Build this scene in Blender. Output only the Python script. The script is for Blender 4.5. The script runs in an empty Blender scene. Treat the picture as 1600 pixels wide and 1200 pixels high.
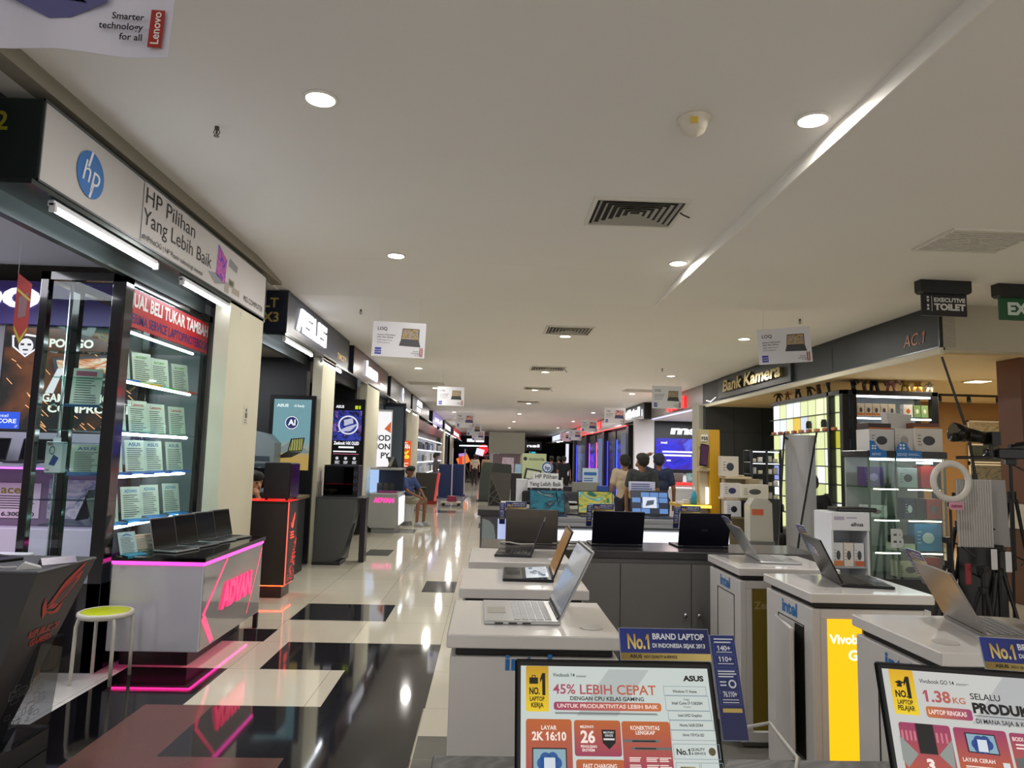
import bpy, math, random
from mathutils import Vector, Matrix
random.seed(7)
R = math.radians
SC = bpy.context.scene
COL = SC.collection

# ------------------------------------------------------------------ camera
cd = bpy.data.cameras.new('camera'); cam = bpy.data.objects.new('camera', cd); COL.objects.link(cam)
cd.sensor_fit = 'HORIZONTAL'; cd.sensor_width = 36.0; cd.lens = 36.0 * 1090.0 / 1600.0
cd.clip_start = 0.02; cd.clip_end = 200
yv = Vector((764 - 800, -(714 - 600), 1090.0)).normalized()        # corridor axis in (right, up, forward)
zv = Vector((math.sin(.026), math.cos(.026), 0)); zv.z = -(zv.x * yv.x + zv.y * yv.y) / yv.z; zv.normalize()
xv = yv.cross(zv)
if xv.x < 0: xv = -xv
right = Vector((xv.x, yv.x, zv.x)); up = Vector((xv.y, yv.y, zv.y)); fwd = Vector((xv.z, yv.z, zv.z))
mw = Matrix((right, up, -fwd)).transposed().to_4x4(); mw.translation = Vector((0, 0, 1.6))
cam.matrix_world = mw
SC.camera = cam

# ------------------------------------------------------------------ world, exposure, lights
w = bpy.data.worlds.new('mall_air'); SC.world = w; w.use_nodes = True
bg = w.node_tree.nodes['Background']; bg.inputs[0].default_value = (1.0, .965, .92, 1); bg.inputs[1].default_value = .95
SC.view_settings.view_transform = 'Standard'; SC.view_settings.look = 'None'
SC.view_settings.gamma = 1; SC.view_settings.use_curve_mapping = False
SC.view_settings.exposure = 0.16
SC.cycles.max_bounces = 8; SC.cycles.transparent_max_bounces = 24; SC.cycles.caustics_reflective = False
SC.cycles.sample_clamp_indirect = 6.0

def disk_lamp(x, y, z, power, color=(1, .95, .86), size=.16):
    d = bpy.data.lights.new('downlight_beam', 'AREA'); d.shape = 'DISK'; d.size = size; d.energy = power; d.color = color
    o = bpy.data.objects.new('downlight_beam', d); o.location = (x, y, z); COL.objects.link(o)
    return o

# ------------------------------------------------------------------ materials
def lin(h):
    h = h.lstrip('#'); c = [int(h[i:i + 2], 16) / 255 for i in (0, 2, 4)]
    return tuple((v / 12.92 if v <= .04045 else ((v + .055) / 1.055) ** 2.4) for v in c) + (1,)
MATS = {}
def M(h, r=.5, me=0., var=0., sc=8., coat=0.):
    """painted, plastic or metal surface; var adds a faint procedural mottling"""
    k = ('m', h, r, me, var, sc, coat)
    if k in MATS: return MATS[k]
    m = bpy.data.materials.new('surface_' + h.strip('#')); m.use_nodes = True; nt = m.node_tree; b = nt.nodes['Principled BSDF']
    b.inputs['Base Color'].default_value = lin(h); b.inputs['Roughness'].default_value = r; b.inputs['Metallic'].default_value = me
    if coat: b.inputs['Coat Weight'].default_value = coat; b.inputs['Coat Roughness'].default_value = .04
    if var:
        tc = nt.nodes.new('ShaderNodeTexCoord'); nz = nt.nodes.new('ShaderNodeTexNoise'); nz.inputs['Scale'].default_value = sc; nz.inputs['Detail'].default_value = 4
        mx = nt.nodes.new('ShaderNodeMix'); mx.data_type = 'RGBA'
        c = lin(h); mx.inputs[6].default_value = tuple(v * (1 - var) for v in c[:3]) + (1,); mx.inputs[7].default_value = tuple(min(1, v * (1 + var)) for v in c[:3]) + (1,)
        nt.links.new(tc.outputs['Object'], nz.inputs['Vector']); nt.links.new(nz.outputs[0], mx.inputs[0]); nt.links.new(mx.outputs[2], b.inputs['Base Color'])
    MATS[k] = m; return m
def L(h, s=1.):
    """something that gives off light: lamp, backlit print, screen"""
    k = ('e', h, s)
    if k in MATS: return MATS[k]
    m = bpy.data.materials.new('lit_' + h.strip('#')); m.use_nodes = True; b = m.node_tree.nodes['Principled BSDF']
    b.inputs['Base Color'].default_value = (.02, .02, .02, 1); b.inputs['Roughness'].default_value = .25
    b.inputs['Emission Color'].default_value = lin(h); b.inputs['Emission Strength'].default_value = s
    MATS[k] = m; return m
def G2(h1, h2, axis=0, s=0., r=.4, ang=0., lo=0., hi=1.):
    """two-colour printed blend along the part's own box (s > 0: backlit)"""
    k = ('g', h1, h2, axis, s, r, ang, lo, hi)
    if k in MATS: return MATS[k]
    m = bpy.data.materials.new('blend_' + h1.strip('#') + h2.strip('#')); m.use_nodes = True; nt = m.node_tree; b = nt.nodes['Principled BSDF']
    tc = nt.nodes.new('ShaderNodeTexCoord'); sp = nt.nodes.new('ShaderNodeSeparateXYZ'); rp = nt.nodes.new('ShaderNodeValToRGB')
    rp.color_ramp.elements[0].color = lin(h1); rp.color_ramp.elements[1].color = lin(h2); rp.color_ramp.elements[0].position = lo; rp.color_ramp.elements[1].position = hi
    nt.links.new(tc.outputs['Generated'], sp.inputs[0]); nt.links.new(sp.outputs[axis], rp.inputs[0])
    if s: nt.links.new(rp.outputs[0], b.inputs['Emission Color']); b.inputs['Emission Strength'].default_value = s; b.inputs['Base Color'].default_value = (.02, .02, .02, 1)
    else: nt.links.new(rp.outputs[0], b.inputs['Base Color'])
    b.inputs['Roughness'].default_value = r
    MATS[k] = m; return m
def ART(cols, scale=3., dist=4., s=0., r=.4, kind='wave', rot=(0, 0, 0)):
    """swirling printed or on-screen artwork, also painted screen reflections"""
    k = ('a', tuple(cols), scale, dist, s, r, kind, rot)
    if k in MATS: return MATS[k]
    m = bpy.data.materials.new('artwork'); m.use_nodes = True; nt = m.node_tree; b = nt.nodes['Principled BSDF']
    tc = nt.nodes.new('ShaderNodeTexCoord'); mp = nt.nodes.new('ShaderNodeMapping'); mp.inputs['Rotation'].default_value = rot
    if kind == 'wave':
        t = nt.nodes.new('ShaderNodeTexWave'); t.inputs['Distortion'].default_value = dist; t.inputs['Detail'].default_value = 3
    else:
        t = nt.nodes.new('ShaderNodeTexNoise'); t.inputs['Distortion'].default_value = dist; t.inputs['Detail'].default_value = 4
    t.inputs['Scale'].default_value = scale
    rp = nt.nodes.new('ShaderNodeValToRGB'); e = rp.color_ramp.elements; n = len(cols)
    while len(e) < n: e.new(.5)
    a, z = (0, 1) if kind == 'wave' else (.25, .75)
    for i, c in enumerate(cols): e[i].position = a + (z - a) * i / (n - 1); e[i].color = lin(c)
    nt.links.new(tc.outputs['Generated'], mp.inputs[0]); nt.links.new(mp.outputs[0], t.inputs['Vector']); nt.links.new(t.outputs[0], rp.inputs[0])
    if s: nt.links.new(rp.outputs[0], b.inputs['Emission Color']); b.inputs['Emission Strength'].default_value = s; b.inputs['Base Color'].default_value = (.02, .02, .02, 1)
    else: nt.links.new(rp.outputs[0], b.inputs['Base Color'])
    b.inputs['Roughness'].default_value = r
    MATS[k] = m; return m
def GL(tint='#f2fbf8', refl=.1):
    k = ('gl', tint, refl)
    if k in MATS: return MATS[k]
    m = bpy.data.materials.new('clear_glass'); m.use_nodes = True; nt = m.node_tree; nt.nodes.clear()
    o = nt.nodes.new('ShaderNodeOutputMaterial'); t = nt.nodes.new('ShaderNodeBsdfTransparent'); g = nt.nodes.new('ShaderNodeBsdfGlossy'); mx = nt.nodes.new('ShaderNodeMixShader'); lw = nt.nodes.new('ShaderNodeLayerWeight')
    pw = nt.nodes.new('ShaderNodeMath'); pw.operation = 'POWER'; pw.inputs[1].default_value = 5; ml = nt.nodes.new('ShaderNodeMath'); ml.operation = 'MULTIPLY_ADD'; ml.inputs[1].default_value = .5; ml.inputs[2].default_value = refl * .22
    t.inputs[0].default_value = lin(tint); g.inputs['Roughness'].default_value = .02
    nt.links.new(lw.outputs['Facing'], pw.inputs[0]); nt.links.new(pw.outputs[0], ml.inputs[0])
    nt.links.new(ml.outputs[0], mx.inputs[0]); nt.links.new(t.outputs[0], mx.inputs[1]); nt.links.new(g.outputs[0], mx.inputs[2]); nt.links.new(mx.outputs[0], o.inputs[0])
    MATS[k] = m; return m

# ------------------------------------------------------------------ mesh builder
TXT = {}
PLAIN = {}
def plain_text(s, bold):
    if (s, bold) not in PLAIN:
        c = bpy.data.curves.new('t', 'FONT'); c.body = s; c.resolution_u = 1; c.offset = bold
        o = bpy.data.objects.new('t', c); me = bpy.data.meshes.new_from_object(o); PLAIN[s, bold] = [tuple(v.co) for v in me.vertices]
        bpy.data.objects.remove(o); bpy.data.meshes.remove(me); bpy.data.curves.remove(c)
    return PLAIN[s, bold]
def ONE_W(bold):
    v = plain_text('1', bold); return max(p[0] for p in v) - min(p[0] for p in v)
def text_mesh(s, bold):
    k = (s, bold)
    if k not in TXT:
        c = bpy.data.curves.new('t', 'FONT'); c.body = s; c.resolution_u = 3; c.offset = bold; c.space_line = 1.0
        o = bpy.data.objects.new('t', c); me = bpy.data.meshes.new_from_object(o)
        vs, fs = [tuple(v.co) for v in me.vertices], [tuple(p.vertices) for p in me.polygons]
        bpy.data.objects.remove(o); bpy.data.meshes.remove(me); bpy.data.curves.remove(c)
        if '1' in s and len(s) > 0:                                 # the built-in figure one is a bare stroke: give it its flag
            for i, ch in enumerate(s):
                if ch != '1': continue
                xr = max(v[0] for v in (vs if i == len(s) - 1 else plain_text(s[:i + 1], bold))); xl = xr - ONE_W(bold); n = len(vs)
                vs = vs + [(xl + .01, .69 + bold, 0), (xl - .13, .53, 0), (xl - .13, .43 - bold, 0), (xl + .01, .54, 0)]; fs = fs + [(n, n + 1, n + 2, n + 3)]
        TXT[k] = (vs, fs)
    return TXT[k]
class MB:
    def __init__(s): s.v = []; s.f = []; s.sm = False
    def add(s, vs, fs, T=None):
        n = len(s.v)
        s.v += [tuple(T @ Vector(v)) if T else tuple(v) for v in vs]; s.f += [tuple(i + n for i in f) for f in fs]; return s
    def box(s, x0, x1, y0, y1, z0, z1, T=None):
        vs = [(x, y, z) for z in (z0, z1) for y in (y0, y1) for x in (x0, x1)]
        return s.add(vs, [(0, 2, 3, 1), (4, 5, 7, 6), (0, 1, 5, 4), (2, 6, 7, 3), (0, 4, 6, 2), (1, 3, 7, 5)], T)
    def rbox(s, x0, x1, y0, y1, z0, z1, r=.005, T=None):
        vs = []; idx = {}
        X, Y, Z = (x0, x1), (y0, y1), (z0, z1)
        for i in (0, 1):
            for j in (0, 1):
                for k in (0, 1):
                    sx, sy, sz = (1, -1)[i], (1, -1)[j], (1, -1)[k]
                    for a in range(3):
                        p = [X[i], Y[j], Z[k]]
                        for b, sg in ((0, sx), (1, sy), (2, sz)):
                            if b != a: p[b] += sg * r
                        idx[i, j, k, a] = len(vs); vs.append(tuple(p))
        fs = []
        for a in range(3):
            b, c = (a + 1) % 3, (a + 2) % 3
            for t in (0, 1):
                q = []
                for (u, v) in ((0, 0), (1, 0), (1, 1), (0, 1)):
                    k3 = [0, 0, 0]; k3[a] = t; k3[b] = u; k3[c] = v; q.append(idx[k3[0], k3[1], k3[2], a])
                fs.append(tuple(q if t else q[::-1]))
            for u in (0, 1):
                for v in (0, 1):
                    k0 = [0, 0, 0]; k0[b] = u; k0[c] = v; k1 = list(k0); k1[a] = 1
                    q = [idx[k0[0], k0[1], k0[2], b], idx[k1[0], k1[1], k1[2], b], idx[k1[0], k1[1], k1[2], c], idx[k0[0], k0[1], k0[2], c]]
                    fs.append(tuple(q if u != v else q[::-1]))
        for i in (0, 1):
            for j in (0, 1):
                for k in (0, 1):
                    q = [idx[i, j, k, a] for a in range(3)]; fs.append(tuple(q if (i + j + k) % 2 else q[::-1]))
        return s.add(vs, fs, T)
    def quad(s, a, b, c, d): return s.add([a, b, c, d], [(0, 1, 2, 3)])
    def cyl(s, p0, p1, r0, r1=None, n=12, caps=True):
        r1 = r0 if r1 is None else r1; p0 = Vector(p0); p1 = Vector(p1); d = (p1 - p0).normalized()
        a = d.orthogonal().normalized(); b = d.cross(a); vs = []
        for p, r in ((p0, r0), (p1, r1)):
            for i in range(n):
                t = 2 * math.pi * i / n; vs.append(p + (a * math.cos(t) + b * math.sin(t)) * r)
        fs = [(i, (i + 1) % n, n + (i + 1) % n, n + i) for i in range(n)]
        if caps: fs += [tuple(range(n - 1, -1, -1)), tuple(range(n, 2 * n))]
        return s.add(vs, fs)
    def tube(s, pts, r, n=8):
        pts = [Vector(p) for p in pts]; vs = []; a = None
        for i, p in enumerate(pts):
            d = (pts[min(i + 1, len(pts) - 1)] - pts[max(i - 1, 0)]).normalized()
            a = d.orthogonal().normalized() if a is None else (a - d * a.dot(d)).normalized()
            b = d.cross(a)
            rr = r[i] if isinstance(r, (list, tuple)) else r
            for k in range(n):
                t = 2 * math.pi * k / n; vs.append(p + (a * math.cos(t) + b * math.sin(t)) * rr)
        fs = [(i * n + k, i * n + (k + 1) % n, (i + 1) * n + (k + 1) % n, (i + 1) * n + k) for i in range(len(pts) - 1) for k in range(n)]
        fs += [tuple(range(n - 1, -1, -1)), tuple(range(len(vs) - n, len(vs)))]
        return s.add(vs, fs)
    def lathe(s, prof, n=24, c=(0, 0, 0), T=None):
        vs = []; fs = []
        for (r, z) in prof:
            for i in range(n):
                t = 2 * math.pi * i / n; vs.append((c[0] + r * math.cos(t), c[1] + r * math.sin(t), c[2] + z))
        for j in range(len(prof) - 1):
            for i in range(n): fs.append((j * n + i, j * n + (i + 1) % n, (j + 1) * n + (i + 1) % n, (j + 1) * n + i))
        fs.append(tuple(range(n - 1, -1, -1))); fs.append(tuple(range((len(prof) - 1) * n, len(prof) * n)))
        return s.add(vs, fs, T)
    def ball(s, c, rx, ry=None, rz=None, n=14, m=9):
        ry = ry or rx; rz = rz or rx; vs = []; fs = []
        for j in range(1, m):
            t = math.pi * j / m
            for i in range(n):
                a = 2 * math.pi * i / n; vs.append((c[0] + rx * math.sin(t) * math.cos(a), c[1] + ry * math.sin(t) * math.sin(a), c[2] - rz * math.cos(t)))
        for j in range(m - 2):
            for i in range(n): fs.append((j * n + i, j * n + (i + 1) % n, (j + 1) * n + (i + 1) % n, (j + 1) * n + i))
        vs += [(c[0], c[1], c[2] - rz), (c[0], c[1], c[2] + rz)]; k = len(vs)
        for i in range(n): fs.append((k - 2, (i + 1) % n, i)); fs.append((k - 1, (m - 2) * n + i, (m - 2) * n + (i + 1) % n))
        return s.add(vs, fs)
    def prism(s, pts, y0, y1, T=None):
        """outline pts (x,z), anticlockwise seen from -y, extruded from y0 to y1"""
        n = len(pts); vs = [(x, y0, z) for x, z in pts] + [(x, y1, z) for x, z in pts]
        fs = [tuple(range(n)), tuple(range(2 * n - 1, n - 1, -1))] + [(i, n + i, n + (i + 1) % n, (i + 1) % n) for i in range(n)]
        return s.add(vs, fs, T)
    def plate(s, x0, x1, z0, z1, y, r=0., t=0.):
        """flat printed patch on the plane y facing -y, corners rounded by r"""
        if r <= 0: p = [(x0, z0), (x1, z0), (x1, z1), (x0, z1)]
        else:
            p = []
            for cx, cz, a in ((x1 - r, z0 + r, -90), (x1 - r, z1 - r, 0), (x0 + r, z1 - r, 90), (x0 + r, z0 + r, 180)):
                for k in range(5): q = R(a + 22.5 * k); p.append((cx + r * math.cos(q), cz + r * math.sin(q)))
        if t: return s.prism(p, y, y + t)
        return s.add([(x, y, z) for x, z in p], [tuple(range(len(p)))])
    def poly(s, pts, y): return s.add([(x, y, z) for x, z in pts], [tuple(range(len(pts)))])
    def disc(s, x, z, r, y, n=28, rz=None):
        return s.poly([(x + r * math.cos(2 * math.pi * i / n), z + (rz or r) * math.sin(2 * math.pi * i / n)) for i in range(n)], y)
    def ring(s, x, z, r0, r1, y, n=32, k=1., a0=0, a1=360):
        vs = []; fs = []; full = a1 - a0 >= 360; cnt = n if full else n + 1
        for i in range(cnt):
            a = R(a0 + (a1 - a0) * i / n); vs += [(x + r0 * math.cos(a), y, z + r0 * k * math.sin(a)), (x + r1 * math.cos(a), y, z + r1 * k * math.sin(a))]
        for i in range(n if full else n):
            j = (i + 1) % cnt; fs.append((2 * i, 2 * i + 1, 2 * j + 1, 2 * j))
        return s.add(vs, fs)
    def text(s, t, x, z, h, y, al='l', width=None, bold=.0, depth=0., shear=0.):
        """writing on the plane y facing -y: h = capital height, baseline at z"""
        vs, fs = text_mesh(t, bold)
        if not vs: return s
        k = h / .69; x0 = min(v[0] for v in vs); x1 = max(v[0] for v in vs); kx = width / (x1 - x0) if width else k
        W = (x1 - x0) * kx; ox = x - (0 if al == 'l' else W / 2 if al == 'c' else W)
        P = [(ox + (v[0] - x0) * kx + shear * v[1] * k, y, z + v[1] * k) for v in vs]
        if depth:
            n = len(P); P2 = [(a, y - depth, c) for a, b, c in P]; ed = {}
            for f in fs:
                for i in range(len(f)):
                    e = (f[i], f[(i + 1) % len(f)])
                    if (e[1], e[0]) in ed: del ed[e[1], e[0]]
                    else: ed[e] = 1
            return s.add(P2 + P, list(fs) + [(a, n + a, n + b, b) for a, b in ed])
        return s.add(P, fs)
    def lines(s, x0, x1, z1, z0, n, th, y, jag=.3, rnd=random):
        """n thin rows of unreadably small print"""
        for i in range(n):
            z = z1 + (z0 - z1) * (i / max(1, n - 1)); w = (x1 - x0) * (1 - jag * rnd.random()); s.plate(x0, x0 + w, z - th / 2, z + th / 2, y)
        return s
    def build(s, name, mat, parent=None, smooth=False, loc=None, rot=None, label=None):
        me = bpy.data.meshes.new(name); me.from_pydata(s.v, [], s.f); me.materials.append(mat)
        if smooth: me.shade_smooth()
        o = bpy.data.objects.new(name, me); COL.objects.link(o)
        if parent: o.parent = parent
        if loc: o.location = loc
        if rot: o.rotation_euler = rot
        if label: o['label'] = label
        return o

def T(name, label, cat, loc=(0, 0, 0), rz=0., group=None, rx=0., ry=0.):
    """an Empty at the base of a thing; its parts are built facing local -y"""
    o = bpy.data.objects.new(name, None); COL.objects.link(o); o.empty_display_size = .05
    o.location = loc; o.rotation_euler = (R(rx), R(ry), R(rz)); o['label'] = label; o['category'] = cat
    if group: o['group'] = group
    return o
def tag(o, label, cat, group=None):
    o['label'] = label; o['category'] = cat
    if group: o['group'] = group
    return o
def struct(o): o['kind'] = 'structure'; return o
def kids(o): return [c for c in bpy.data.objects if c.parent == o]
def dup(root, loc, rz=None, label=None, group=None):
    r = root.copy(); COL.objects.link(r); r.location = loc
    if rz is not None: r.rotation_euler = (root.rotation_euler[0], root.rotation_euler[1], R(rz))
    if label: r['label'] = label
    if group: r['group'] = group
    for ch in list(root.children):
        c = ch.copy(); COL.objects.link(c); c.parent = r
        for g in list(ch.children):
            d = g.copy(); COL.objects.link(d); d.parent = c
    return r
def rb(*a, r=.004): return MB().rbox(*a, r=r)
def bx(*a): return MB().box(*a)
ORD = ['first', 'second', 'third', 'fourth', 'fifth', 'sixth', 'seventh', 'eighth', 'ninth', 'tenth', 'eleventh', 'twelfth']

WHITE = M('#e8e6e2', .25); BLACK = M('#0b0b0d', .35); DARK = M('#1a1b1e', .4); STEEL = M('#b8bcc0', .25, 1.); ALU = M('#a9abad', .35, .9)
INK = M('#111113', .6); PAPER = M('#e9e9e6', .5)
# ------------------------------------------------------------------ setting: floor, ceiling, walls
def tile_mat(h, r, var=.06, mortar='#8f8a7c'):
    m = bpy.data.materials.new('floor_tile_' + h.strip('#')); m.use_nodes = True; nt = m.node_tree; b = nt.nodes['Principled BSDF']
    tc = nt.nodes.new('ShaderNodeTexCoord'); mp = nt.nodes.new('ShaderNodeMapping'); br = nt.nodes.new('ShaderNodeTexBrick'); nz = nt.nodes.new('ShaderNodeTexNoise')
    mp.inputs['Location'].default_value = (1.88, .655, 0); br.offset = 0; br.squash = 1
    br.inputs['Scale'].default_value = 1; br.inputs['Brick Width'].default_value = .757; br.inputs['Row Height'].default_value = .757; br.inputs['Mortar Size'].default_value = .0022
    c = lin(h); br.inputs['Color1'].default_value = c; br.inputs['Color2'].default_value = tuple(v * (1 - var) for v in c[:3]) + (1,); br.inputs['Mortar'].default_value = lin(mortar)
    nz.inputs['Scale'].default_value = 3; nz.inputs['Detail'].default_value = 5
    mr = nt.nodes.new('ShaderNodeMapRange'); mr.inputs['To Min'].default_value = r * .7; mr.inputs['To Max'].default_value = r * 1.4
    for a, z in ((tc.outputs['Object'], mp.inputs[0]), (mp.outputs[0], br.inputs[0]), (br.outputs[0], b.inputs['Base Color']), (tc.outputs['Object'], nz.inputs['Vector']), (nz.outputs[0], mr.inputs[0]), (mr.outputs[0], b.inputs['Roughness'])): nt.links.new(a, z)
    b.inputs['Specular IOR Level'].default_value = .6
    return m
def granite():
    m = bpy.data.materials.new('granite_tile'); m.use_nodes = True; nt = m.node_tree; b = nt.nodes['Principled BSDF']
    tc = nt.nodes.new('ShaderNodeTexCoord'); nz = nt.nodes.new('ShaderNodeTexNoise'); rp = nt.nodes.new('ShaderNodeValToRGB'); nz.inputs['Scale'].default_value = 260; nz.inputs['Detail'].default_value = 3
    rp.color_ramp.elements[0].color = lin('#33201e'); rp.color_ramp.elements[1].color = lin('#8a5f56'); rp.color_ramp.elements[0].position = .35; rp.color_ramp.elements[1].position = .7
    for a, z in ((tc.outputs['Object'], nz.inputs['Vector']), (nz.outputs[0], rp.inputs[0]), (rp.outputs[0], b.inputs['Base Color'])): nt.links.new(a, z)
    b.inputs['Roughness'].default_value = .16
    return m
FM = [tile_mat('#d8d2bf', .06), tile_mat('#26262a', .05, .1, '#101012'), tile_mat('#0e0d10', .05, .1, '#050506'), granite(), tile_mat('#e4e2dd', .09), tile_mat('#6f6e68', .08)]
RECT = [(-2.6, -.365, 3.0, 3.885, 3), (-1.03, -.37, -3, 3.885, 1), (-2.6, -2.11, -3, 3.885, 2), (-2.6, -2.11, 3.885, 4.64, 2), (-2.11, -1.69, 3.885, 4.64, 3), (-1.69, -.37, 3.885, 4.64, 1),
        (-2.6, -1.88, 4.64, 5.40, 2), (-1.02, -.36, 4.64, 5.40, 1), (-1.65, -.36, 5.40, 6.155, 1), (-2.32, -1.86, 6.155, 6.58, 1), (-1.87, -.95, 6.95, 7.70, 1), (-.75, -.36, 8.44, 9.17, 1),
        (-1.95, -1.55, 11.32, 12.06, 1), (-1.95, -1.5, 14.6, 15.4, 5), (-1.5, -.9, 20, 21, 5), (-.2, .6, 16, 17.2, 5), (-.36, 1.2, 0, 4.2, 5), (1.2, 3, 2, 5, 5)]
xs = sorted({-6.5, 13., -2.6, 5.3} | {v for r in RECT for v in r[:2]}); ys = sorted({-3., 70.} | {v for r in RECT for v in r[2:4]})
fv = [(x, y, 0) for y in ys for x in xs]; ff = []; fi = []
for j in range(len(ys) - 1):
    for i in range(len(xs) - 1):
        cx, cy = (xs[i] + xs[i + 1]) / 2, (ys[j] + ys[j + 1]) / 2; k = 4 if cx < -2.6 else 0
        for r in RECT:
            if r[0] < cx < r[1] and r[2] < cy < r[3]: k = r[4]
        n = len(xs); ff.append((j * n + i, j * n + i + 1, (j + 1) * n + i + 1, (j + 1) * n + i)); fi.append(k)
me = bpy.data.meshes.new('floor'); me.from_pydata(fv, [], ff)
for m in FM: me.materials.append(m)
me.polygons.foreach_set('material_index', fi)
fl = bpy.data.objects.new('floor', me); COL.objects.link(fl); struct(fl)

CEIL = M('#e7e4e0', .8, 0, .02, 1.2)
cb = MB(); cb.box(-2.62, 2.05, -3, 7.3, 3.65, 3.72); cb.add([(-2.62, 7.3, 3.65), (2.05, 7.3, 3.65), (2.05, 8.6, 3.55), (-2.62, 8.6, 3.55)], [(0, 1, 2, 3)]); cb.box(2.05, 13, -3, 8.6, 3.55, 3.72); cb.box(-2.62, 13, 8.6, 70, 3.55, 3.72); cb.box(-6.5, -2.62, -3, 70, 3.55, 3.72)
struct(cb.build('ceiling', CEIL))
struct(MB().prism([(-3, 3.545), (8.6, 3.545), (8.6, 3.55), (7.3, 3.65), (-3, 3.65)], -2.05, -2.035, Matrix.Rotation(R(90), 4, 'Z')).build('trim_1', M('#efece6', .6)))
DK = M('#23262b', .35, .3); NAVY = M('#1c2133', .4)
CREAM = M('#d6d3bd', .6, 0, .05, 3)
# partition walls between the shops beside the aisle, each ending in a pier at the shop front
PIERS = [(6.62, 7.58), (10.35, 11.2), (14.15, 15.7), (18.6, 19.4), (22.3, 24.6), (38, 39.5), (47, 49)]
for i, (a, b) in enumerate(PIERS):
    p = MB(); p.box(-2.64, -2.5, a, b, 0, 3.06); p.box(-2.66, -2.47, a + .05, b - .03, 0, .1)
    struct(p.build('wall_pier_%d' % (i + 1), CREAM))
    q = bx(-6.4, -2.79, a + .25, a + .45, 0, 3.06); struct(q.build('wall_partition_%d' % (i + 1), M(['#8a8890', '#26282c', '#1d1f23', '#9aa0a6', '#c9ccd0', '#7a7f86', '#6a6f78', '#555a62'][i], .5)))
struct(bx(-6.4, -6.3, -3, 70, 0, 3.55).build('wall_left', M('#8d8a8c', .6)))
struct(bx(-6.3, -2.8, -3, 6.85, 3.36, 3.4).build('ceiling_shop_laptops', M('#c9c9cf', .7)))
struct(bx(-6.3, -2.8, 7.1, 70, 3.02, 3.06).build('ceiling_shops', M('#8b8378', .7)))
# rails of the rolled-up shutters along the shop fronts
for i, (a, b) in enumerate(zip([-2] + [p[1] for p in PIERS], [p[0] for p in PIERS])):
    struct(bx(-2.8, -2.74, a, b, 2.88, 3.02).build('trim_%d' % (i + 2), M('#3c4643', .35, .6)))
# far end
struct(bx(-6.4, 13, 66, 66.3, 0, 3.55).build('wall_back', M('#22252d', .6)))

def downlight(x, y, z, label, power=34, warm=(1, .96, .9)):
    t = T('downlight', label, 'downlight', (x, y, z), group='recessed downlights of the mall ceiling')
    MB().lathe([(.1, -.001), (.1, -.008), (.085, -.012), (.082, -.006)], 28).build('rim', M('#efece6', .4), t, True)
    MB().lathe([(.083, -.004), (.08, -.011), (.05, -.0155), (.001, -.017)], 24).build('diffuser', L('#fff6e8', 14.), t, True)
    disk_lamp(x, y, z - .03, power, warm)
rows = {'in the row along the laptop shop signs': [(-1.04, 3.9), (-1.02, 7.08), (-1.64, 11.0), (-1.64, 15.64), (-1.61, 20.17), (-1.6, 25), (-1.6, 31), (-1.6, 40)],
        'in the row down the middle of the ceiling': [(1.16, 10.96), (1.22, 15.66), (1.26, 19.9), (1.36, 24.9), (1.3, 31), (1.3, 38), (1.3, 46)],
        'in the row along the camera shop fascia': [(1.87, 3.91), (1.9, 7.0), (3.95, 10.7), (4.1, 15.7), (4.13, 20.2), (4.3, 29), (4.3, 36), (4.3, 44)]}
for nm, ps in rows.items():
    for i, (x, y) in enumerate(ps):
        up_ = y < 8.1 and x < 2.05
        downlight(x, y, 3.65 if up_ else 3.55, 'round white downlight, %s from here %s' % (ORD[i], nm), 27 if y < 26 else 55)

def diffuser(x, y, z, sx, sy, label, louvre=False, ribbon=True):
    t = T('air_vent', label, 'air vent', (x, y, z), group='air vents in the ceiling')
    f = MB(); WV = M('#d8d4ca', .5)
    for a, b, c, d in ((-sx, sx, -sy, -sy + .03), (-sx, sx, sy - .03, sy), (-sx, -sx + .03, -sy + .03, sy - .03), (sx - .03, sx, -sy + .03, sy - .03)): f.box(a, b, c, d, -.02, 0)
    f.build('frame', WV, t)
    bx(-sx + .03, sx - .03, -sy + .03, sy - .03, -.004, -.001).build('duct', M('#1a1a1c', .8), t)
    g = MB()
    if louvre:
        n = 12
        for i in range(n):
            yy = -sy + .05 + (2 * sy - .1) * i / (n - 1); g.box(-sx + .03, sx - .03, yy - .009, yy + .009, -.018, -.008)
    else:
        for i in range(1, 7):
            k = 1 - i * .14; a, b = sx * k, sy * k
            if a < .02: break
            for q in (((-a, -b), (a, -b)), ((a, -b), (a, b)), ((a, b), (-a, b)), ((-a, b), (-a, -b))):
                (x0, y0), (x1, y1) = q; e = .022; k2 = lambda v, s: v - e * (1 if v > 0 else -1)
                g.add([(x0, y0, -.018), (x1, y1, -.018), (x1 - math.copysign(e, x1), y1 - math.copysign(e, y1), -.006), (x0 - math.copysign(e, x0), y0 - math.copysign(e, y0), -.006)], [(0, 1, 2, 3), (3, 2, 1, 0)])
    g.build('louvre', WV, t)
    if ribbon: MB().tube([(sx - .02, -sy * .2, -.015), (sx - .01, -sy * .35, -.05), (sx + .02, -sy * .6, -.1)], .006, 6).build('streamer', INK, t)
    return t
diffuser(1.15, 5.57, 3.65, .38, .32, 'square air diffuser with a dark streamer, nearest on the ceiling')
diffuser(1.155, 10.43, 3.55, .36, .33, 'square air diffuser behind the nearest diffuser, beside a downlight', False, False)
diffuser(1.22, 15.0, 3.55, .38, .33, 'third square air diffuser along the middle of the ceiling')
diffuser(1.3, 19.4, 3.55, .38, .33, 'fourth square air diffuser along the middle of the ceiling')
diffuser(1.3, 24.2, 3.55, .38, .33, 'fifth small looking square air diffuser along the middle ceiling')
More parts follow.
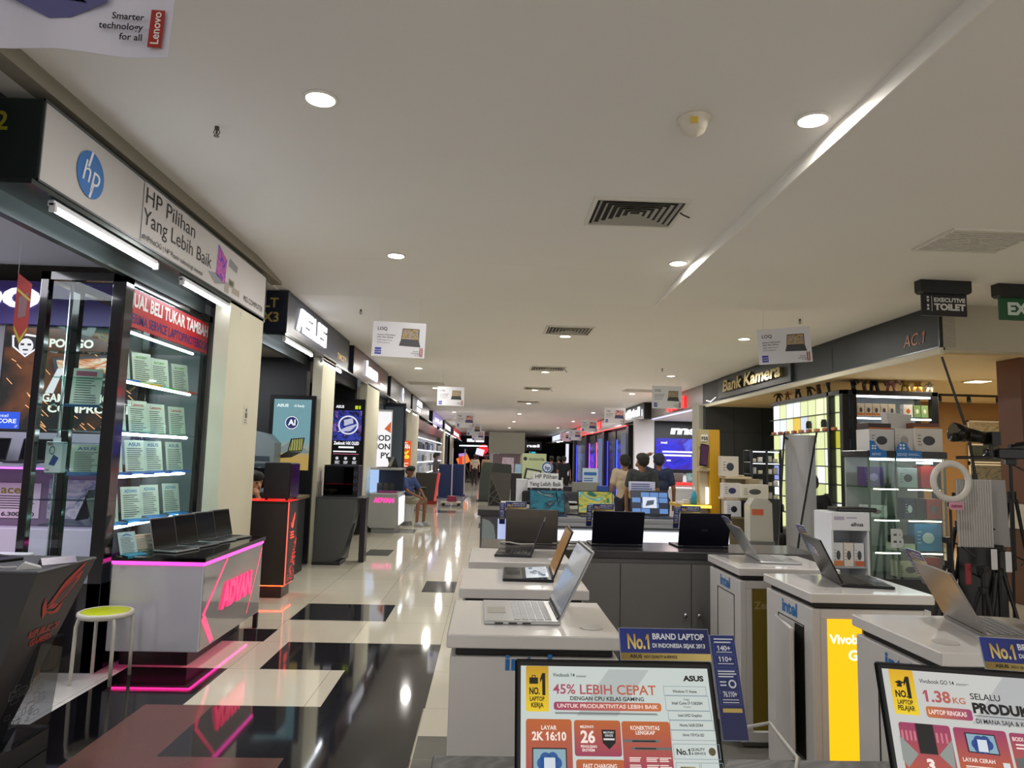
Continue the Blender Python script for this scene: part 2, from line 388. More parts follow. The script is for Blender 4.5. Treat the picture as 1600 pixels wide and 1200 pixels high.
diffuser(4.1, 5.67, 3.55, .38, .29, 'slatted return air grille in the lower ceiling near the toilet sign', True, False)
diffuser(-1.75, 18.9, 3.55, .5, .3, 'slatted air grille beside the laptop shop signs far down the aisle', True, False)
diffuser(4.2, 19.2, 3.55, .5, .3, 'slatted air grille by the fascia of the red lettered shop', True, False)

t = T('smoke_detector', 'white round smoke detector with a yellow sticker on the ceiling', 'smoke detector', (1.17, 3.96, 3.65))
MB().lathe([(.1, 0), (.1, -.012), (.085, -.02), (.078, -.05), (.062, -.085), (.045, -.09), (.04, -.1), (.001, -.105)], 28).build('body', M('#ded6c6', .5), t, True)
q = MB(); q.add([(-.045, -.079, -.068), (-.0, -.0795, -.068), (-.0, -.0875, -.03), (-.045, -.0855, -.03)], [(0, 1, 2, 3)]); q.build('sticker', M('#d8b53a', .5), t)
for i, (x, y, z, s) in enumerate([(-1.795, 4.316, 3.65, 'near the white shop sign'), (-1.8, 9.4, 3.55, 'past the white shop sign'), (4.12, 9.1, 3.55, 'above the tilted poster'), (3.6, 14.5, 3.55, 'near the upright poster by the camera shop')]):
    t = T('sprinkler_head', 'small dark fire sprinkler head on the ceiling ' + s, 'sprinkler', (x, y, z), group='ceiling sprinklers')
    MB().cyl((0, 0, 0), (0, 0, -.02), .014).cyl((0, 0, -.02), (0, 0, -.05), .006).build('body', M('#5b554c', .4, .8), t)
    MB().cyl((0, 0, -.062), (0, 0, -.065), .018).build('deflector', M('#5b554c', .4, .8), t)
    MB().tube([(-.012, 0, -.02), (-.02, 0, -.04), (-.004, 0, -.062)], .003, 5).tube([(.012, 0, -.02), (.02, 0, -.04), (.004, 0, -.062)], .003, 5).build('frame', M('#4a453e', .4, .8), t)

# ------------------------------------------------------------------ hanging posters
def laptop_print(p, x, z, s, y, art, grey, nm):
    """printed picture of an open laptop"""
    pl_ = MB().poly([(x - .5 * s, z + .02 * s), (x + .5 * s, z - .0 * s), (x + .5 * s, z + .66 * s), (x - .44 * s, z + .66 * s)], y).build('printed_lid', M('#1c1d20', .5), p)
    MB().poly([(x - .46 * s, z + .06 * s), (x + .46 * s, z + .04 * s), (x + .46 * s, z + .62 * s), (x - .41 * s, z + .62 * s)], y - .0008).build('printed_screen', art, pl_)
    MB().poly([(x - .5 * s, z + .02 * s), (x - .6 * s, z - .32 * s), (x + .6 * s, z - .36 * s), (x + .5 * s, z)], y).build('printed_keyboard', M(grey, .5), p)
GAME = ART(['#1b2440', '#6a7fae', '#c9a24d', '#3f5f46', '#d8d2d8'], 2.2, 3, 0, .5, 'noise')
PURP = ART(['#5a2c5e', '#c46a7c', '#e8c7b8', '#4b4a86'], 1.8, 2, 0, .5, 'noise')
def poster(x, y, zt, label, wd=.66, ht=.44, kind=0, ry=0., rz=0., rx=0, zc=3.55):
    t = T('hanging_poster', label, 'poster', (x, y, zt - ht / 2), rz, 'laptop posters hung from the ceiling', rx, ry)
    W, H = wd / 2, ht / 2
    sh = MB(); n = 8
    for i in range(n):
        a, b = -W + wd * i / n, -W + wd * (i + 1) / n
        sh.box(a, b, 0, .002, -H, H)
    sh.build('sheet', M('#dcdce4', .35), t)
    MB().text('Smarter', W * .78, -H * .66, ht * .035, -.002, 'r', bold=.01).text('technology', W * .78, -H * .77, ht * .035, -.002, 'r', bold=.01).text('for all', W * .78, -H * .88, ht * .035, -.002, 'r', bold=.01).build('slogan_lettering', INK, t)
    MB().text('LOQ' if kind == 0 else 'Yoga', -W * .82, H * .5, ht * .09, -.002, bold=.015).build('heading', INK, t)
    MB().text('Lenovo LOQ terbaru', -W * .82, H * .2, ht * .042, -.002, width=wd * .34, bold=.012).text('Join the Game', -W * .82, H * .06, ht * .045, -.002, width=wd * .3, bold=.012).text('with Intel Core', -W * .82, -H * .1, ht * .04, -.002, width=wd * .28).text('i5 Processors', -W * .82, -H * .24, ht * .036, -.002, width=wd * .24).build('lettering', INK, t)
    bb = MB().plate(-W * .88, -W * .64, -H * .88, -H * .5, -.002).build('blue_badge', M('#2438a8', .4), t)
    MB().text('intel', -W * .86, -H * .66, ht * .04, -.0028, width=W * .2).text('CORE', -W * .86, -H * .8, ht * .04, -.0028, width=W * .2).build('badge_lettering', PAPER, bb)
    r = MB().plate(W * .8, W * .92, -H * .92, -H * .42, -.002).build('red_tag', M('#9c2b24', .4), t)
    vs, fs = text_mesh('Lenovo', .01); k = W * .075 / .69; tm = MB(); tm.add([(W * .885 - v[1] * k, -.0028, -H * .88 + v[0] * k * 1.0) for v in vs], fs); tm.build('tag_lettering', PAPER, r)
    laptop_print(t, W * .42, -H * .02, wd * .34 if kind == 0 else wd * .38, -.002, GAME if kind == 0 else PURP, '#3a3d40' if kind == 0 else '#4a4c78', t)
    g = MB(); zz = zc - (zt - ht / 2)
    for sx in (-W * .75, W * .75): g.cyl((sx, .001, H), (sx, .001, zz), .0012, n=5)
    if not (ry or rx):
        for sx in (-W * .75, W * .75): MB().cyl((sx, .001, H), (sx, .001, zz), .0012, n=5).build('string', M('#c9c9c9', .5), t)
    else:
        iv = t.matrix_basis.inverted(); 
        for sx in (-W * .75, W * .75):
            pw = t.matrix_basis @ Vector((sx, .001, H)); MB().cyl((sx, .001, H), tuple(iv @ Vector((pw.x, pw.y, zc))), .0012, n=5).build('string', M('#c9c9c9', .5), t)
    return t
poster(-1.16, 8.6, 3.24, 'white laptop poster hanging beside the navy shop sign, nearest whole one', .655, .44, 0, 1.5)
poster(3.69, 8.6, 3.32, 'white laptop poster hanging crooked and curled before the dark camera shop fascia', .64, .45, 0, -4, -12)
poster(3.65, 14.3, 3.16, 'white laptop poster hanging between the camera shop fascia and the red lettered sign', .62, .47, 0)
poster(-.93, 16.2, 3.2, 'white dark laptop poster hanging past the maroon shop sign', .62, .44, 0)
poster(3.63, 20.2, 3.12, 'white poster of a purple laptop hanging before the white lettered black sign', .62, .45, 1)
poster(-.83, 23.5, 3.06, 'white poster of a purple laptop hanging before the grey oval logo sign', .62, .5, 1)
poster(3.8, 26.6, 3.1, 'white poster of a purple laptop hanging before the long red lettered sign', .62, .45, 1)
poster(-.67, 30, 3.0, 'small white poster, second last of those on the laptop shop side', .62, .5, 0)
poster(-.6, 37, 2.95, 'small white poster, last of those on the laptop shop side', .66, .5, 1)
poster(4.1, 33.5, 3.0, 'small white poster, second last of those before the long red sign', .62, .5, 1)
poster(4.35, 40, 3.1, 'small white poster, last of those along the long red sign', .62, .5, 0)
# the large poster close by, with a purple laptop
t = T('hanging_poster', 'large white poster of a blue violet laptop hanging nearest, cut by the picture top', 'poster', (-1.41, 2.2, 3.103), 0, 'laptop posters hung from the ceiling', 0, 2)
sh = MB(); n = 20
for i in range(n):
    a, b = -.33 + .66 * i / n, -.33 + .66 * (i + 1) / n; ya, yb = .012 * math.sin(i * .5), .012 * math.sin((i + 1) * .5)
    sh.add([(a, ya, -.22), (b, yb, -.22), (b, yb, .22), (a, ya, .22), (a, ya + .002, -.22), (b, yb + .002, -.22), (b, yb + .002, .22), (a, ya + .002, .22)], [(0, 1, 2, 3), (7, 6, 5, 4), (0, 4, 5, 1), (3, 2, 6, 7)] + ([(0, 3, 7, 4)] if i == 0 else []) + ([(1, 5, 6, 2)] if i == n - 1 else []))
sh.build('sheet', M('#d5d3e2', .25), t)
Y0 = -.016
MB().text('Smarter', .245, -.105, .022, Y0, 'r', bold=.02).text('technology', .245, -.14, .022, Y0, 'r', bold=.02).text('for all', .245, -.175, .022, Y0, 'r', bold=.02).build('lettering', INK, t)
MB().plate(.265, .31, -.195, -.065, Y0).build('red_tag', M('#9c2b24', .4), t)
vs, fs = text_mesh('Lenovo', .012); k = .026 / .69
tm = MB(); tm.add([(.299 - v[1] * k, Y0 - .001, -.185 + v[0] * k) for v in vs], fs); tm.build('tag_lettering', PAPER, t)
MB().poly([(-.28, -.02), (-.06, -.12), (.01, -.112), (.12, -.05), (.12, -.03), (-.1, .02), (-.2, .01)], Y0).build('printed_keyboard', M('#5a5b8c', .4), t)
kb = MB()
for r_ in range(5):
    for c_ in range(12): u = c_ / 12; v = r_ / 5; kb.poly([(-.18 + u * .24 - v * .03, -.04 - u * .02 + v * .011), (-.164 + u * .24 - v * .03, -.042 - u * .02 + v * .011), (-.168 + u * .24 - v * .03, -.034 - u * .02 + v * .011), (-.184 + u * .24 - v * .03, -.032 - u * .02 + v * .011)], Y0 - .001)
kb.build('printed_key', M('#2c2d4c', .4), t)
MB().poly([(-.24, .02), (.12, -.035), (.16, .2), (-.18, .2)], Y0 - .0005).build('printed_screen', ART(['#20214a', '#5e60a0', '#cfcbe6'], 2, 2, 0, .4, 'noise'), t)
MB().plate(-.33, -.265, -.19, -.06, Y0).build('blue_badge', M('#2b4bd0', .3), t)
for sx in (-.25, .25): MB().cyl((sx, .001, .22), (sx, .001, .547), .0012, n=5).build('string', M('#c9c9c9', .5), t)
# ------------------------------------------------------------------ laptops, cards and other goods used all over
def laptop(label, loc, rz, w=.32, d=.22, lean=20, body='#2a2b2e', scr=None, key='#141416', group=None, mark=None, mcol='#8b8d92', rich=True, bez='#0b0b0c'):
    t = T('laptop', label, 'laptop', loc, rz, group)
    W, D = w / 2, d / 2; th = .014; bm = M(body, .32, .55)
    rb(-W, W, -D, D, 0, th, r=.004).build('base', bm, t)
    k = MB()
    nr, nc = (5, 14) if rich else (4, 10)
    ux, uy = (w - .04) / nc, d * .5 / nr
    for i in range(nr):
        for j in range(nc):
            x = -W + .02 + j * ux; y = D - .03 - (i + 1) * uy; k.box(x + ux * .08, x + ux * .92, y + uy * .08, y + uy * .92, th, th + .0022)
    k.build('keyboard', M(key, .5), t)
    MB().add([(-.055, -D + .015, th + .0006), (.055, -D + .015, th + .0006), (.055, -D + .085, th + .0006), (-.055, -D + .085, th + .0006)], [(0, 1, 2, 3)]).build('touchpad', M(body, .2, .6), t)
    MB().cyl((-W * .8, D - .006, th), (W * .8, D - .006, th), .006).build('hinge', DARK, t)
    rot = (R(-lean), 0, 0); at = (0, D - .004, th + .002); H = w * .655
    rb(-W, W, -.004, .004, 0, H, r=.003).build('lid', bm, t, loc=at, rot=rot)
    MB().plate(-W + .005, W - .005, .003, H - .005, -.0045, .004).build('bezel', M(bez, .3), t, loc=at, rot=rot)
    s = MB().plate(-W + .009, W - .009, .014, H - .011, -.005).build('screen', scr or M('#0a0b10', .12), t, loc=at, rot=rot)
    if mark:
        mk = MB(); mk.text(mark, 0, H * .46, .014, 0, 'c', bold=.02)
        mk.v = [(-x, .0048, z) for x, y, z in mk.v]; mk.f = [f[::-1] for f in mk.f]
        mk.build('lid_mark', M(mcol, .3, .6), [c for c in t.children if c.name.startswith('lid')][0])
    t['H'] = H
    return t
def relid(l, h):                                                    # taller lid
    for c in l.children:
        if c.name.split('.')[0] in ('lid', 'bezel', 'screen'): c.scale.z = h
def price_card(label, loc, rz, head, hc, leaf, w=.17, h=.25, lean=12, group='price cards in the glass cabinet', paper='#dfe2d6', rnd=None):
    t = T('price_card', label, 'price card', loc, rz, group)
    rot = (R(-lean), 0, 0)
    MB().box(-w / 2 - .004, w / 2 + .004, .0015, .004, 0, h + .006).box(-w / 2 - .004, w / 2 + .004, -.06, .004, 0, .0025).build('acrylic_holder', GL('#eef8f4', .12), t, rot=rot)
    pp = MB().plate(-w / 2, w / 2, .004, h, 0).build('paper', M(paper, .5), t, rot=rot)
    (MB().text(head, 0, h * .82, h * .1, -.001, 'c', width=w * .62, bold=.02) if head else MB().plate(-w * .4, w * .3, h * .8, h * .93, -.001)).build('heading', M(hc, .5), pp)
    MB().lines(-w * .38, w * .42, h * .74, h * .1, 11, h * .022, -.001, .35).build('print', M('#4a4d50', .6), pp)
    if leaf: MB().add([(-w * .58, -.1, .004), (w * .58, -.1, .004), (w * .58, -.012, .012), (-w * .58, -.012, .012)], [(0, 1, 2, 3)]).add([(-w * .58, -.1, .003), (w * .58, -.1, .003), (w * .58, -.1, -.012), (-w * .58, -.1, -.012)], [(3, 2, 1, 0)]).build('price_strip', M(leaf, .35), t)
    return t
def tube_lamp(label, x, y0, y1, z, s=16., rzflip=False, group='tube lamps under the shop signs'):
    t = T('tube_lamp', label, 'tube lamp', (x, (y0 + y1) / 2, z), 90, group); h = (y1 - y0) / 2
    rb(-h, h, -.02, .02, 0, .035).build('housing', M('#c9ccd0', .4, .3), t)
    MB().cyl((-h + .02, -.012, -.018), (h - .02, -.012, -.018), .014).build('tube', L('#f2f6ff', s), t, True)
    for sx in (-1, 1): rb(sx * h - .02 if sx > 0 else -h, sx * h if sx > 0 else -h + .02, -.03, .012, -.034, .02).build('end_cap', M('#d8dade', .4), t)
    return t
def sign_box(label, y0, y1, z0=3.03, z1=3.53, face='#22262e', depth=.28, x=-2.5, side='l', r=.35, num=None, body='#15181d', num_c='#c8b048'):
    """fascia sign: left ones face +x, right ones face -x; returns (thing, length); local x runs from the end that is on the reader's left"""
    t = T('shop_sign', label, 'shop sign', (x, y0 if side == 'l' else y1, z0), 90 if side == 'l' else -90, None); Ln = y1 - y0; H = z1 - z0
    rb(0, Ln, .004, depth, 0, H, r=.006).build('box', M(body, .4), t)
    MB().plate(.012, Ln - .012, .012, H - .012, 0, 0, .003).build('face', face if not isinstance(face, str) else M(face, r), t)
    f = MB(); f.box(0, Ln, -.006, .006, 0, .014).box(0, Ln, -.006, .006, H - .014, H).box(0, .012, -.006, .006, 0, H).box(Ln - .012, Ln, -.006, .006, 0, H); f.build('frame', M('#5d6266', .3, .8), t)
    if num:
        q = MB()
        for i, s in enumerate(num): q.text(s, 0, H * (.6 - .34 * i), H * .22, -.004, 'c', bold=.02)
        q.v = [(x_ + depth * (.22 if len(num) == 1 else .3), y_, z_) for x_, y_, z_ in q.v]
        # turn to the end face that looks back along the aisle
        if side == 'l': q.v = [(y_, depth - x_, z_) for x_, y_, z_ in q.v]
        q.build('number', M(num_c, .3, .5), t)
    return t, Ln
# soffit under the laptop shop signs
struct(MB().box(-2.78, -2.5, 3.7, 7.62, 3.0, 3.028).box(-2.78, -2.5, 8.4, 66, 3.0, 3.028).build('trim_20', M('#59605f', .2, .9)))
struct(MB().box(-2.8, -2.78, -2, 66, 3.03, 3.56).build('wall_fascia', M('#2b2c30', .6)))
struct(MB().box(-2.62, -2.5, -3, 8.15, 3.55, 3.66).build('trim_21', M('#8f897d', .7)))

# ------------------------------------------------------------------ white shop sign with the round blue logo
t, Ln = sign_box('long white shop sign with a round blue logo and thin black slogan', 3.74, 7.6, 3.03, 3.5, '#b9b7b6', body='#16211f', num=['2'], num_c='#b7b13a')
HL = lambda y: y - 3.74
rl = MB().disc(HL(4.215), .23, .145, -.005, 40).build('round_logo', M('#2f6db3', .4), t)
MB().text('hp', HL(4.215), .175, .135, -.007, 'c', bold=.0, shear=.22).poly([(HL(4.172), .27), (HL(4.192), .27), (HL(4.225), .372), (HL(4.205), .375)], -.007).poly([(HL(4.205), .09), (HL(4.225), .086), (HL(4.258), .18), (HL(4.238), .18)], -.007).build('logo_lettering', M('#dfe3ea', .4), rl)
MB().plate(HL(4.86), HL(7.56), .015, .455, -.0045).build('banner_print', G2('#c4c0c0', '#d9d6d6', 0, 0, .4), t)
MB().text('HP Pilihan', HL(4.89), .31, .115, -.007, width=.83).build('slogan_lettering', INK, t); MB().text('Yang Lebih Baik', HL(4.87), .155, .115, -.007, width=1.22).build('slogan_lettering', INK, t)
MB().text('#HPtheOG | HP Pionir teknologi inovasi', HL(4.87), .045, .04, -.007, width=1.05).build('small_slogan', INK, t)
MB().text('MG COMPUTER', HL(6.92), .06, .055, -.007, width=.58).build('shop_name', INK, t)
MB().poly([(HL(6.2), .14), (HL(6.42), .1), (HL(6.44), .33), (HL(6.22), .42)], -.006).build('printed_screen', ART(['#1b1c6a', '#7a3bd0', '#e86aa0', '#2b3f9a'], 2, 3, 0, .4, 'noise'), t)
MB().poly([(HL(6.02), .12), (HL(6.2), .15), (HL(6.42), .1), (HL(6.2), .05)], -.006).poly([(HL(6.48), .29), (HL(6.7), .27), (HL(6.72), .34), (HL(6.5), .37)], -.006).build('printed_keyboard', M('#8f8f96', .5), t)
MB().plate(HL(6.5), HL(6.66), .1, .18, -.006).plate(HL(6.6), HL(6.8), .06, .12, -.0065).plate(HL(6.42), HL(6.52), .03, .13, -.0068).build('printed_printer', M('#a99f96', .5), t)
MB().plate(HL(6.52), HL(6.62), .12, .165, -.007).build('printed_photo', M('#4d5a3a', .5), t)
tube_lamp('bright tube lamp under the white shop sign, below the round blue logo', -2.53, 3.92, 5.17, 2.955)
tube_lamp('bright tube lamp under the white shop sign, above the red banner', -2.53, 5.6, 6.9, 2.955)

# ------------------------------------------------------------------ inside the near laptop shop
t = T('shop_sign', 'purple wall sign with white rounded letters inside the near laptop shop', 'shop sign', (-4.2, 6.86, 2.76), 0)
rb(-1.6, .8, -.05, 0, 0, .43).build('panel', M('#4a3a86', .4), t)
MB().text('AXIOO', -.2, .17, .18, -.055, 'r', width=1.45, bold=.05, depth=.015).build('lettering', L('#f4f2ff', 1.1), t)
t = T('game_poster', 'dark backlit poster of a gaming laptop with orange sparks behind the glass cabinet', 'poster', (-4.3, 6.86, 1.72), 0)
rb(-.42, .9, -.04, 0, 0, 1.03).build('light_box', DARK, t)
MB().plate(-.4, .88, .02, 1.01, -.042).build('backlit_print', ART(['#0c0d12', '#121319', '#14120f', '#6a3c1c', '#15151a'], 1.3, 1.0, .9, .2, 'noise', (0, .5, .3)), t)
sp = MB(); rnd = random.Random(3)
for i in range(46):
    x, z, l, a = rnd.uniform(-.38, .85), rnd.uniform(.05, .8), rnd.uniform(.03, .11), R(-38 + rnd.uniform(-8, 8)); dx, dz = l * math.cos(a), l * math.sin(a)
    sp.poly([(x, z), (x + dx, z + dz), (x + dx + .004, z + dz + .005), (x + .004, z + .005)], -.044)
sp.build('spark_print', L('#ffb27a', 1.3), t)
MB().poly([(-.34, .93), (-.2, .95), (-.06, .93), (-.07, .82), (-.2, .72), (-.33, .82)], -.045).build('shield_emblem', L('#e8e8ee', 1.), t)
MB().poly([(-.32, .915), (-.2, .93), (-.08, .915), (-.09, .825), (-.2, .74), (-.31, .825)], -.0455).build('shield_field', M('#15161a', .4), t)
MB().ball((-.2, -.046, .83), .07, .002, .075).build('ape_face', L('#e8e8ee', .9), t)
MB().plate(-.25, -.215, .835, .855, -.049).plate(-.185, -.15, .835, .855, -.049).plate(-.225, -.175, .785, .8, -.049).build('ape_face_marking', M('#15161a', .4), t)
MB().text('PONGO', .02, .83, .075, -.046, width=.42, bold=.04).text('GAME WITHOUT', .0, .3, .075, -.046, width=.78, bold=.03).text('COMPROMISE', .06, .2, .075, -.046, width=.8, bold=.03).build('lettering', L('#f1eee8', 1.05), t)
MB().poly([(.02, .38), (.12, .62), (.42, .62), (.5, .42), (.42, .42), (.36, .56), (.16, .56), (.1, .38)], -.046).build('letter_shape', L('#e3e0ea', 1.), t)
MB().poly([(.06, .72), (.6, .76), (.74, .58), (.12, .52)], -.0445).build('printed_lid', M('#3a3b40', .4), t)
MB().poly([(.1, .7), (.57, .735), (.68, .6), (.15, .55)], -.0452).build('printed_screen', ART(['#20160f', '#d87a3a', '#f3e5d0', '#3a3035'], 2.2, 2, .9, .3, 'noise'), t)
MB().plate(-.42, -.19, .03, .19, -.046).build('blue_badge', L('#1f52d8', 1.), t)
MB().text('intel', -.4, .14, .03, -.047, width=.1).text('CORE', -.4, .085, .038, -.047, width=.18, bold=.02).text('i7', -.23, .04, .025, -.047).build('badge_lettering', L('#eef2ff', 1.), t)
t = T('display_shelf', 'pale wall shelf with a purple light strip carrying laptops in the near shop', 'shelf', (-4.0, 6.6, 0), 0)
rb(-1.2, .56, -.2, .25, 1.40, 1.44).build('board', M('#8d8c9c', .4), t)
rb(-1.2, .56, .22, .255, 1.44, 1.72).build('back_panel', M('#9a99a8', .5), t)
MB().box(-1.2, .56, -.205, -.19, 1.385, 1.4).build('light_strip', L('#c05af0', 3.), t)
rb(-1.2, .56, -.1, .25, .0, .62).build('cupboard', M('#7f2f9c', .4), t)
rb(-1.2, .56, -.16, .25, .62, .86).build('counter_edge', M('#c9bcd2', .35), t)
rb(-1.2, .56, .05, .25, .86, 1.385).build('back_board', M('#7c6480', .6), t)
laptop('open black laptop on the wall shelf in the near shop, beside the dark cabinet post', (-4.17, 6.5, 1.44), 0, lean=14, rich=False)
laptop('open black laptop on the near shop wall shelf, cut by the picture edge', (-4.6, 6.5, 1.44), 0, lean=14, rich=False)
t = T('price_banner', 'white price banner with gold lettering under the wall shelf in the near shop', 'banner', (-4.36, 6.64, .93), 0)
rb(-.24, .24, 0, .006, 0, .32).build('sheet', M('#dcc3d8', .4), t)
MB().text('acer', -.12, .225, .07, -.002, width=.24, bold=.02).build('heading', M('#8a7a2a', .5), t)
MB().lines(-.16, .2, .2, .09, 6, .008, -.002).text('Rp 6.300.000', -.2, .02, .035, -.002, width=.4, bold=.03).build('lettering', M('#3a3040', .5), t)
t = T('goods_banner', 'blurry grey and blue goods banner under the wall shelf, behind cabinet glass', 'banner', (-3.6, 6.64, .93), 0)
rb(-.45, .1, 0, .006, 0, .36).build('sheet', ART(['#3a3a4a', '#8a8aa6', '#c9b9c6', '#5a6a90'], 3, 2, 0, .4, 'noise'), t)
t = T('storage_box', 'low translucent white storage box standing behind the stool and cabinet post', 'box', (-3.42, 5.95 - 1.05, .0), 0)
rb(-.24, .24, -.2, .2, .6, .83, r=.02).build('body', M('#cfd0d8', .25), t); rb(-.25, .25, -.21, .21, .83, .85, r=.008).build('lid', M('#dcdce4', .3), t); rb(-.22, .22, -.18, .18, 0, .6).build('pedestal', M('#6f6478', .5), t)
t = T('hanging_pennant', 'red paper pennant with a pointed tip hanging inside the near shop', 'pennant', (-3.085, 4.6, 2.5), 35, None)
MB().prism([(-.04, .22), (-.04, -.16), (0, -.25), (.04, -.16), (.04, .16)], 0, .002).build('paper', M('#a8393a', .4), t)
MB().prism([(-.036, -.13), (0, -.21), (.036, -.13), (.036, -.15), (0, -.245), (-.036, -.15)], -.002, -.001).build('tip_border', M('#b8b83a', .5), t)
MB().poly([(-.02, -.08), (.02, -.06), (.025, .1), (-.025, .06)], -.003).build('grey_print', M('#8a6a72', .5), t)
MB().poly([(-.036, .1), (.036, .04), (.038, .055), (-.034, .118)], -.004).build('yellow_print', M('#c8b04a', .5), t)
MB().cyl((-.04, .001, .22), (-.04, .001, .86), .001, n=5).build('thread', M('#cccccc', .5), t)

# ------------------------------------------------------------------ tall glass cabinet with price cards
t = T('glass_cabinet', 'tall black framed glass display cabinet with lit shelves of price cards', 'cabinet', (-3.07, 6.06, 0), 90)
PB = M('#121114', .12, 0, 0, 8, .6)
for (x0, x1, y0, y1) in ((-.83, -.71, -.31, -.21), (-.83, -.77, .26, .32), (-.42, -.36, .26, .32), (.74, .81, -.31, -.24), (.74, .81, .25, .32)):
    rb(x0, x1, y0, y1, 0, 2.9, r=.004).build('post', PB, t)
MB().box(-.83, .81, -.31, -.24, 2.84, 2.9).box(-.83, .81, .25, .32, 2.84, 2.9).box(-.83, -.77, -.31, .32, 2.84, 2.9).box(.75, .81, -.31, .32, 2.84, 2.9).build('top_rail', PB, t)
MB().box(-.83, .81, -.31, .32, 0, .62).build('plinth', PB, t)
MB().box(-.71, .74, -.292, -.288, .8, 2.84).build('front_glass', GL(), t)
MB().box(-.802, -.798, -.21, .26, .62, 2.84).build('side_glass', GL(), t)
for z in (2.5, 2.115, 1.715, 1.39, 1.01):
    MB().box(-.71, .74, -.27, .25, z, z + .008).build('shelf', GL('#cfe8e2', .18), t)
    MB().cyl((-.66, -.27, z - .012), (.5, -.27, z - .012), .012, n=8).build('light_strip', L('#f3f8ff', 9.), t, True)
for z in (2.3, 1.9, 1.62, 1.2): MB().box(-.8, -.68, -.2, .25, z, z + .006).build('side_shelf', GL('#bcd4d4', .2), t)
MB().cyl((-.64, .2, .62), (-.64, .2, 2.84), .012).build('rod', STEEL, t, True); MB().cyl((-.66, -.18, .62), (-.66, -.18, 2.84), .01).build('rod', STEEL, t, True)
t = T('shop_banner', 'red banner in white and blue capitals at the glass cabinet top', 'banner', (-2.765, 6.08, 2.52), 90)
rb(-.72, .74, 0, .008, 0, .3).build('sheet', M('#c3272b', .3), t)
MB().text('JUAL BELI TUKAR TAMBAH', -.76, .165, .1, -.002, width=1.46, bold=.035).build('white_lettering', M('#f4f0ec', .4), t)
MB().text('TERIMA SERVICE LAPTOP/NOTEBOOK', -.78, .035, .075, -.002, width=1.5, bold=.02).build('blue_lettering', M('#2b2274', .4), t)
CR = [(2.123, 'acer', '#6fa83a', ['#2f6fd0', '#e0b62a', '#4aa83c', '#b5483a'], 'green heading on the uppermost shelf'), (1.723, 'Lenovo', '#b5322c', [None] * 4, 'red heading on the second shelf'),
      (1.398, 'ASUS', '#1f5f9a', ['#2c55b4', '#2c62c4', '#2a58bc', '#3a70c8'], 'dark blue heading on the third shelf'), (1.018, 'ADVAN', '#2a86b8', ['#1f74c8', '#2a86dc', '#1f6fd0', '#3a8ad8'], 'pale blue heading on the lowest shelf')]
for (z, hd, hc, lf, nm) in CR:
    for i, y in enumerate((5.52, 5.84, 6.2, 6.56)):
        price_card('price card with %s, %s from the black post' % (nm, ORD[i]), (-2.9 + .02 * (i % 2), y, z), 60, hd, hc, lf[i], .17, .27)
price_card('small price card standing on a side shelf behind the cabinet side glass, upper one', (-3.1, 5.42, 1.906), 20, '', '#b0607a', '#3a6ab0', .2, .3)
price_card('small price card standing on a side shelf behind the cabinet side glass, lower one', (-3.05, 5.42, 1.396), 30, 'ASUS', '#2a60b0', '#3a6ab0', .2, .22)
t = T('power_bank_box', 'white hang box with a printed blue power bank in the glass cabinet', 'box', (-3.24, 5.36, 1.40), 0)
rb(-.062, .062, -.03, .03, 0, .23).build('carton', M('#dedee6', .4), t)
MB().plate(-.03, .03, .23, .262, -.002, .008).build('hang_tab', M('#dedee6', .4), t)
MB().poly([(-.03, .06), (.012, .05), (.04, .11), (.0, .135)], -.031).build('printed_power_bank', M('#3a4c8c', .4), t)
MB().ring(-.012, .165, .016, .021, -.031, 20, 1.5).build('printed_loop', M('#3a4050', .4), t)
MB().lines(-.05, 0, .215, .205, 2, .006, -.031).lines(-.05, -.02, .02, .012, 1, .006, -.031).build('print', M('#9a3a4a', .4), t)
t = T('tablet_stand', 'dark folded tablet stand leaning inside the cabinet lower shelf', 'tablet stand', (-2.97, 5.45, 1.018), 0)
MB().box(-.1, -.09, -.08, .08, 0, .24, Matrix.Rotation(R(20), 4, 'Y')).build('panel', M('#23253a', .3), t); MB().box(.03, .036, -.08, .08, 0, .22, Matrix.Rotation(R(-18), 4, 'Y')).build('strut', M('#3a3c4a', .3), t)

t = T('notice', 'small printed notice with a pictogram on the cream pier beside the glass cabinet', 'notice', (-2.499, 7.22, 1.86), 90)
rb(-.07, .07, -.002, 0, 0, .2, r=.0005).build('sheet', M('#cfccb8', .5), t); MB().disc(0, .15, .022, -.003, 14).plate(-.03, .03, .07, .125, -.003, .01).lines(-.045, .045, .05, .025, 2, .008, -.003).build('pictogram', M('#4a4a44', .5), t)
t = T('carton', 'orange carton on the floor behind the stool at the cabinet foot', 'box', (-3.2, 5.13, 0), 0); rb(-.1, .1, -.05, .05, 0, .2).build('body', M('#c8741c', .4), t); MB().plate(-.08, .08, .05, .15, -.051).build('label', M('#e2983a', .4), t)
t = T('carton', 'dark carton with a pale picture stacked on the orange carton', 'box', (-3.2, 5.13, .2), 0); rb(-.1, .1, -.05, .05, 0, .22).build('body', M('#3a2a24', .4), t); MB().plate(-.08, .08, .08, .2, -.051).build('printed_picture', M('#a88a78', .5), t)

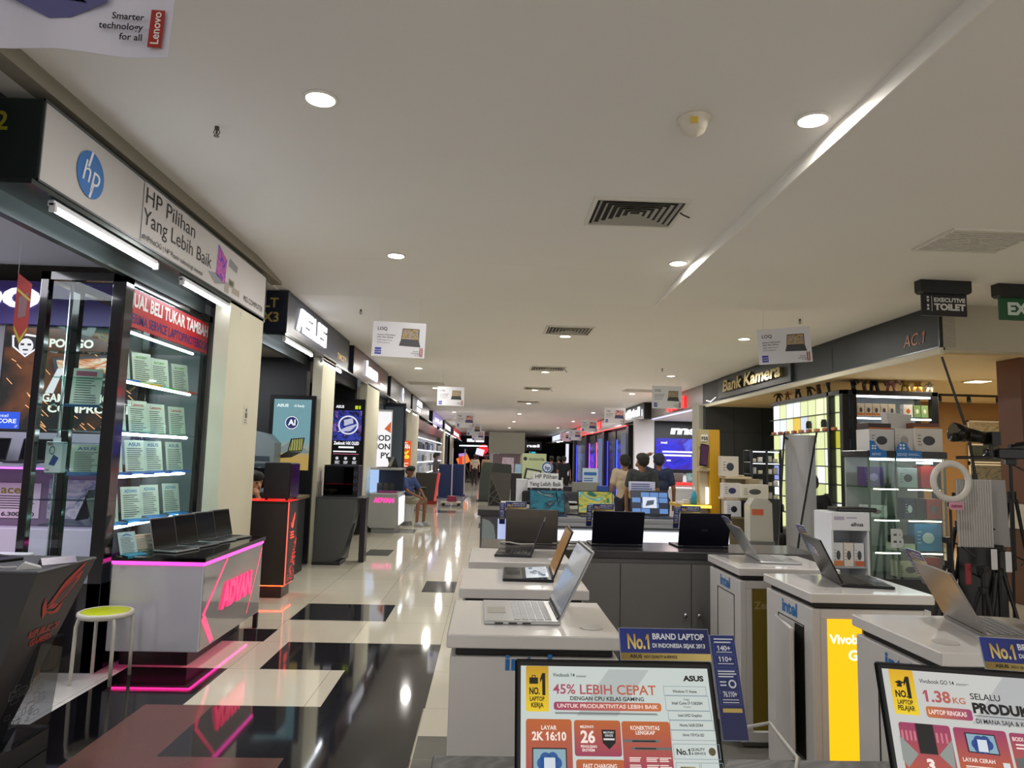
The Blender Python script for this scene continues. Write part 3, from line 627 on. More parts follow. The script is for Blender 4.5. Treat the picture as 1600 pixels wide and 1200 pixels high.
# ------------------------------------------------------------------ white counter with pink lights
PINK = L('#ff3fb0', 2.6); PINKR = L('#ff2a6a', 1.5)
t = T('display_counter', 'white display counter with a black top, pink light strip and pink lettering', 'counter', (-2.4, 5.95, 0), 90)
rb(-.67, .67, -.34, .32, .14, .755, r=.006).build('body', M('#c6c6d2', .16, 0, 0, 8, .4), t)
rb(-.69, .69, -.36, .32, .78, .815, r=.006).build('top', M('#0d0b0e', .1), t)
MB().box(-.675, .675, -.347, .32, .757, .779).build('light_strip', PINK, t)
rb(-.5, .6, -.2, .3, 0, .14).build('plinth', M('#0b0a0b', .4), t)
MB().box(-.60, .62, -.27, -.266, .131, .136).box(-.6, -.596, -.27, .3, .131, .136).build('floor_light', L('#ff2a8a', 13.), t)
MB().plate(-.655, .655, .15, .745, -.342).build('front_panel', M('#a9a7a8', .05, .35), t)
MB().text('ADVAN', -.3, .38, .17, -.345, width=.66, bold=.06, depth=.012, shear=.1).build('lettering', L('#ff2b62', 1.6), t)
for p in ([(-.22, .745), (-.19, .745), (-.62, .38), (-.645, .4)], [(-.655, .36), (-.6, .4), (-.4, .17), (-.46, .15)], [(.64, .72), (.655, .72), (.33, .2), (.32, .2)]): MB().poly(p[::-1], -.345).build('diagonal_light', L('#f8406a', 1.5), t)
for sx in (.655,): rb(sx - .02, sx + .02, -.34, -.3, 0, .14).build('leg', DARK, t)
for i, (y, x) in enumerate([(5.6, -2.4), (5.9, -2.36), (6.19, -2.32), (6.46, -2.28)]):
    o = laptop('open laptop with a dark screen on the pink lit counter, %s from the front' % ORD[i], (x, y, .816), 74, .265, .21, 14, ['#8f9092', '#75777a', '#8d9094', '#6f7174'][i], scr=M(['#1c1820', '#14151c', '#161a24', '#17191a'][i], .1), key='#2a2b2e', group='laptops on the pink lit counter'); relid(o, 1.38)
price_card('leaning price card in red capitals behind the first laptop on the counter', (-2.6, 5.52, .816), 62, 'ADVAN', '#b56a5a', None, .22, .14, 26, 'cards at the back of the pink lit counter', '#e0dcc8')
price_card('leaning price card with a blue emblem beside the dark screen on the counter', (-2.6, 5.84, .816), 62, 'A', '#2a70b0', None, .2, .17, 20, 'cards at the back of the pink lit counter', '#d8e0d8')
price_card('teal price card close to the thick black post on the counter', (-2.63, 5.34, .816), 62, 'A', '#2a70b0', '#2a86a8', .14, .17, 20, 'cards at the back of the pink lit counter', '#a8c8cc')

# ------------------------------------------------------------------ stool
t = T('stool', 'round stool with a yellow green seat and white metal legs', 'stool', (-2.635, 5.09, 0))
MB().lathe([(.17, .43), (.178, .445), (.176, .462), (.165, .468), (.15, .464)], 36).build('seat_ring', M('#d9d6c8', .35), t, True)
MB().lathe([(.001, .461), (.152, .461), (.154, .465), (.14, .467), (.001, .468)], 36).build('seat', M('#c3d21e', .4), t, True)
for a in (45, 135, 225, 315):
    c, s = math.cos(R(a)), math.sin(R(a))
    MB().tube([(c * .185, s * .185, .0), (c * .182, s * .182, .2), (c * .178, s * .178, .38), (c * .165, s * .165, .43), (c * .14, s * .14, .438)], .0125, 8).build('leg', M('#cfccc0', .35), t, True)

# ------------------------------------------------------------------ near dark podium with the red eye emblem
t = T('display_podium', 'dark grey tapered podium with a red winged emblem, nearest by the frame edge', 'podium', (-2.5, 3.73, 0), 90)
def frustum(top, bot, z0, z1):
    a = MB(); (ax0, ax1, ay0, ay1), (bx0, bx1, by0, by1) = top, bot
    return a.add([(bx0, by0, z0), (bx1, by0, z0), (bx1, by1, z0), (bx0, by1, z0), (ax0, ay0, z1), (ax1, ay0, z1), (ax1, ay1, z1), (ax0, ay1, z1)], [(3, 2, 1, 0), (4, 5, 6, 7), (0, 1, 5, 4), (1, 2, 6, 5), (2, 3, 7, 6), (3, 0, 4, 7)])
frustum((-.25, .25, -.36, .5), (-.24, .02, -.1, .45), .12, .985).build('body', M('#3a3a3c', .4, .2, .04, 30), t)
rb(-.255, .255, -.365, .5, .985, 1.0).build('top', M('#4a4a4d', .4, .2), t)
rb(-.2, .24, -.2, .4, 0, .12).build('plinth', M('#1b1a1b', .35), t)
frustum((.0, .2, -.26, .3), (-.1, .2, -.22, .3), .12, .6).build('acrylic_panel', GL('#c9ccd0', .15), t)
tl = math.atan2(.26, .865)                                      # slope of the front
def onfront(mb): return mb
rotf = (tl, 0, 0); lf = (0, -.362, .985)
e = MB()
for p in ([(-.06, -.2), (.02, -.08), (.14, -.0), (.17, .0), (.06, -.1), (.0, -.17)], [(-.05, -.21), (.03, -.12), (.13, -.05), (.16, -.04), (.15, -.09), (.08, -.17), (.02, -.22)], [(-.1, -.14), (-.1, -.19), (-.06, -.26), (-.04, -.23)], [(-.05, -.225), (.02, -.235), (.08, -.19), (.06, -.25), (.0, -.25)]): e.poly(p, -.002)
e.build('red_emblem', M('#b5322a', .4), t, loc=lf, rot=rotf)
MB().poly([(-.01, -.19), (.05, -.12), (.11, -.08), (.13, -.08), (.08, -.15), (.03, -.2)], -.003).build('emblem_slot', M('#3a3a3c', .4), t, loc=lf, rot=rotf)
MB().text('REPUBLIC OF', 0, -.345, .035, -.002, 'c', width=.24, bold=.04).text('GAMERS', 0, -.395, .035, -.002, 'c', width=.17, bold=.04).build('red_lettering', M('#a02a24', .4), t, loc=lf, rot=rotf)
g = MB(); rnd = random.Random(5)
for i in range(26):
    x, z = rnd.uniform(-.08, .18), -rnd.uniform(.62, .86); w_, h_ = rnd.uniform(.02, .08), rnd.uniform(.01, .05); q = .003
    for (a0, a1, b0, b1) in ((x, x + w_, z, z + q), (x, x + w_, z + h_, z + h_ + q), (x, x + q, z, z + h_), (x + w_, x + w_ + q, z, z + h_)): g.poly([(a0 + b0 * -.3 - .2, b0), (a1 + b0 * -.3 - .2, b0), (a1 + b1 * -.3 - .2, b1), (a0 + b1 * -.3 - .2, b1)], -.004)
g.build('line_pattern', M('#a8a6a4', .4), t, loc=(0, -.362, .985), rot=rotf)
laptop('black gaming laptop on the near dark podium, seen at the frame edge', (-2.62, 3.72, 1.0), 62, .36, .26, 6, '#202126', key='#101012')
t = T('display_tag', 'slim purple tent tag with small white print on the near dark podium', 'tag', (-2.19, 3.72, 1.0), 52)
MB().prism([(-.03, 0), (.03, 0), (0, .035)], -.08, .08, Matrix.Rotation(R(90), 4, 'Z')).build('body', M('#2b1f3c', .3), t)
MB().add([(-.08, -.0305, .003), (.08, -.0305, .003), (.08, -.004, .034), (-.08, -.004, .034)], [(0, 1, 2, 3)]).build('print', ART(['#1b1626', '#4a2a6a', '#2a4a8a'], 2, 2, 0, .3, 'noise'), t)
t = T('anti_theft_sensor', 'small white wedge shaped security sensor beside the purple tag', 'sensor', (-2.23, 3.56, 1.0), 30)
MB().prism([(-.05, 0), (.05, 0), (.045, .008), (-.02, .032)], -.03, .03).build('body', M('#c8c8c8', .35), t); MB().tube([(-.05, 0, .01), (-.1, .02, .008), (-.16, .1, .008)], .004, 6).build('cable', M('#d0d0d0', .4), t)
# ------------------------------------------------------------------ people
def person(label, loc, rz, P, skin='#a9785a', shirt='#888888', legs='#1c2230', hair='#15110f', shoe='#2a2a2c', sleeve=.5, s=1., vox=.012, shorts=False, face=False, cap=None, longh=False, bag=None):
    """P: joint positions in local metres (facing -y); body, shirt, trousers, shoes and hair"""
    t = T('person', label, 'person', loc, rz)
    V = {k: Vector(v) * s for k, v in P.items()}
    def limb(mb, pts, rs):
        mb.tube(list(pts), list(rs), 10)
        for p, r in zip(pts, rs): mb.ball(p, r)
    def fin(mb, name, mat):
        o = mb.build(name, mat, t, True); m = o.modifiers.new('skin_over', 'REMESH'); m.mode = 'VOXEL'; m.voxel_size = vox; m.use_smooth_shade = True
        q = o.modifiers.new('soften', 'SMOOTH'); q.iterations = 4; q.factor = .5
        return o
    up = (V['head'] - V['neck']).normalized(); f = Vector(P.get('look', (0, -1, 0))).normalized(); h = V['head']
    b = MB(); limb(b, [V['chest'], V['neck'], h], [.07 * s, .052 * s, .06 * s])
    for k, (dz, dy, r) in enumerate(((.045, -.012, .088), (-.01, .006, .08), (-.055, .022, .062), (-.085, .035, .045))):
        c = h + up * dz * s + f * dy * s * 1.0; b.ball(c, r * s, r * s * 1.02, r * s * 1.05)
    b.ball(h + f * .098 * s - up * .015 * s, .015 * s, .018 * s, .022 * s)
    sd = up.cross(f).normalized()
    for q in (-1, 1): b.ball(h + sd * q * .085 * s - up * .01 * s, .018 * s, .02 * s, .03 * s)
    for q in ('l', 'r'):
        limb(b, [V['sh' + q], V['el' + q], V['wr' + q], V['ha' + q]], [.05 * s, .038 * s, .027 * s, .032 * s])
        d = (V['ha' + q] - V['wr' + q]).normalized(); a = d.cross(Vector((0, 0, 1)) if abs(d.z) < .9 else Vector((0, 1, 0))).normalized()
        for i, ln in enumerate((.06, .075, .08, .07)):
            p0 = V['ha' + q] + a * (i - 1.5) * .017 * s; b.tube([p0, p0 + d * ln * .55 * s, p0 + d * ln * s + f * .015 * s], [.0095 * s, .0085 * s, .007 * s], 6)
        p0 = V['ha' + q] - d * .02 * s; b.tube([p0, p0 + (a * -.6 + f * .5 + d * .5).normalized() * .06 * s], [.011 * s, .008 * s], 6)
        if shorts: limb(b, [V['kn' + q] * .6 + V['hi' + q] * .4, V['kn' + q], V['an' + q]], [.065 * s, .052 * s, .036 * s])
    limb(b, [V['pel'], V['chest']], [.06 * s, .06 * s])
    fin(b, 'body', M(skin, .55))
    c = MB(); sh = (V['shr'] - V['shl']).normalized()
    for (k, w_, r) in ((0., .065, .11), (.3, .06, .1), (.6, .07, .11), (1., .075, .095)):
        p = V['pel'].lerp(V['chest'], k)
        for q in (-1, 0, 1): c.ball(p + sh * q * w_ * s, r * s * (1.0 if q == 0 else .92), r * s * .95, r * s * 1.1)
    limb(c, [V['shl'], V['chest'] + Vector((0, 0, .03)) * s, V['shr']], [.072 * s, .1 * s, .072 * s])
    for q in ('l', 'r'): limb(c, [V['sh' + q], V['sh' + q].lerp(V['el' + q], min(1, sleeve * 1.3)), ] + ([V['wr' + q]] if sleeve > .9 else []), [.074 * s, .062 * s] + ([.042 * s] if sleeve > .9 else []))
    fin(c, 'shirt', M(shirt, .8))
    g = MB(); limb(g, [V['hil'], V['pel'], V['hir']], [.105 * s, .115 * s, .105 * s])
    for q in ('l', 'r'):
        if shorts: limb(g, [V['hi' + q], V['hi' + q].lerp(V['kn' + q], .9)], [.1 * s, .085 * s])
        else: limb(g, [V['hi' + q], V['kn' + q], V['an' + q]], [.1 * s, .07 * s, .056 * s])
    fin(g, 'trousers', M(legs, .8))
    for q in ('l', 'r'):
        z = MB(); an, to = V['an' + q], V['to' + q]; limb(z, [an - Vector((0, 0, .03)) * s, an.lerp(to, .5), to], [.045 * s, .044 * s, .04 * s]); fin(z, 'shoe', M(shoe, .5))
    r = MB()
    for (dz, dy, rr) in ((.07, .012, .098), (.045, -.03, .1), (.0, -.045, .088)): r.ball(h + up * dz * s + f * dy * s, rr * s, rr * s * .98, rr * s * (.72 if dz > .06 else .9))
    if longh: limb(r, [h - f * .05 * s, h - f * .06 * s - up * .14 * s], [.085 * s, .07 * s])
    fin(r, 'cap' if cap else 'hair', M(cap or hair, .7))
    if cap: MB().lathe([(.001, 0), (.1 * s, 0), (.1 * s, .012 * s), (.001, .03 * s)], 20, tuple(h + up * .06 * s + f * .05 * s)).build('cap_peak', M(cap, .7), t)
    if face:
        for q in (-1, 1):
            MB().ball(h + f * .088 * s + sd * q * .034 * s + up * .012 * s, .011 * s, .011 * s, .007 * s, 8, 6).build('eye', M('#17100d', .3), t, True)
            MB().ball(h + f * .09 * s + sd * q * .036 * s + up * .034 * s, .02 * s, .01 * s, .005 * s, 8, 6).build('eyebrow', M(hair, .7), t, True)
        MB().ball(h + f * .087 * s - up * .052 * s, .024 * s, .01 * s, .007 * s, 8, 6).build('mouth', M('#8a4a44', .5), t, True)
    if bag:
        MB().tube([V['shl'] + Vector((0, -.1, .05)) * s, V['chest'] + Vector((0, -.13, -.1)) * s, V['hir'] + Vector((.05, -.12, .05)) * s], .012 * s, 6).build('bag_strap', M(bag, .6), t)
    return t
def stand(**k):
    P = dict(pel=(0, 0, .95), chest=(0, 0, 1.3), neck=(0, 0, 1.45), head=(0, -.015, 1.575), shl=(-.16, 0, 1.39), shr=(.16, 0, 1.39), ell=(-.24, .03, 1.12), elr=(.24, .03, 1.12), wrl=(-.25, -.04, .88), wrr=(.25, -.04, .88), hal=(-.25, -.06, .81), har=(.25, -.06, .81),
             hil=(-.09, 0, .9), hir=(.09, 0, .9), knl=(-.1, -.01, .49), knr=(.1, -.01, .49), anl=(-.1, .02, .09), anr=(.1, .02, .09), tol=(-.115, -.14, .045), tor=(.115, -.14, .045))
    P.update(k); return P
def sit(z=.45, **k):
    P = dict(pel=(0, 0, z + .1), chest=(0, -.03, z + .45), neck=(0, -.04, z + .6), head=(0, -.07, z + .72), shl=(-.18, -.03, z + .53), shr=(.18, -.03, z + .53), ell=(-.24, -.02, z + .26), elr=(.24, -.02, z + .26), wrl=(-.16, -.22, z + .2), wrr=(.16, -.22, z + .2), hal=(-.13, -.29, z + .21), har=(.13, -.29, z + .21),
             hil=(-.1, 0, z + .08), hir=(.1, 0, z + .08), knl=(-.13, -.42, z + .07), knr=(.13, -.42, z + .07), anl=(-.13, -.4, .09), anr=(.13, -.4, .09), tol=(-.13, -.55, .045), tor=(.13, -.55, .045))
    P.update(k); return P

# ------------------------------------------------------------------ further signs along the laptop shops
WL = L('#f4f4fb', 1.1)
t, Ln = sign_box('navy shop sign with large glowing white letters and small gold ones', 8.42, 12.15, 3.03, 3.55, G2('#3a4058', '#20232e', 0, 0, .35), num=['LT', 'X3'], num_c='#c9b565', body='#171c2c')
x0, x1 = 8.82 - 8.42, 10.45 - 8.42
a = MB(); H0, H1 = .12, .42
def slab(mb, pts): mb.prism(pts, -.03, -.005)
def seg(mb, xa, xb, za, zb, sh=.16): slab(mb, [(xa + za * sh, za), (xb + za * sh, za), (xb + zb * sh, zb), (xa + zb * sh, zb)])
lw = (x1 - x0 - .12) / 4; th = .075
px = x0
slab(a, [(px, H0), (px + .1, H0), (px + .28, H1 - .0), (px + .16, H1)]); seg(a, px + .16, px + lw - .02, H1 - th, H1, 0); seg(a, px + lw - .1, px + lw - .02, H0, H1, 0); seg(a, px + .2, px + lw - .08, .2, .2 + th * .8, 0)
for k in (1, 3):
    px = x0 + k * (lw + .03); seg(a, px, px + lw - .04, H1 - th, H1, 0); seg(a, px, px + .08, .28, H1, 0); seg(a, px, px + lw - .04, .235, .235 + th, 0); seg(a, px + lw - .12, px + lw - .04, H0, .29, 0); seg(a, px, px + lw - .04, H0, H0 + th, 0)
px = x0 + 2 * (lw + .03); seg(a, px, px + .08, H0, H1, 0); seg(a, px + lw - .12, px + lw - .04, H0, H1, 0); seg(a, px, px + lw - .04, H0, H0 + th, 0)
a.build('lettering', WL, t)
MB().text('TIMCITY', 11.26 - 8.42, .1, .09, -.006, width=.68, bold=.02).build('gold_lettering', L('#d8b070', .8), t)
tube_lamp('bright tube lamp under the navy shop sign, nearer one', -2.52, 8.4, 9.72, 2.955); tube_lamp('bright tube lamp under the navy shop sign, farther one', -2.52, 10.28, 11.62, 2.955)
t, Ln = sign_box('maroon shop sign with glowing white letters', 12.6, 16.85, 3.03, 3.55, G2('#5c2630', '#3d1219', 0, 0, .25), num=None, body='#161a28')
MB().text('Lenovo', 13.82 - 12.6, .13, .27, -.01, width=1.36, bold=.05, depth=.03).build('lettering', WL, t); MB().plate(15.75 - 12.6, 16.5 - 12.6, .1, .17, -.006).build('small_lettering', L('#f4f4fb', 1.2), t)
t, Ln = sign_box('grey shop sign with a glowing round white logo', 17.4, 21.9, 3.03, 3.55, '#55565c', num=None, body='#141828')
MB().disc(19.8 - 17.4, .26, .2, -.02).build('round_logo', L('#e6e6f6', 1.3), t); MB().text('hp', 19.8 - 17.4, .18, .18, -.024, 'c', bold=.02, shear=.22).build('logo_lettering', M('#55565c', .4), t)
t, Ln = sign_box('dark grey shop sign with thick glowing white letters', 22.4, 28.6, 3.03, 3.55, '#3a3d45', body='#141828')
MB().text('ASUS', 1.2, .26, .17, -.01, width=1.7, bold=.06, depth=.03).plate(1.3, 1.9, .06, .2, -.01).plate(2.0, 2.7, .06, .2, -.01).build('lettering', WL, t); MB().plate(5.6, 6.0, .2, .34, -.01).build('small_lit_plate', L('#ffffff', 1.5), t)
t, Ln = sign_box('violet lit shop sign far along the laptop shops', 30.5, 37, 3.0, 3.55, ART(['#5a4a86', '#8a76c0', '#b09ad8'], 2, 2, .7, .3, 'noise'), body='#141828')
MB().plate(1.2, 2.2, .16, .34, -.01).plate(2.4, 3.6, .16, .34, -.01).build('lettering', L('#c9b8f0', 1.2), t)
t, Ln = sign_box('black shop sign with bold white letters beyond the violet sign', 38.5, 47, 3.0, 3.55, '#1b1d22', body='#141828')
MB().plate(.6, 1.7, .12, .4, -.01).plate(1.9, 3.0, .12, .4, -.01).plate(3.2, 4.4, .12, .4, -.01).plate(4.6, 6.0, .12, .4, -.01).build('lettering', WL, t)
t, Ln = sign_box('red lit shop sign at the far end of the laptop shops', 48, 60, 2.95, 3.55, L('#b02328', 1.), body='#141828')
MB().plate(.8, 3, .14, .4, -.01).plate(3.4, 5.6, .14, .4, -.01).plate(6, 8.8, .14, .4, -.01).build('lettering', WL, t)
for i, (a_, b_) in enumerate([(20.6, 21.8), (22.6, 23.8), (31, 33), (35, 37.5), (40, 44), (46, 52)]): tube_lamp('bright tube lamp under the signs far along the laptop shops, %s of these' % ORD[i], -2.52, a_, b_, 2.955, 14)

# backlit posters on the ends of the partitions
def light_poster(label, x0, x1, y, z0, z1, mat):
    t = T('light_box_poster', label, 'poster', ((x0 + x1) / 2, y, 0), 0); W = (x1 - x0) / 2
    rb(-W - .06, W + .06, 0, .06, .02, z1 + .06).build('frame', M('#141518', .3), t)
    MB().plate(-W, W, z0, z1, -.002).build('backlit_print', mat, t)
    return t, W
t, W = light_poster('backlit desert poster of an open laptop with a round blue badge', -3.14, -2.60, 10.22, 1.34, 2.36, G2('#c9a85a', '#7fb2bd', 2, .62, .3, 0, .18, .42))
MB().poly([(-W, 1.6), (-.1, 1.68), (0, 1.76), (.1, 1.7), (W, 1.62), (W, 1.58), (-W, 1.58)], -.004).build('printed_hill', L('#8a9a98', .6), t)
MB().disc(0, 2.02, .1, -.004).build('round_badge', L('#1f2f6a', .8), t); MB().ring(0, 2.02, .085, .095, -.006).text('AI', 0, 1.985, .08, -.006, 'c', bold=.03).build('badge_lettering', L('#eef2f6', 1.), t)
MB().text('ASUS', -.06, 2.25, .04, -.004, 'r', width=.17, bold=.04).text('AI Ready', .02, 2.25, .035, -.004, width=.15, bold=.02).build('lettering', L('#e8f4f4', .9), t)
MB().poly([(-.04, 1.6), (.17, 1.61), (.2, 1.81), (.0, 1.79)], -.005).build('printed_lid', M('#202018', .4), t); MB().poly([(-.02, 1.615), (.16, 1.625), (.185, 1.795), (.015, 1.775)], -.006).build('printed_screen', ART(['#23260f', '#b0b43a', '#4a5220', '#d8d890'], 2, 4, .6, .3), t)
MB().poly([(-.22, 1.5), (.02, 1.52), (.17, 1.6), (-.05, 1.6)], -.005).build('printed_keyboard', M('#3b3730', .4), t)
t, W = light_poster('backlit black poster of a silver laptop in a white ring with violet glow', -3.12, -2.56, 14.02, .9, 2.62, L('#08080d', .4))
MB().plate(-W, W, 1.85, 2.45, -.003).build('backlit_print', ART(['#08080f', '#15163a', '#3a48b8', '#0a0a14', '#8a6ad0', '#0a0a12'], 1.5, 3, .8, .3, 'noise'), t)
MB().ring(.02, 2.16, .17, .2, -.006, 36, .95).build('printed_ring', L('#e0e2ee', .9), t)
MB().poly([(-.2, 2.02), (.06, 2.04), (.23, 2.2), (-.02, 2.12)], -.008).poly([(-.06, 2.14), (.12, 2.2), (.1, 2.3), (-.07, 2.26)], -.0085).build('printed_laptop', L('#b9bcd6', .9), t)
MB().text('ASUS', -W + .04, 2.5, .05, -.006, width=.16, bold=.04).text('Zenbook 14X OLED', 0, 1.77, .06, -.006, 'c', width=.5, bold=.04).plate(-.15, .15, 1.7, 1.735, -.006).plate(-W + .03, W - .08, 1.62, 1.645, -.006).build('lettering', L('#f0f0f6', 1.), t)
MB().plate(-W + .03, W - .03, 1.58, 1.59, -.006).build('red_rule', L('#c86a8a', .9), t)
for i in range(3): MB().disc(-.17 + i * .17, 1.5, .03, -.006).lines(-.21 + i * .17, -.11 + i * .17, 1.44, 1.4, 3, .012, -.006).build('feature_icon', L('#d8d8de', .8), t)
MB().plate(.14, .2, 2.48, 2.55, -.006).plate(.215, .25, 2.48, 2.55, -.006).build('green_badge', L('#b8d02a', .9), t)

# inside the navy-signed shop: a curved pale counter wall with dark letters
t = T('shop_counter', 'curved pale reception wall with dark letters inside the navy-signed shop', 'counter', (-3.12, 9.9, 0), 0)
MB().prism([(-.6, 0), (.12, 0), (.12, 1.72), (.0, 1.84), (-.3, 1.9), (-.6, 1.9)], 0, .3).build('body', M('#7d8a8e', .5), t)
MB().plate(-.5, .06, 1.47, 1.53, -.01).text('SPIT', .08, 1.28, .14, -.01, 'r', width=.5, bold=.05).build('lettering', M('#3c4a52', .4), t)
for i, x in enumerate((-3.08, -2.88)):
    t = T('monitor', 'black monitor on the desk of the navy-signed shop, %s' % ['nearer the pale wall', 'nearer the desert poster'][i], 'monitor', (x, 9.35, 1.02), 25)
    rb(-.13, .13, -.012, .012, .1, .36).build('screen', M('#0d0e11', .2), t); MB().box(-.02, .02, 0, .02, 0, .12).box(-.07, .07, -.04, .05, 0, .008).build('stand', BLACK, t)
t = T('desk', 'dark desk inside the navy-signed shop under the desert poster', 'desk', (-3.0, 9.5, 0)); rb(-.5, .55, -.28, .3, .98, 1.02).build('top', M('#6d6148', .4), t); rb(-.48, .5, -.22, .28, 0, .98).build('body', M('#1d1f22', .5), t)
t = T('product_card', 'small blue product card in a stand under the desert poster', 'card', (-2.72, 9.4, 1.02), 8)
rb(-.1, .1, 0, .006, 0, .2).build('sheet', M('#1f4f8a', .3), t); MB().plate(-.085, .085, .02, .16, -.002).build('print', ART(['#2a5aa0', '#bcd0e6', '#5a86b8'], 4, 3, .5, .3, 'noise'), t); MB().plate(-.07, .07, .17, .185, -.003).build('lettering', PAPER, t)

# red edged podium with a tower computer, and the man behind it
t = T('display_podium', 'dark brown podium with glowing red edges, red emblem and red circuit pattern', 'podium', (-2.5, 8.18, 0), 90)
rb(-.28, .1, -.3, .4, .14, 1.03, r=.004).build('body', M('#2b2321', .4, .1, .1, 25), t); rb(-.285, .105, -.305, .4, 1.03, 1.05).build('top', M('#1c1718', .3), t); rb(-.24, .06, -.26, .36, 0, .13).build('plinth', M('#2a2020', .3), t)
RED = L('#ff3a22', 2.2)
MB().box(-.292, -.282, -.31, -.3, .14, 1.045).build('edge_light', L('#ff5a4a', 1.5), t)
MB().box(-.29, .11, -.31, .4, 1.05, 1.053).build('top_light', L('#ff2a1c', .8), t)
MB().box(-.27, .08, -.285, -.28, .132, .139).box(-.27, -.265, -.285, .38, .132, .139).build('floor_light', L('#ff3a1a', 14.), t)
e = MB()
for p in ([(-.02, .78), (.04, .86), (.1, .92), (.09, .85), (.03, .76)], [(-.05, .82), (-.03, .76), (.03, .74), (.07, .78), (.02, .77), (-.02, .79)]): e.poly([(x_ - .1, z_) for x_, z_ in p], -.303)
e.build('red_emblem', RED, t); MB().lines(-.15, .0, .7, .64, 3, .016, -.303).build('red_lettering', RED, t)
g = MB(); rnd = random.Random(9)
for i in range(120):
    z = .17 + .45 * rnd.random(); xr = .08; xl = .08 - .33 * (1 - (z - .17) / .45); x = rnd.uniform(xl, xr); l = rnd.uniform(.01, .05); q = rnd.choice([(l, .004), (.004, l), (l * .5, .006)]); g.plate(x, min(x + q[0], .095), z, z + q[1], -.303)
g.build('circuit_pattern', L('#ff3020', 1.6), t)
t = T('tower_computer', 'black tower computer case with a slanted seam on the red edged podium', 'computer', (-2.36, 8.2, 1.053), 0)
rb(-.17, .12, -.17, .22, .02, .42, r=.008).build('case', M('#222326', .4, .3), t); MB().poly([(-.07, .3), (-.065, .3), (.1, .02), (.09, .02)][::-1], -.172).build('seam', M('#050505', .5), t)
rb(.12, .125, -.16, .21, .03, .41).build('side_glass', M('#0a0a0c', .08), t)
for x in (-.14, .09):
    for y in (-.14, .18): MB().cyl((x, y, 0), (x, y, .025), .015).build('foot', BLACK, t)
person('man in black sitting behind the red edged podium, hand raised to his mouth', (-2.93, 8.95, 0), 22, sit(.5, wrr=(.04, -.2, 1.02), har=(.01, -.2, 1.09), elr=(.2, -.15, .85), look=(.5, -.8, -.35)), skin='#d09a74', shirt='#101013', legs='#15161a', face=True, vox=.012)
t = T('office_stool', 'low dark stool under the man in black', 'stool', (-2.93, 8.95, 0)); MB().cyl((0, 0, .44), (0, 0, .5), .19, n=20).build('seat', DARK, t); MB().cyl((0, 0, .02), (0, 0, .44), .03).build('post', STEEL, t); MB().cyl((0, 0, 0), (0, 0, .03), .2, n=20).build('base', DARK, t)

# grey podium with a see-through computer
t = T('display_podium', 'grey green podium with a curved clear corner carrying the see-through computer', 'podium', (-2.19, 10.3, 0), 0)
cv = [(.28 - .2 * (k / 8) ** 2, .95 - .85 * k / 8) for k in range(9)]
MB().prism([(-.3, .05), (.02, .05)] + cv[::-1] + [(-.28, .95)], 0, .4).build('body', M('#4d4f4e', .4, .1, .04, 30), t)
rb(-.29, .4, -.01, .5, .95, .965).build('top', M('#3d3f42', .4), t); rb(-.3, .1, -.02, .42, 0, .05).build('plinth', M('#2a2b2d', .4), t)
rb(.3, .38, .3, .5, 0, .95).build('rear_support', M('#23222c', .3), t); MB().prism([(.06, .06), (.2, .1), (.28, .6), (.26, .6)], .02, .03).build('clear_corner', GL('#c8ccd0', .2), t)
t = T('tower_computer', 'black tower computer with glass sides and small lights on the grey podium', 'computer', (-2.16, 10.5, .965), 0)
rb(-.25, .25, -.1, .25, .0, .03).build('base', BLACK, t); rb(-.25, .25, -.1, .25, .43, .46).build('top', BLACK, t); MB().box(-.25, -.235, -.1, .25, .03, .43).box(.18, .25, -.1, .25, .03, .43).box(-.25, .25, .235, .25, .03, .43).build('case', M('#0c0c0f', .3), t)
MB().box(-.235, .18, -.1, -.095, .03, .43).build('front_glass', GL('#5a5f68', .2), t); rb(-.12, .02, .05, .2, .08, .4).build('circuit_board', M('#1d1a22', .4), t); rb(-.2, .1, .02, .1, .16, .2).build('graphics_card', M('#3b2a22', .4), t)
for z in (.12, .23, .34): MB().ring(.21, z, .015, .03, -.102, 16).build('fan_ring', M('#3a4058', .3), t)
t = T('lit_panel', 'slim pink glowing panel behind the see-through computer', 'light panel', (-2.56, 10.55, 0), 0); rb(-.06, .06, 0, .04, 0, .95).build('stand', DARK, t); rb(-.07, .07, -.01, .04, .95, 1.33).build('body', M('#b8a0b8', .3), t); MB().plate(-.05, .05, 1.0, 1.3, -.012).build('glow', G2('#f07ad0', '#c088c8', 2, 1.1), t)

# white counter in the next bay with pink lettering
t = T('display_counter', 'white rounded counter with pink lettering and a lit white end, by the third pier', 'counter', (-2.12, 14.55, 0), 0)
MB().prism([(-.28, .1), (.25, .1), (.3, .16), (.29, .74), (.26, .78), (-.28, .78), (-.31, .74), (-.32, .16)], 0, 1.05).build('body', M('#a9acad', .25, 0, 0, 8, .3), t); rb(-.29, .3, -.02, 1.07, .78, .81).build('top', M('#c9cccd', .3), t)
rb(-.25, .22, .04, 1, 0, .1).build('plinth', M('#8d9092', .4), t)
MB().box(.3, .306, .1, .95, .16, .72).build('lit_end', L('#f6f8ff', 1.8), t)
MB().text('ADVAN', -.01, .62, .085, -.004, 'c', width=.42, bold=.07).build('lettering', L('#ff3f9a', 1.4), t)
rb(-.31, -.27, .0, 1, .81, 1.28).build('lit_side', L('#a9c6f0', .9), t); rb(-.31, .3, .0, 1, 1.28, 1.32).build('upper_shelf', M('#b3b5b4', .3), t); rb(-.27, .28, .9, .98, .81, 1.28).build('back_panel', M('#1f2130', .4), t)
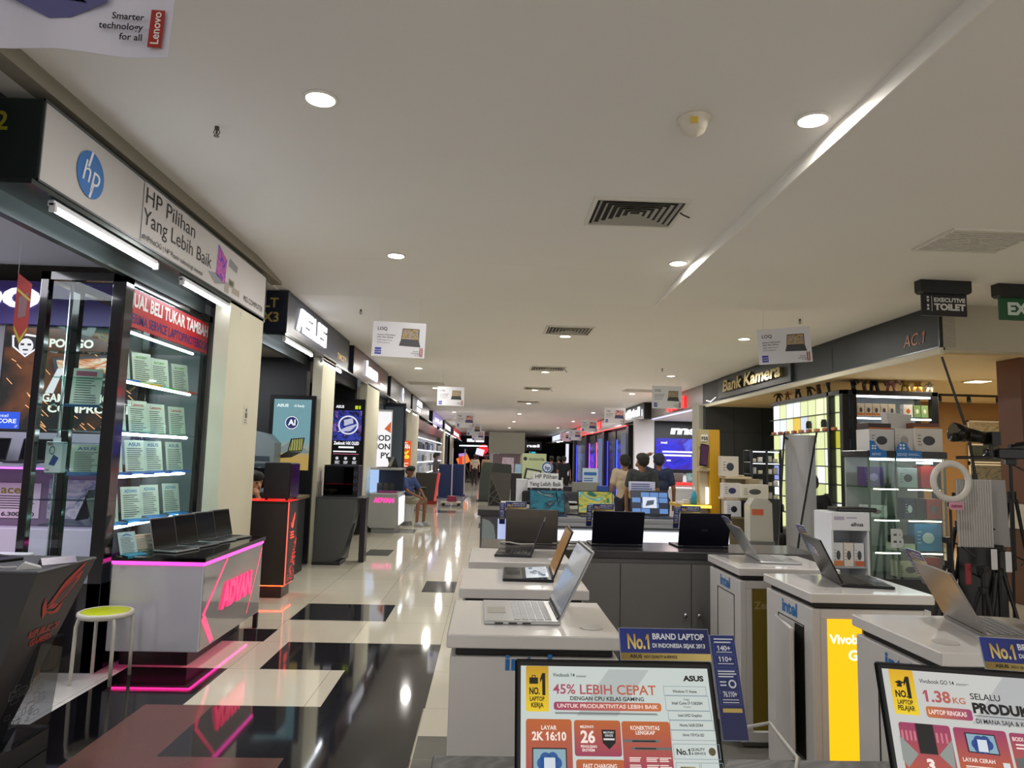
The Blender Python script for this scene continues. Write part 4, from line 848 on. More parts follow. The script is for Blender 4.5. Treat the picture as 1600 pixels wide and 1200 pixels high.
for i, x in enumerate((-.14, -.0, .12)):
    q = T('tablet', 'dark tablet standing inside the white rounded counter, %s along' % ORD[i], 'tablet', (-2.12 + x, 14.75, .81), 10, 'tablets inside the white rounded counter'); MB().box(-.05, .05, 0, .008, 0, .2, Matrix.Rotation(R(-15), 4, 'X')).build('body', M('#14151a', .15), q); MB().box(-.04, .04, .02, .1, 0, .01).build('stand', M('#c9c9cf', .3), q)
q = T('tray', 'magenta tray of small devices on the white rounded counter', 'tray', (-2.1, 14.65, .81)); rb(-.18, .22, -.06, .04, 0, .03).build('body', M('#a02a7a', .3), q); rb(-.15, .19, -.05, .03, .03, .04).build('liner', M('#d070b8', .3), q)
laptop('open black laptop on the white rounded counter upper shelf', (-2.2, 14.85, 1.32), -70, .34, .24, 20, '#1b1c20', rich=False)
laptop('second open laptop on the white rounded counter upper shelf, facing away', (-1.95, 15.3, 1.32), 130, .34, .24, 20, '#2b2c30', rich=False)
person('seated man in a blue T-shirt and khaki shorts on a stool beside the white counter', (-1.86, 16.3, 0), 60, sit(.5, wrl=(-.1, -.42, .66), hal=(-.06, -.47, .62), wrr=(.08, -.42, .66), har=(.05, -.48, .62), elr=(.25, -.2, .78), ell=(-.25, -.2, .78), look=(-.2, -1, -.1)), skin='#7d5238', shirt='#31467a', legs='#8d8670', shoe='#9ea1a8', shorts=True, face=True, vox=.014)
t = T('office_stool', 'white drum stool under the man in the blue T-shirt', 'stool', (-1.86, 16.3, 0)); MB().cyl((0, 0, .1), (0, 0, .5), .17, n=20).build('body', M('#c9cacc', .3), t); MB().cyl((0, 0, 0), (0, 0, .1), .14, n=20).build('base', M('#7d7e82', .4), t)
# glass doors and panels of the next bays
t = T('advert_board', 'tall white lit panel with dark letters beside the maroon-signed shop door', 'panel', (-2.83, 18.2, 0)); rb(-.3, .3, 0, .05, 0, 2.75).build('body', M('#cfcfd2', .4), t); MB().plate(-.28, .28, .9, 2.7, -.003).build('backlit_print', L('#f2f0f2', .95), t)
MB().text('MOD', .27, 1.95, .14, -.006, 'r', bold=.03).text('ION', .27, 1.73, .14, -.006, 'r', bold=.03).text('PY', .27, 1.5, .14, -.006, 'r', bold=.03).build('lettering', M('#2b2b30', .5), t); MB().poly([(.1, 2.25), (.27, 2.15), (.27, 2.45)], -.006).build('orange_mark', L('#d86a3a', .8), t)
t = T('glass_door', 'blue grey glass shop door under the grey round-logo sign', 'door', (-2.52, 18.45, 0), 0); rb(-.3, .3, .0, .05, 0, 2.95).build('frame', M('#2d323c', .3, .5), t); MB().plate(-.24, .24, .1, 2.85, -.003).build('pane', M('#59636f', .08), t)
t = T('sale_banner', 'orange banner with a large yellow percent figure at the farther shop front', 'banner', (-2.5, 20.2, 0)); rb(-.23, .26, 0, .02, 1.2, 2.0).build('sheet', L('#e2581c', .85), t); MB().box(-.03, .0, .02, .04, 0, 1.2).build('pole', DARK, t); MB().box(-.2, .2, -.1, .15, 0, .03).build('foot', DARK, t)
MB().text('CICILAN', .22, 1.78, .09, -.004, 'r', width=.4, bold=.04).lines(-.2, .2, 1.94, 1.88, 2, .025, -.004).lines(-.2, .2, 1.36, 1.28, 3, .02, -.004).build('white_lettering', L('#fff0e6', 1.), t); MB().text('0%', .22, 1.5, .2, -.004, 'r', width=.42, bold=.05).build('yellow_lettering', L('#ffd23a', 1.), t)
t = T('bar_stool', 'black bar stool on a chrome post standing at the aisle edge', 'stool', (-1.98, 20.5, 0)); MB().cyl((0, 0, .6), (0, 0, .68), .2, n=20).build('seat', BLACK, t); MB().cyl((0, 0, .02), (0, 0, .6), .025).build('post', STEEL, t); MB().cyl((0, 0, 0), (0, 0, .03), .2, n=20).build('base', STEEL, t)
t = T('display_podium', 'dark slanted podium with a red side and foot beside the bar stool', 'podium', (-2.05, 23.5, 0), 0); MB().prism([(-.4, .1), (.25, .1), (.36, 1.02), (-.36, 1.02)], 0, .5).build('body', M('#33322e', .4), t); MB().prism([(.25, .1), (.3, .1), (.42, 1.02), (.36, 1.02)], 0, .5).build('red_side', L('#c03a34', .9), t); rb(-.3, .35, -.05, .5, 0, .1).build('red_foot', M('#8a1c1c', .4), t)

# phone accessory shop: lit shelves of hanging packs facing the aisle
t = T('shelf_unit', 'long lit white shelf wall of phone accessories far along the laptop shops', 'shelf', (-2.85, 31.2, 0), 90)
rb(-6.4, 6.4, 0, .1, 0, 2.9).build('back_panel', M('#c9ccd0', .4), t)
for z in (.9, 1.35, 1.8, 2.25): rb(-6.4, 6.4, -.3, 0, z, z + .03).build('shelf', M('#dfe2e4', .3), t); MB().box(-6.4, 6.4, -.3, -.285, z - .02, z).build('light_strip', L('#eef4ff', 5.), t)
rb(-6.4, 6.4, -.3, 0, 2.55, 2.9).build('header', M('#6a1f24', .4), t); rb(-6.4, 6.4, -.35, 0, 0, .8).build('cupboard', M('#5a6068', .4), t)
rnd = random.Random(4); cols = ['#e6e8ea', '#b9bdc4', '#5a5f68', '#8fa6c9', '#cfd6c9', '#3a3d44']
for zi, z in enumerate((.93, 1.38, 1.83)):
    for i in range(14):
        h_ = rnd.uniform(.2, .34); o = rb(-.2, .2, -.06, .06, 0, h_).build('accessory_box', M(cols[rnd.randrange(6)], .4), None); o.location = (-2.65, 25.3 + i * .9, z); o.rotation_euler = (0, 0, R(90)); tag(o, 'boxed phone accessory on the lit white shelf wall', 'box', 'phone accessories on the lit shelf wall')
person('shopper in a grey shirt and jeans standing by the accessory shelf wall', (-2.0, 26.5, 0), 100, stand(), skin='#7a5440', shirt='#4a4644', legs='#4f6276', vox=.02)
for i, (x, y) in enumerate([(-1.62, 27), (-1.2, 28.5)]):
    t = T('display_stand', 'navy cloth covered stand with a white edge, %s' % ['nearer of two at the aisle edge', 'farther of two at the aisle edge'][i], 'stand', (x, y, 0)); rb(-.28, .2, 0, .4, 0, 1.28, r=.02).build('body', M('#1c2c5a', .6), t); rb(.2, .24, 0, .4, 0, 1.9).build('edge_panel', M('#b9b4c6', .4), t); rb(-.3, .26, -.03, .43, 0, .06).build('plinth', M('#26386e', .5), t)
t = T('shopping_trolley', 'low pale hand trolley on the aisle floor before the navy stands', 'trolley', (-1.2, 22.8, 0)); rb(-.3, .35, -.2, .2, .1, .14).build('deck', M('#b9b2a6', .4), t); MB().tube([(.35, 0, .12), (.5, 0, .3), (.52, 0, .34)], .02).build('handle', M('#6a78a8', .4), t)
for x in (-.22, .27):
    for y in (-.15, .15): MB().cyl((x, y - .02, .05), (x, y + .02, .05), .05).build('wheel', BLACK, t)
rb(-.1, .2, -.12, .12, .14, .32).build('crate', M('#8a2a4a', .4), t)

# the far end
person('shopper in a beige shirt with a crossbody strap walking far down the aisle', (-.75, 38, 0), 180, stand(knl=(-.1, -.05, .49), anl=(-.1, .1, .12)), skin='#9a6c50', shirt='#c9b8a0', legs='#2a2224', vox=.02, bag='#2b2422')
person('shopper in a light brown shirt beside the one with the strap, far away', (-.15, 39, 0), 190, stand(), skin='#9a6c50', shirt='#9a7660', legs='#15151a', vox=.02)
def far_sign(name, label, x, y, z0, z1, w_, mat, txt=None, tc=None, rz=0, stand_=True, ry=0):
    t = T(name, label, 'sign', (x, y, 0 if stand_ else z0), rz, None, 0, ry); b = z0 if stand_ else 0
    rb(-w_ / 2, w_ / 2, 0, .08, b, b + z1 - z0).build('panel', mat, t)
    if stand_: MB().box(-.04, .04, .08, .14, 0, z0 + .1).box(-.25, .25, -.1, .2, 0, .04).build('post', DARK, t)
    if txt: MB().text(txt, 0, b + (z1 - z0) * .35, (z1 - z0) * .35, -.01, 'c', width=w_ * .8, bold=.04).build('lettering', tc or WL, t)
    return t
far_sign('display_board', 'white tilted board at the far aisle end above an orange board', -1.05, 44, 1.75, 2.15, .5, L('#e8e4f2', .95), ry=14)
far_sign('display_board', 'orange tilted board at the far aisle end', -.95, 43.5, 1.25, 1.75, .75, L('#f07a1c', .95), ry=-25)
far_sign('display_board', 'lilac board beside the orange one at the far aisle end', -1.4, 43.8, 1.35, 1.8, .5, L('#b98ad8', .9), ry=-8)
far_sign('display_board', 'blue board with white marks at the far aisle end', .35, 44, 1.5, 2.05, .7, L('#2a4a8a', .9), 'SQ')
far_sign('display_board', 'red narrow board on the aisle floor far away', -1.55, 38.5, .5, 1.6, .18, L('#d02a2a', 1.))
for i, (x, txt, m, z) in enumerate([(-1.3, 'vivo', L('#f4f4fa', 1.4), 2.75), (1.0, 'SONY', L('#f4f4fa', 1.4), 2.72)]):
    t = T('shop_sign', 'black sign with white letters on the far end wall, %s' % ['above the white tilted board', 'above the blue board'][i], 'sign', (x, 65.8, z)); rb(-1.1, 1.1, 0, .2, 0, .7).build('panel', M('#15161c', .4), t); MB().plate(-.8, -.1, .22, .5, -.01).plate(.0, .8, .22, .5, -.01).build('lettering', m, t)
t = T('shop_sign', 'round red glowing sign on the far end wall', 'sign', (-.55, 65.9, 2.0)); MB().cyl((0, 0, .3), (0, .1, .3), .45, n=28).build('disc', L('#e01c28', 1.3), t); MB().box(-.5, .5, -.02, .08, -.35, -.2).build('base', L('#a01a20', .9), t)
t = T('tube_lamp', 'long white tube lamp on the dark end wall of the aisle', 'tube lamp', (-1.6, 65.93, 2.55)); rb(-1.2, 1.4, 0, .06, 0, .1).build('housing', WHITE, t); MB().box(-1.2, 1.4, -.03, 0, .01, .09).build('tube', L('#f4f6ff', 4.), t)
# ------------------------------------------------------------------ white laptop stands
def stand_box(label, x0, y0, kind, w=.6, d=.57, door=0., letter=None, lit='off'):
    t = T('display_stand', label, 'stand', (x0, y0, 0), 0)
    SW = M('#e2dfde', .22, 0, .02, 2, .35)
    if kind == 'right':                                            # open box with a recessed, lit front
        rb(.012, .05, .012, d - .012, .03, .925, r=.004).build('side_panel', SW, t); rb(w - .05, w - .012, .012, d - .012, .03, .925, r=.004).build('side_panel', SW, t)
        rb(.05, w - .05, d - .05, d - .012, .03, .925).build('back_panel', SW, t); rb(.05, w - .05, .012, d - .05, .88, .925).build('header', SW, t); rb(.05, w - .05, .012, d - .05, .03, .09).build('bottom_panel', SW, t)
        ye = L('#ffb40a', 1.25) if lit == 'on' else M('#8a7620', .4)
        rb(.085, .26, .03, d - .06, .09, .88).build('light_panel', ye, t); rb(.05, .085, .012, .05, .09, .88).build('front_stile', SW, t)
        rb(.26, w - .05, .36, .38, .09, .88).build('niche_back', M('#8a6f22', .35, .3), t); rb(w - .075, w - .05, .02, .36, .09, .88).build('niche_side', L('#e8b838', .9) if lit == 'on' else M('#a8902c', .4), t)
        MB().box(.26, w - .08, .3, .32, .86, .878).build('niche_lamp', L('#ffd070', 4. if lit == 'on' else .6), t)
        if letter: MB().text(letter[0], .1, .765, .04, .027, bold=.03).text(letter[1], .19, .69, .045, .027, bold=.03).build('front_lettering', L('#fff6d8', 1.3) if lit == 'on' else M('#b9a86a', .4), t)
        MB().text('intel', 0, 0, .062, 0, width=.175, bold=.03).build('side_lettering', M('#2f78c0', .4), t, loc=(.0105, .35, .85), rot=(0, 0, R(-90)))
        g = MB(); g.box(.0085, .012, .1, .4, .2, .2 + .004).box(.0085, .012, .1, .4, .826, .83).box(.0085, .012, .396, .4, .2, .83).box(.0085, .012, .1, .104, .2, .83); g.build('door_seam', M('#3a3836', .6), t)
        if door:
            rb(.008, .012, .1, .2, .21, .82, r=.001).build('door_gap', M('#0a0a0a', .8), t)
            rb(-.018, 0, -.3, 0, 0, .61, r=.003).build('side_door', SW, t, loc=(.01, .4, .205), rot=(0, 0, R(-door)))
    else:
        rb(.012, w - .012, .012, d - .012, .03, .925, r=.004).build('body', SW, t)
        MB().text('intel', .2, .885, .05, .0105, width=.16, bold=.035).build('front_lettering', M('#2f78c0', .4), t)
    rb(.03, w - .03, .03, d - .03, 0, .03).build('plinth', M('#6f6b68', .4), t)
    rb(.03, w - .03, .03, d - .03, .925, .955).build('groove', M('#0c0b0d', .5), t)
    rb(0, w, 0, d, .955, 1.0, r=.004).build('top', M('#e6e3e1', .12, 0, 0, 8, .5), t)
    MB().lathe([(.03, 0), (.042, 0), (.042, .003), (.03, .003)], 24, (w - .09 if kind == 'left' else .1, .13, 1.0)).build('cable_ring', M('#bdb9b5', .3), t)
    return t
stand_box('white laptop stand carrying the silver laptop, nearest of the aisle side three', -.125, 2.44, 'left')
stand_box('white laptop stand carrying the laptop with a second screen', -.12, 3.28, 'left')
stand_box('white laptop stand carrying the small dark laptop, before the grey counter', -.1, 4.11, 'left', d=.6)
stand_box('white stand with a blue side logo and a dull yellow front, by the grey counter', 1.46, 4.08, 'right', letter=('Zenbook', 'UX'))
stand_box('white stand with a glowing orange front panel and its side door ajar', 1.535, 3.33, 'right', door=9, letter=('Vivobook', 'Go'), lit='on')
stand_box('white stand with a blue side logo under the grey lidded laptop, nearest the frame edge', 1.5, 2.32, 'right', letter=('Vivobook', 'S'))
PAINTED_REFL = ART(['#20242c', '#c9ccd0', '#3a4250', '#8a90a0', '#e6e6ea', '#23262e'], 5, 6, .55, .05, 'wave', (0, .5, 0))  # glowing streaks painted in place of reflections on the screen
l = laptop('open silver laptop with reflection streaks painted on its screen on the nearest aisle side stand', (.135, 2.775, 1.0), -89, .37, .28, 26, '#cfd0d2', PAINTED_REFL, '#c3c4c7')
relid(l, 1.14)
SW2 = MB(); [SW2.box(.186, .187, -.1 + i * .05, -.07 + i * .05, .004, .009) for i in range(3)]; SW2.build('port', M('#222222', .4), l)
l = laptop('dark laptop with a bright second screen above its keyboard on the middle aisle side stand', (.215, 3.65, 1.0), -92, .36, .25, 22, '#26272a', ART(['#2a1a10', '#c98a3a', '#5a3418', '#e0b070', '#1a1210'], 2.5, 5, .7, .1, 'wave', (0, .3, 0)))
relid(l, 1.06)
s2 = MB().add([(-.165, -.01, .017), (.165, -.01, .017), (.165, .1, .024), (-.165, .1, .024)], [(0, 1, 2, 3)]).build('second_screen', L('#c9d0d8', .75), l)
a = MB(); rnd = random.Random(2)
for i in range(7):
    x, y = rnd.uniform(-.15, .1), rnd.uniform(0, .07); a.add([(x, y, .0205 + y * .064), (x + .05, y, .0205 + y * .064), (x + .05, y + .02, .0218 + y * .064), (x, y + .02, .0218 + y * .064)], [(0, 1, 2, 3)])
a.build('screen_window', L('#5a6f8a', .6), s2)
laptop('small dark laptop with a violet screen on the aisle side stand before the grey counter', (.18, 4.47, 1.0), -96, .33, .23, 20, '#2b2c30', ART(['#2a3a6a', '#8a6a8a', '#1a2040', '#c09a8a'], 2, 4, .5, .1, 'noise'))
lapA = laptop('silver lidded laptop turned to the camera shop on the dull yellow stand', (1.8, 4.42, 1.0), 84, .35, .25, 32, '#a9aaab', M('#16181c', .15), '#8f9092', mark=None)
lapB = l = laptop('black laptop with a blue sticker turned to the camera shop on the orange fronted stand', (1.93, 3.66, 1.0), 80, .36, .25, 26, '#1e1f21', M('#16181c', .15), mark=None)
lid = [c for c in l.children if c.name.startswith('lid')][0]
k = MB().plate(.02, .14, .13, .19, 0, .006); k.v = [(x, .0048, z) for x, y, z in k.v]; k.f = [f[::-1] for f in k.f]; k.build('spec_sticker', ART(['#23305a', '#5a6a9a', '#2a3a6a'], 4, 3, 0, .3, 'noise'), lid)
k = MB().disc(.02, .15, .026, 0); k.v = [(x, .0052, z) for x, y, z in k.v]; k.f = [f[::-1] for f in k.f]; k.build('round_sticker', M('#c9ccd8', .3), lid)
k = MB().ring(.02, .15, .012, .02, 0); k.v = [(x, .0054, z) for x, y, z in k.v]; k.f = [f[::-1] for f in k.f]; k.build('sticker_mark', M('#8a2a3a', .3), lid)
lapC = laptop('grey lidded laptop turned away on the nearest stand by the frame edge', (1.96, 2.66, 1.0), 78, .36, .27, 28, '#8f8b86', M('#16181c', .15), '#77777a', mark='ASUS', mcol='#a09a92')

def topper(label, loc, rz, lean=0, s=1., side='r', detail=True):
    """printed sign clipped on a laptop lid"""
    t = T('brand_sign', label, 'sign', loc, rz, None, -lean)
    BLUE = G2('#1a2f8a', '#0f1c5c', 0, 0, .35)
    rb(-.075 * s, .075 * s, 0, .003, 0, .052 * s, r=.0006).build('board', M('#b9c0d0', .35), t)
    MB().plate(-.074 * s, .074 * s, .0125 * s, .051 * s, -.001).build('blue_print', BLUE, t); MB().plate(-.074 * s, .074 * s, .001, .0122 * s, -.001).build('gold_strip', G2('#8a6f2a', '#e0c878', 0, 0, .3), t)
    MB().text('No.1', -.062 * s, .019 * s, .022 * s, -.002, width=.036 * s, bold=.03).build('gold_lettering', G2('#f2dc8a', '#b8923a', 2, 0, .3), t)
    MB().text('BRAND LAPTOP', -.02 * s, .034 * s, .009 * s, -.002, width=.086 * s, bold=.03).text('DI INDONESIA SEJAK 2013', -.021 * s, .021 * s, .0062 * s, -.002, width=.087 * s, bold=.03).build('lettering', M('#e8eaf2', .4), t)
    MB().text('ASUS', -.06 * s, .0045 * s, .005 * s, -.002, width=.02 * s, bold=.03).text('NO.1 QUALITY & SERVICE', -.036 * s, .0045 * s, .004 * s, -.002, width=.054 * s, bold=.02).build('black_lettering', M('#2a2410', .4), t)
    x0, x1 = (.076 * s, .118 * s) if side == 'r' else (-.118 * s, -.076 * s)
    rb(x0, x1, .0, .003, -.115 * s, .043 * s, r=.0006).build('side_board', M('#9aa0b8', .35), t); MB().plate(x0 + .001, x1 - .001, -.114 * s, .042 * s, -.001).build('side_print', G2('#101a52', '#1a2a74', 2, 0, .35), t)
    if detail:
        c = (x0 + x1) / 2; a = MB()
        a.lines(x0 + .006 * s, x1 - .004 * s, .036 * s, .031 * s, 2, .002 * s, -.002, .2)
        for z, q in ((.018, '140+'), (.001, '110+'), (-.052, '76.110+')): a.text(q, c, z * s, .0075 * s, -.002, 'c', width=.022 * s, bold=.03)
        for z in (.015, -.003, -.057, -.061): a.plate(x0 + .008 * s, x1 - .008 * s, z * s, z * s + .0012 * s, -.002)
        a.lines(x0 + .006 * s, x1 - .006 * s, -.014 * s, -.022 * s, 3, .002 * s, -.002, .2); a.ring(c + .006 * s, -.033 * s, .004 * s, .0065 * s, -.002, 20).lines(c - .014 * s, c - .003 * s, -.03 * s, -.035 * s, 2, .002 * s, -.002, .1)
        a.build('side_lettering', M('#d8dcea', .4), t); MB().plate(x0 + .006 * s, x1 - .005 * s, -.075 * s, -.069 * s, -.002).build('side_gold_strip', M('#c8ac58', .35), t)
        f = MB()
        for (za, zb) in ((.012, .03), (-.008, .01), (-.047, -.012), (-.064, -.044)):
            for (p, q, u, v) in ((x0 + .004 * s, x1 - .004 * s, za * s, za * s + .0006), (x0 + .004 * s, x1 - .004 * s, zb * s, zb * s + .0006), (x0 + .004 * s, x0 + .004 * s + .0006, za * s, zb * s), (x1 - .004 * s - .0006, x1 - .004 * s, za * s, zb * s)): f.plate(p, q, u, v, -.0015)
        f.build('side_frame_line', M('#5a68a8', .4), t)
    MB().box(-.01 * s, .01 * s, .003, .006, -.012, .008).build('clip', M('#d0d4dc', .3), t)
    return t
def topper_on(label, l, u, side, lean, d, back=True, s=1., detail=True):
    """stand a printed sign on the lid edge of laptop l, u metres along the lid"""
    a = l.rotation_euler[2]; H = l['H'] * l.get('hk', 1.); le = R(lean)
    yl = d / 2 - .004 + math.sin(le) * H; p = l.matrix_basis @ Vector((u, yl, .016 + math.cos(le) * H))
    return topper(label, tuple(p), math.degrees(a) + (180 if back else 0), -lean if back else lean, s, side, detail)
topper_on('blue sign on the silver lidded laptop of the dull yellow stand', lapA, .1, 'l', 32, .25)
topper_on('blue and gold sign on the black stickered laptop of the orange fronted stand', lapB, .11, 'l', 26, .25)
topper_on('blue and gold sign on the grey lidded laptop by the frame edge', lapC, .11, 'l', 28, .27)

# ------------------------------------------------------------------ grey counter with laptops seen from behind
t = T('display_counter', 'long grey cupboard counter with a dark top across the laptop island', 'counter', (0, 4.85, 0))
rb(-.02, 2.3, .02, .5, .06, .93).build('body', M('#7b7a79', .5), t); rb(-.04, 2.32, -.005, .52, .93, .985, r=.006).build('top', M('#3a383b', .2), t); rb(.0, 2.28, .05, .48, 0, .06).build('plinth', M('#2b2a2b', .5), t)
for i, (a_, b_) in enumerate([(-.015, .43), (.435, .92), (.925, 1.41), (1.415, 1.9), (1.905, 2.29)]):
    dr = rb(a_, b_, .008, .02, .08, .9, r=.002).build('door', M('#6f6e6d', .45, 0, .02, 3), t)
    MB().cyl(((b_ - .04) if i % 2 == 0 else (a_ + .05), .008, .56), ((b_ - .04) if i % 2 == 0 else (a_ + .05), -.006, .56), .014).build('knob', STEEL, dr, True)
CL = [(.325, '#6c665f', 'grey lidded laptop seen from behind on the grey counter, warm light painted into its lid colour', None), (.938, '#0d1020', 'navy laptop seen from behind in the middle of the grey counter', None), (1.56, '#0d1020', 'navy laptop with a small maker mark seen from behind on the grey counter', 'ASUS')]  # the first lid's grey has the warm light on it painted in
for i, (x, c, lb, mk) in enumerate(CL):
    lc = laptop(lb, (x, 5.2, .985), 180 + (-2, 1, 2)[i], .372, .24, 14, c, L('#5a6a8a', .5), mark=mk, mcol='#4a5068', rich=False)
    topper_on('dark blue sign clipped to the lid of the %s' % ['warm grey laptop on the counter', 'middle navy laptop on the counter', 'marked navy laptop on the counter'][i], lc, .186 - .07, 'l', 14, .24)
MB_ = MB().tube([(.1, 5.12, .99), (.16, 5.06, 1.0), (.24, 5.03, .99), (.34, 5.06, .99)], .006, 6).build('power_cable', M('#b9b2aa', .4)); tag(MB_, 'pale cable lying on the grey counter beside the warm grey laptop', 'cable')
MB_ = MB().tube([(.5, 5.2, .99), (.58, 5.1, .995), (.66, 5.08, 1.0), (.72, 5.14, .99)], .005, 6).build('power_cable', BLACK); tag(MB_, 'black cable lying on the grey counter between the grey and navy laptops', 'cable')

# ------------------------------------------------------------------ rear counter of the island
t = T('display_counter', 'rear island counter with a glowing white front below three bright laptops', 'counter', (.9, 7.4, 0))
rb(-.55, 1.66, 0, .6, .05, .95).build('body', M('#b9bcc2', .4), t); rb(-.58, 1.68, -.03, .54, .95, .99).build('top', M('#8d9096', .2), t); rb(-.5, 1.6, .04, .5, 0, .05).build('plinth', DARK, t)
MB().box(-.5, 1.65, -.012, -.002, .45, .86).build('light_panel', L('#eef4ff', 1.25), t); rb(-.55, 1.66, -.02, 0, .88, .9).build('dark_strip', M('#3a3c42', .4), t)  # thin dark line above the lit panel
t = T('display_counter', 'dark topped side counter with a bluish lit arch panel at the island corner', 'counter', (.07, 7.3, 0))
rb(-.14, .22, 0, .5, .05, 1.0).build('body', M('#4a4b50', .35), t); rb(-.17, .25, -.03, .53, 1.0, 1.06).build('top', M('#2d2c2e', .3), t); rb(-.12, .2, .04, .48, 0, .05).build('plinth', DARK, t)
MB().plate(.04, .21, .3, .97, -.003).build('light_panel', G2('#b8c4e8', '#8fa6e0', 0, .9), t); MB().poly([(-.12, .3), (.02, .3), (.02, .8), (-.0, .9), (-.05, .95), (-.12, .97)], -.003).build('arch_panel', M('#8d9a9e', .4), t)
OCEAN = ART(['#041820', '#0c3a4c', '#1f7486', '#0a2b3a', '#9fc8c4'], 1.4, 1.2, .62, .1, 'noise')
GREENA = ART(['#0f4a4a', '#2a6a4a', '#b8a83a', '#3a8a86', '#d0e0c8'], 1.6, 1.6, .8, .1, 'noise')
laptop('open laptop with a deep blue seascape on its screen at the island rear counter', (.655, 7.62, .99), 0, .39, .25, 12, '#1f3a5a', OCEAN, rich=False)
laptop('open laptop with yellow and teal shapes on its screen at the island rear counter', (1.19, 7.62, .99), 0, .39, .25, 12, '#24282c', GREENA, rich=False)
l = laptop('open laptop showing tiles of blue product pictures at the island rear counter', (1.79, 7.62, .99), -2, .42, .25, 14, '#2d3846', L('#1b2634', .7), rich=False)
scr = [c for c in l.children if c.name.startswith('screen')][0]
a = MB(); b = MB(); rnd = random.Random(8)
for i in range(4):
    for j in range(4):
        x0, z0 = -.195 + i * .1, .02 + j * .06
        (a if rnd.random() < .6 else b).plate(x0, x0 + .092, z0, z0 + .053, -.006)
a.build('blue_tile', L('#5f8ac8', .85), scr); b.build('dark_tile', L('#20304a', .6), scr); MB().plate(-.08, .075, .08, .2, -.007).build('white_tile', L('#d8e0ee', .9), scr); MB().poly([(-.05, .1), (.04, .12), (.05, .17), (-.03, .16)], -.008).build('printed_laptop', L('#4a5a70', .7), scr)
laptop('dark laptop standing half turned between the blue and yellow screens', (.98, 7.86, .99), 65, .36, .24, 14, '#1c1d22', rich=False)
t = T('price_sign', 'pale violet price sign above the laptop with blue picture tiles', 'sign', (1.72, 7.83, .99)); MB().box(-.01, .01, .01, .02, 0, .3).build('stem', STEEL, t); rb(-.15, .15, 0, .008, .27, .38).build('board', M('#c3c6e0', .4), t); MB().lines(-.12, .12, .35, .3, 3, .01, -.002, .2).build('lettering', M('#3a4a90', .4), t)

# printer corner of the island
t = T('display_counter', 'pale counter with printers behind the blue and yellow laptop screens', 'counter', (.75, 8.5, 0)); rb(-.55, .75, 0, .6, .05, 1.0).build('body', M('#9a9a96', .5), t); rb(-.58, .78, -.03, .62, 1.0, 1.04).build('top', M('#c9c8c2', .3), t); rb(-.5, .7, .05, .55, 0, .05).build('plinth', DARK, t)
for i, (x, w_) in enumerate(((.6, .36), (.98, .3))):
    t = T('printer', 'printer on the pale island counter, %s' % ['black flat one before the slogan board', 'dark one with a white front beside the first'][i], 'printer', (x, 8.75, 1.04)); rb(-w_ / 2, w_ / 2, -.15, .15, 0, .16, r=.02).build('body', M(['#1b1c1f', '#3a3b40'][i], .4), t); MB().prism([(-w_ / 2 + .03, .16), (w_ / 2 - .03, .16), (w_ / 2 - .06, .22), (-w_ / 2 + .06, .22)], .02, .14).build('paper_feed', M('#2a2b2f', .4), t); rb(-w_ / 3, w_ / 3, -.25, -.14, .03, .05).build('paper_tray', M(['#2f3034', '#d0d2d4'][i], .4), t)
t = T('slogan_board', 'white slogan board with a round blue logo standing over the printers', 'sign', (.72, 8.62, 1.04))
MB().box(-.2, -.18, .01, .03, 0, .33).box(.18, .2, .01, .03, 0, .33).build('stand', STEEL, t)
MB().prism([(-.24, .2), (.2, .2), (.19, .3), (.14, .3), (.14, .38), (-.16, .38), (-.16, .3), (-.23, .3)], 0, .01).build('board', M('#e3e6e8', .4), t); MB().cyl((.0, .01, .45), (.0, 0, .45), .07, n=28).build('round_logo', M('#dfe6ee', .4), t); MB().ring(0, .45, .05, .065, -.002, 28).text('hp', 0, .425, .045, -.003, 'c', bold=.03, shear=.2).build('logo_lettering', M('#1f4f9a', .4), t)
MB().text('HP Pilihan', -.01, .315, .05, -.002, 'c', width=.27, bold=.01).text('Yang Lebih Baik', -.02, .225, .05, -.002, 'c', width=.39, bold=.01).build('lettering', INK, t)
t = T('product_poster', 'pale green poster with a printed tablet behind the slogan board', 'poster', (.66, 9.25, 0)); rb(-.22, .1, 0, .02, .6, 1.66).build('board', M('#c3cfa0', .5), t); MB().text('motorola', -.13, 1.57, .04, -.002, width=.2, bold=.01).build('lettering', M('#3a4a2a', .5), t); MB().disc(-.18, 1.59, .025, -.002).build('round_mark', M('#20301c', .4), t)
MB().poly([(-.2, 1.32), (.0, 1.28), (.04, 1.44), (-.17, 1.47)], -.003).build('printed_tablet', M('#24301f', .4), t); MB().poly([(-.17, 1.34), (-.01, 1.31), (.02, 1.42), (-.15, 1.445)], -.004).build('printed_screen', M('#d8e0c8', .4), t); MB().box(-.18, -.14, .02, .06, 0, .7).box(.04, .08, .02, .06, 0, .7).build('leg', DARK, t)
t = T('monitor', 'grey screen seen from behind on the pale island counter', 'monitor', (1.22, 8.7, 1.04)); rb(-.18, .16, 0, .02, .06, .28).build('screen', M('#8a8880', .4), t); MB().box(-.03, .03, .0, .03, 0, .1).box(-.08, .08, -.04, .06, 0, .008).build('stand', STEEL, t)
t = T('promo_sign', 'small white and blue promotion sign on the pale island counter', 'sign', (1.3, 8.95, 1.04)); rb(-.1, .1, 0, .01, .18, .45).build('board', M('#c9dbe6', .4), t); MB().plate(-.08, .08, .36, .4, -.002).lines(-.08, .08, .32, .24, 4, .012, -.002).build('lettering', M('#2a6ab0', .4), t); MB().box(-.08, .08, 0, .06, 0, .18).build('stand', M('#e0e2e4', .3), t)
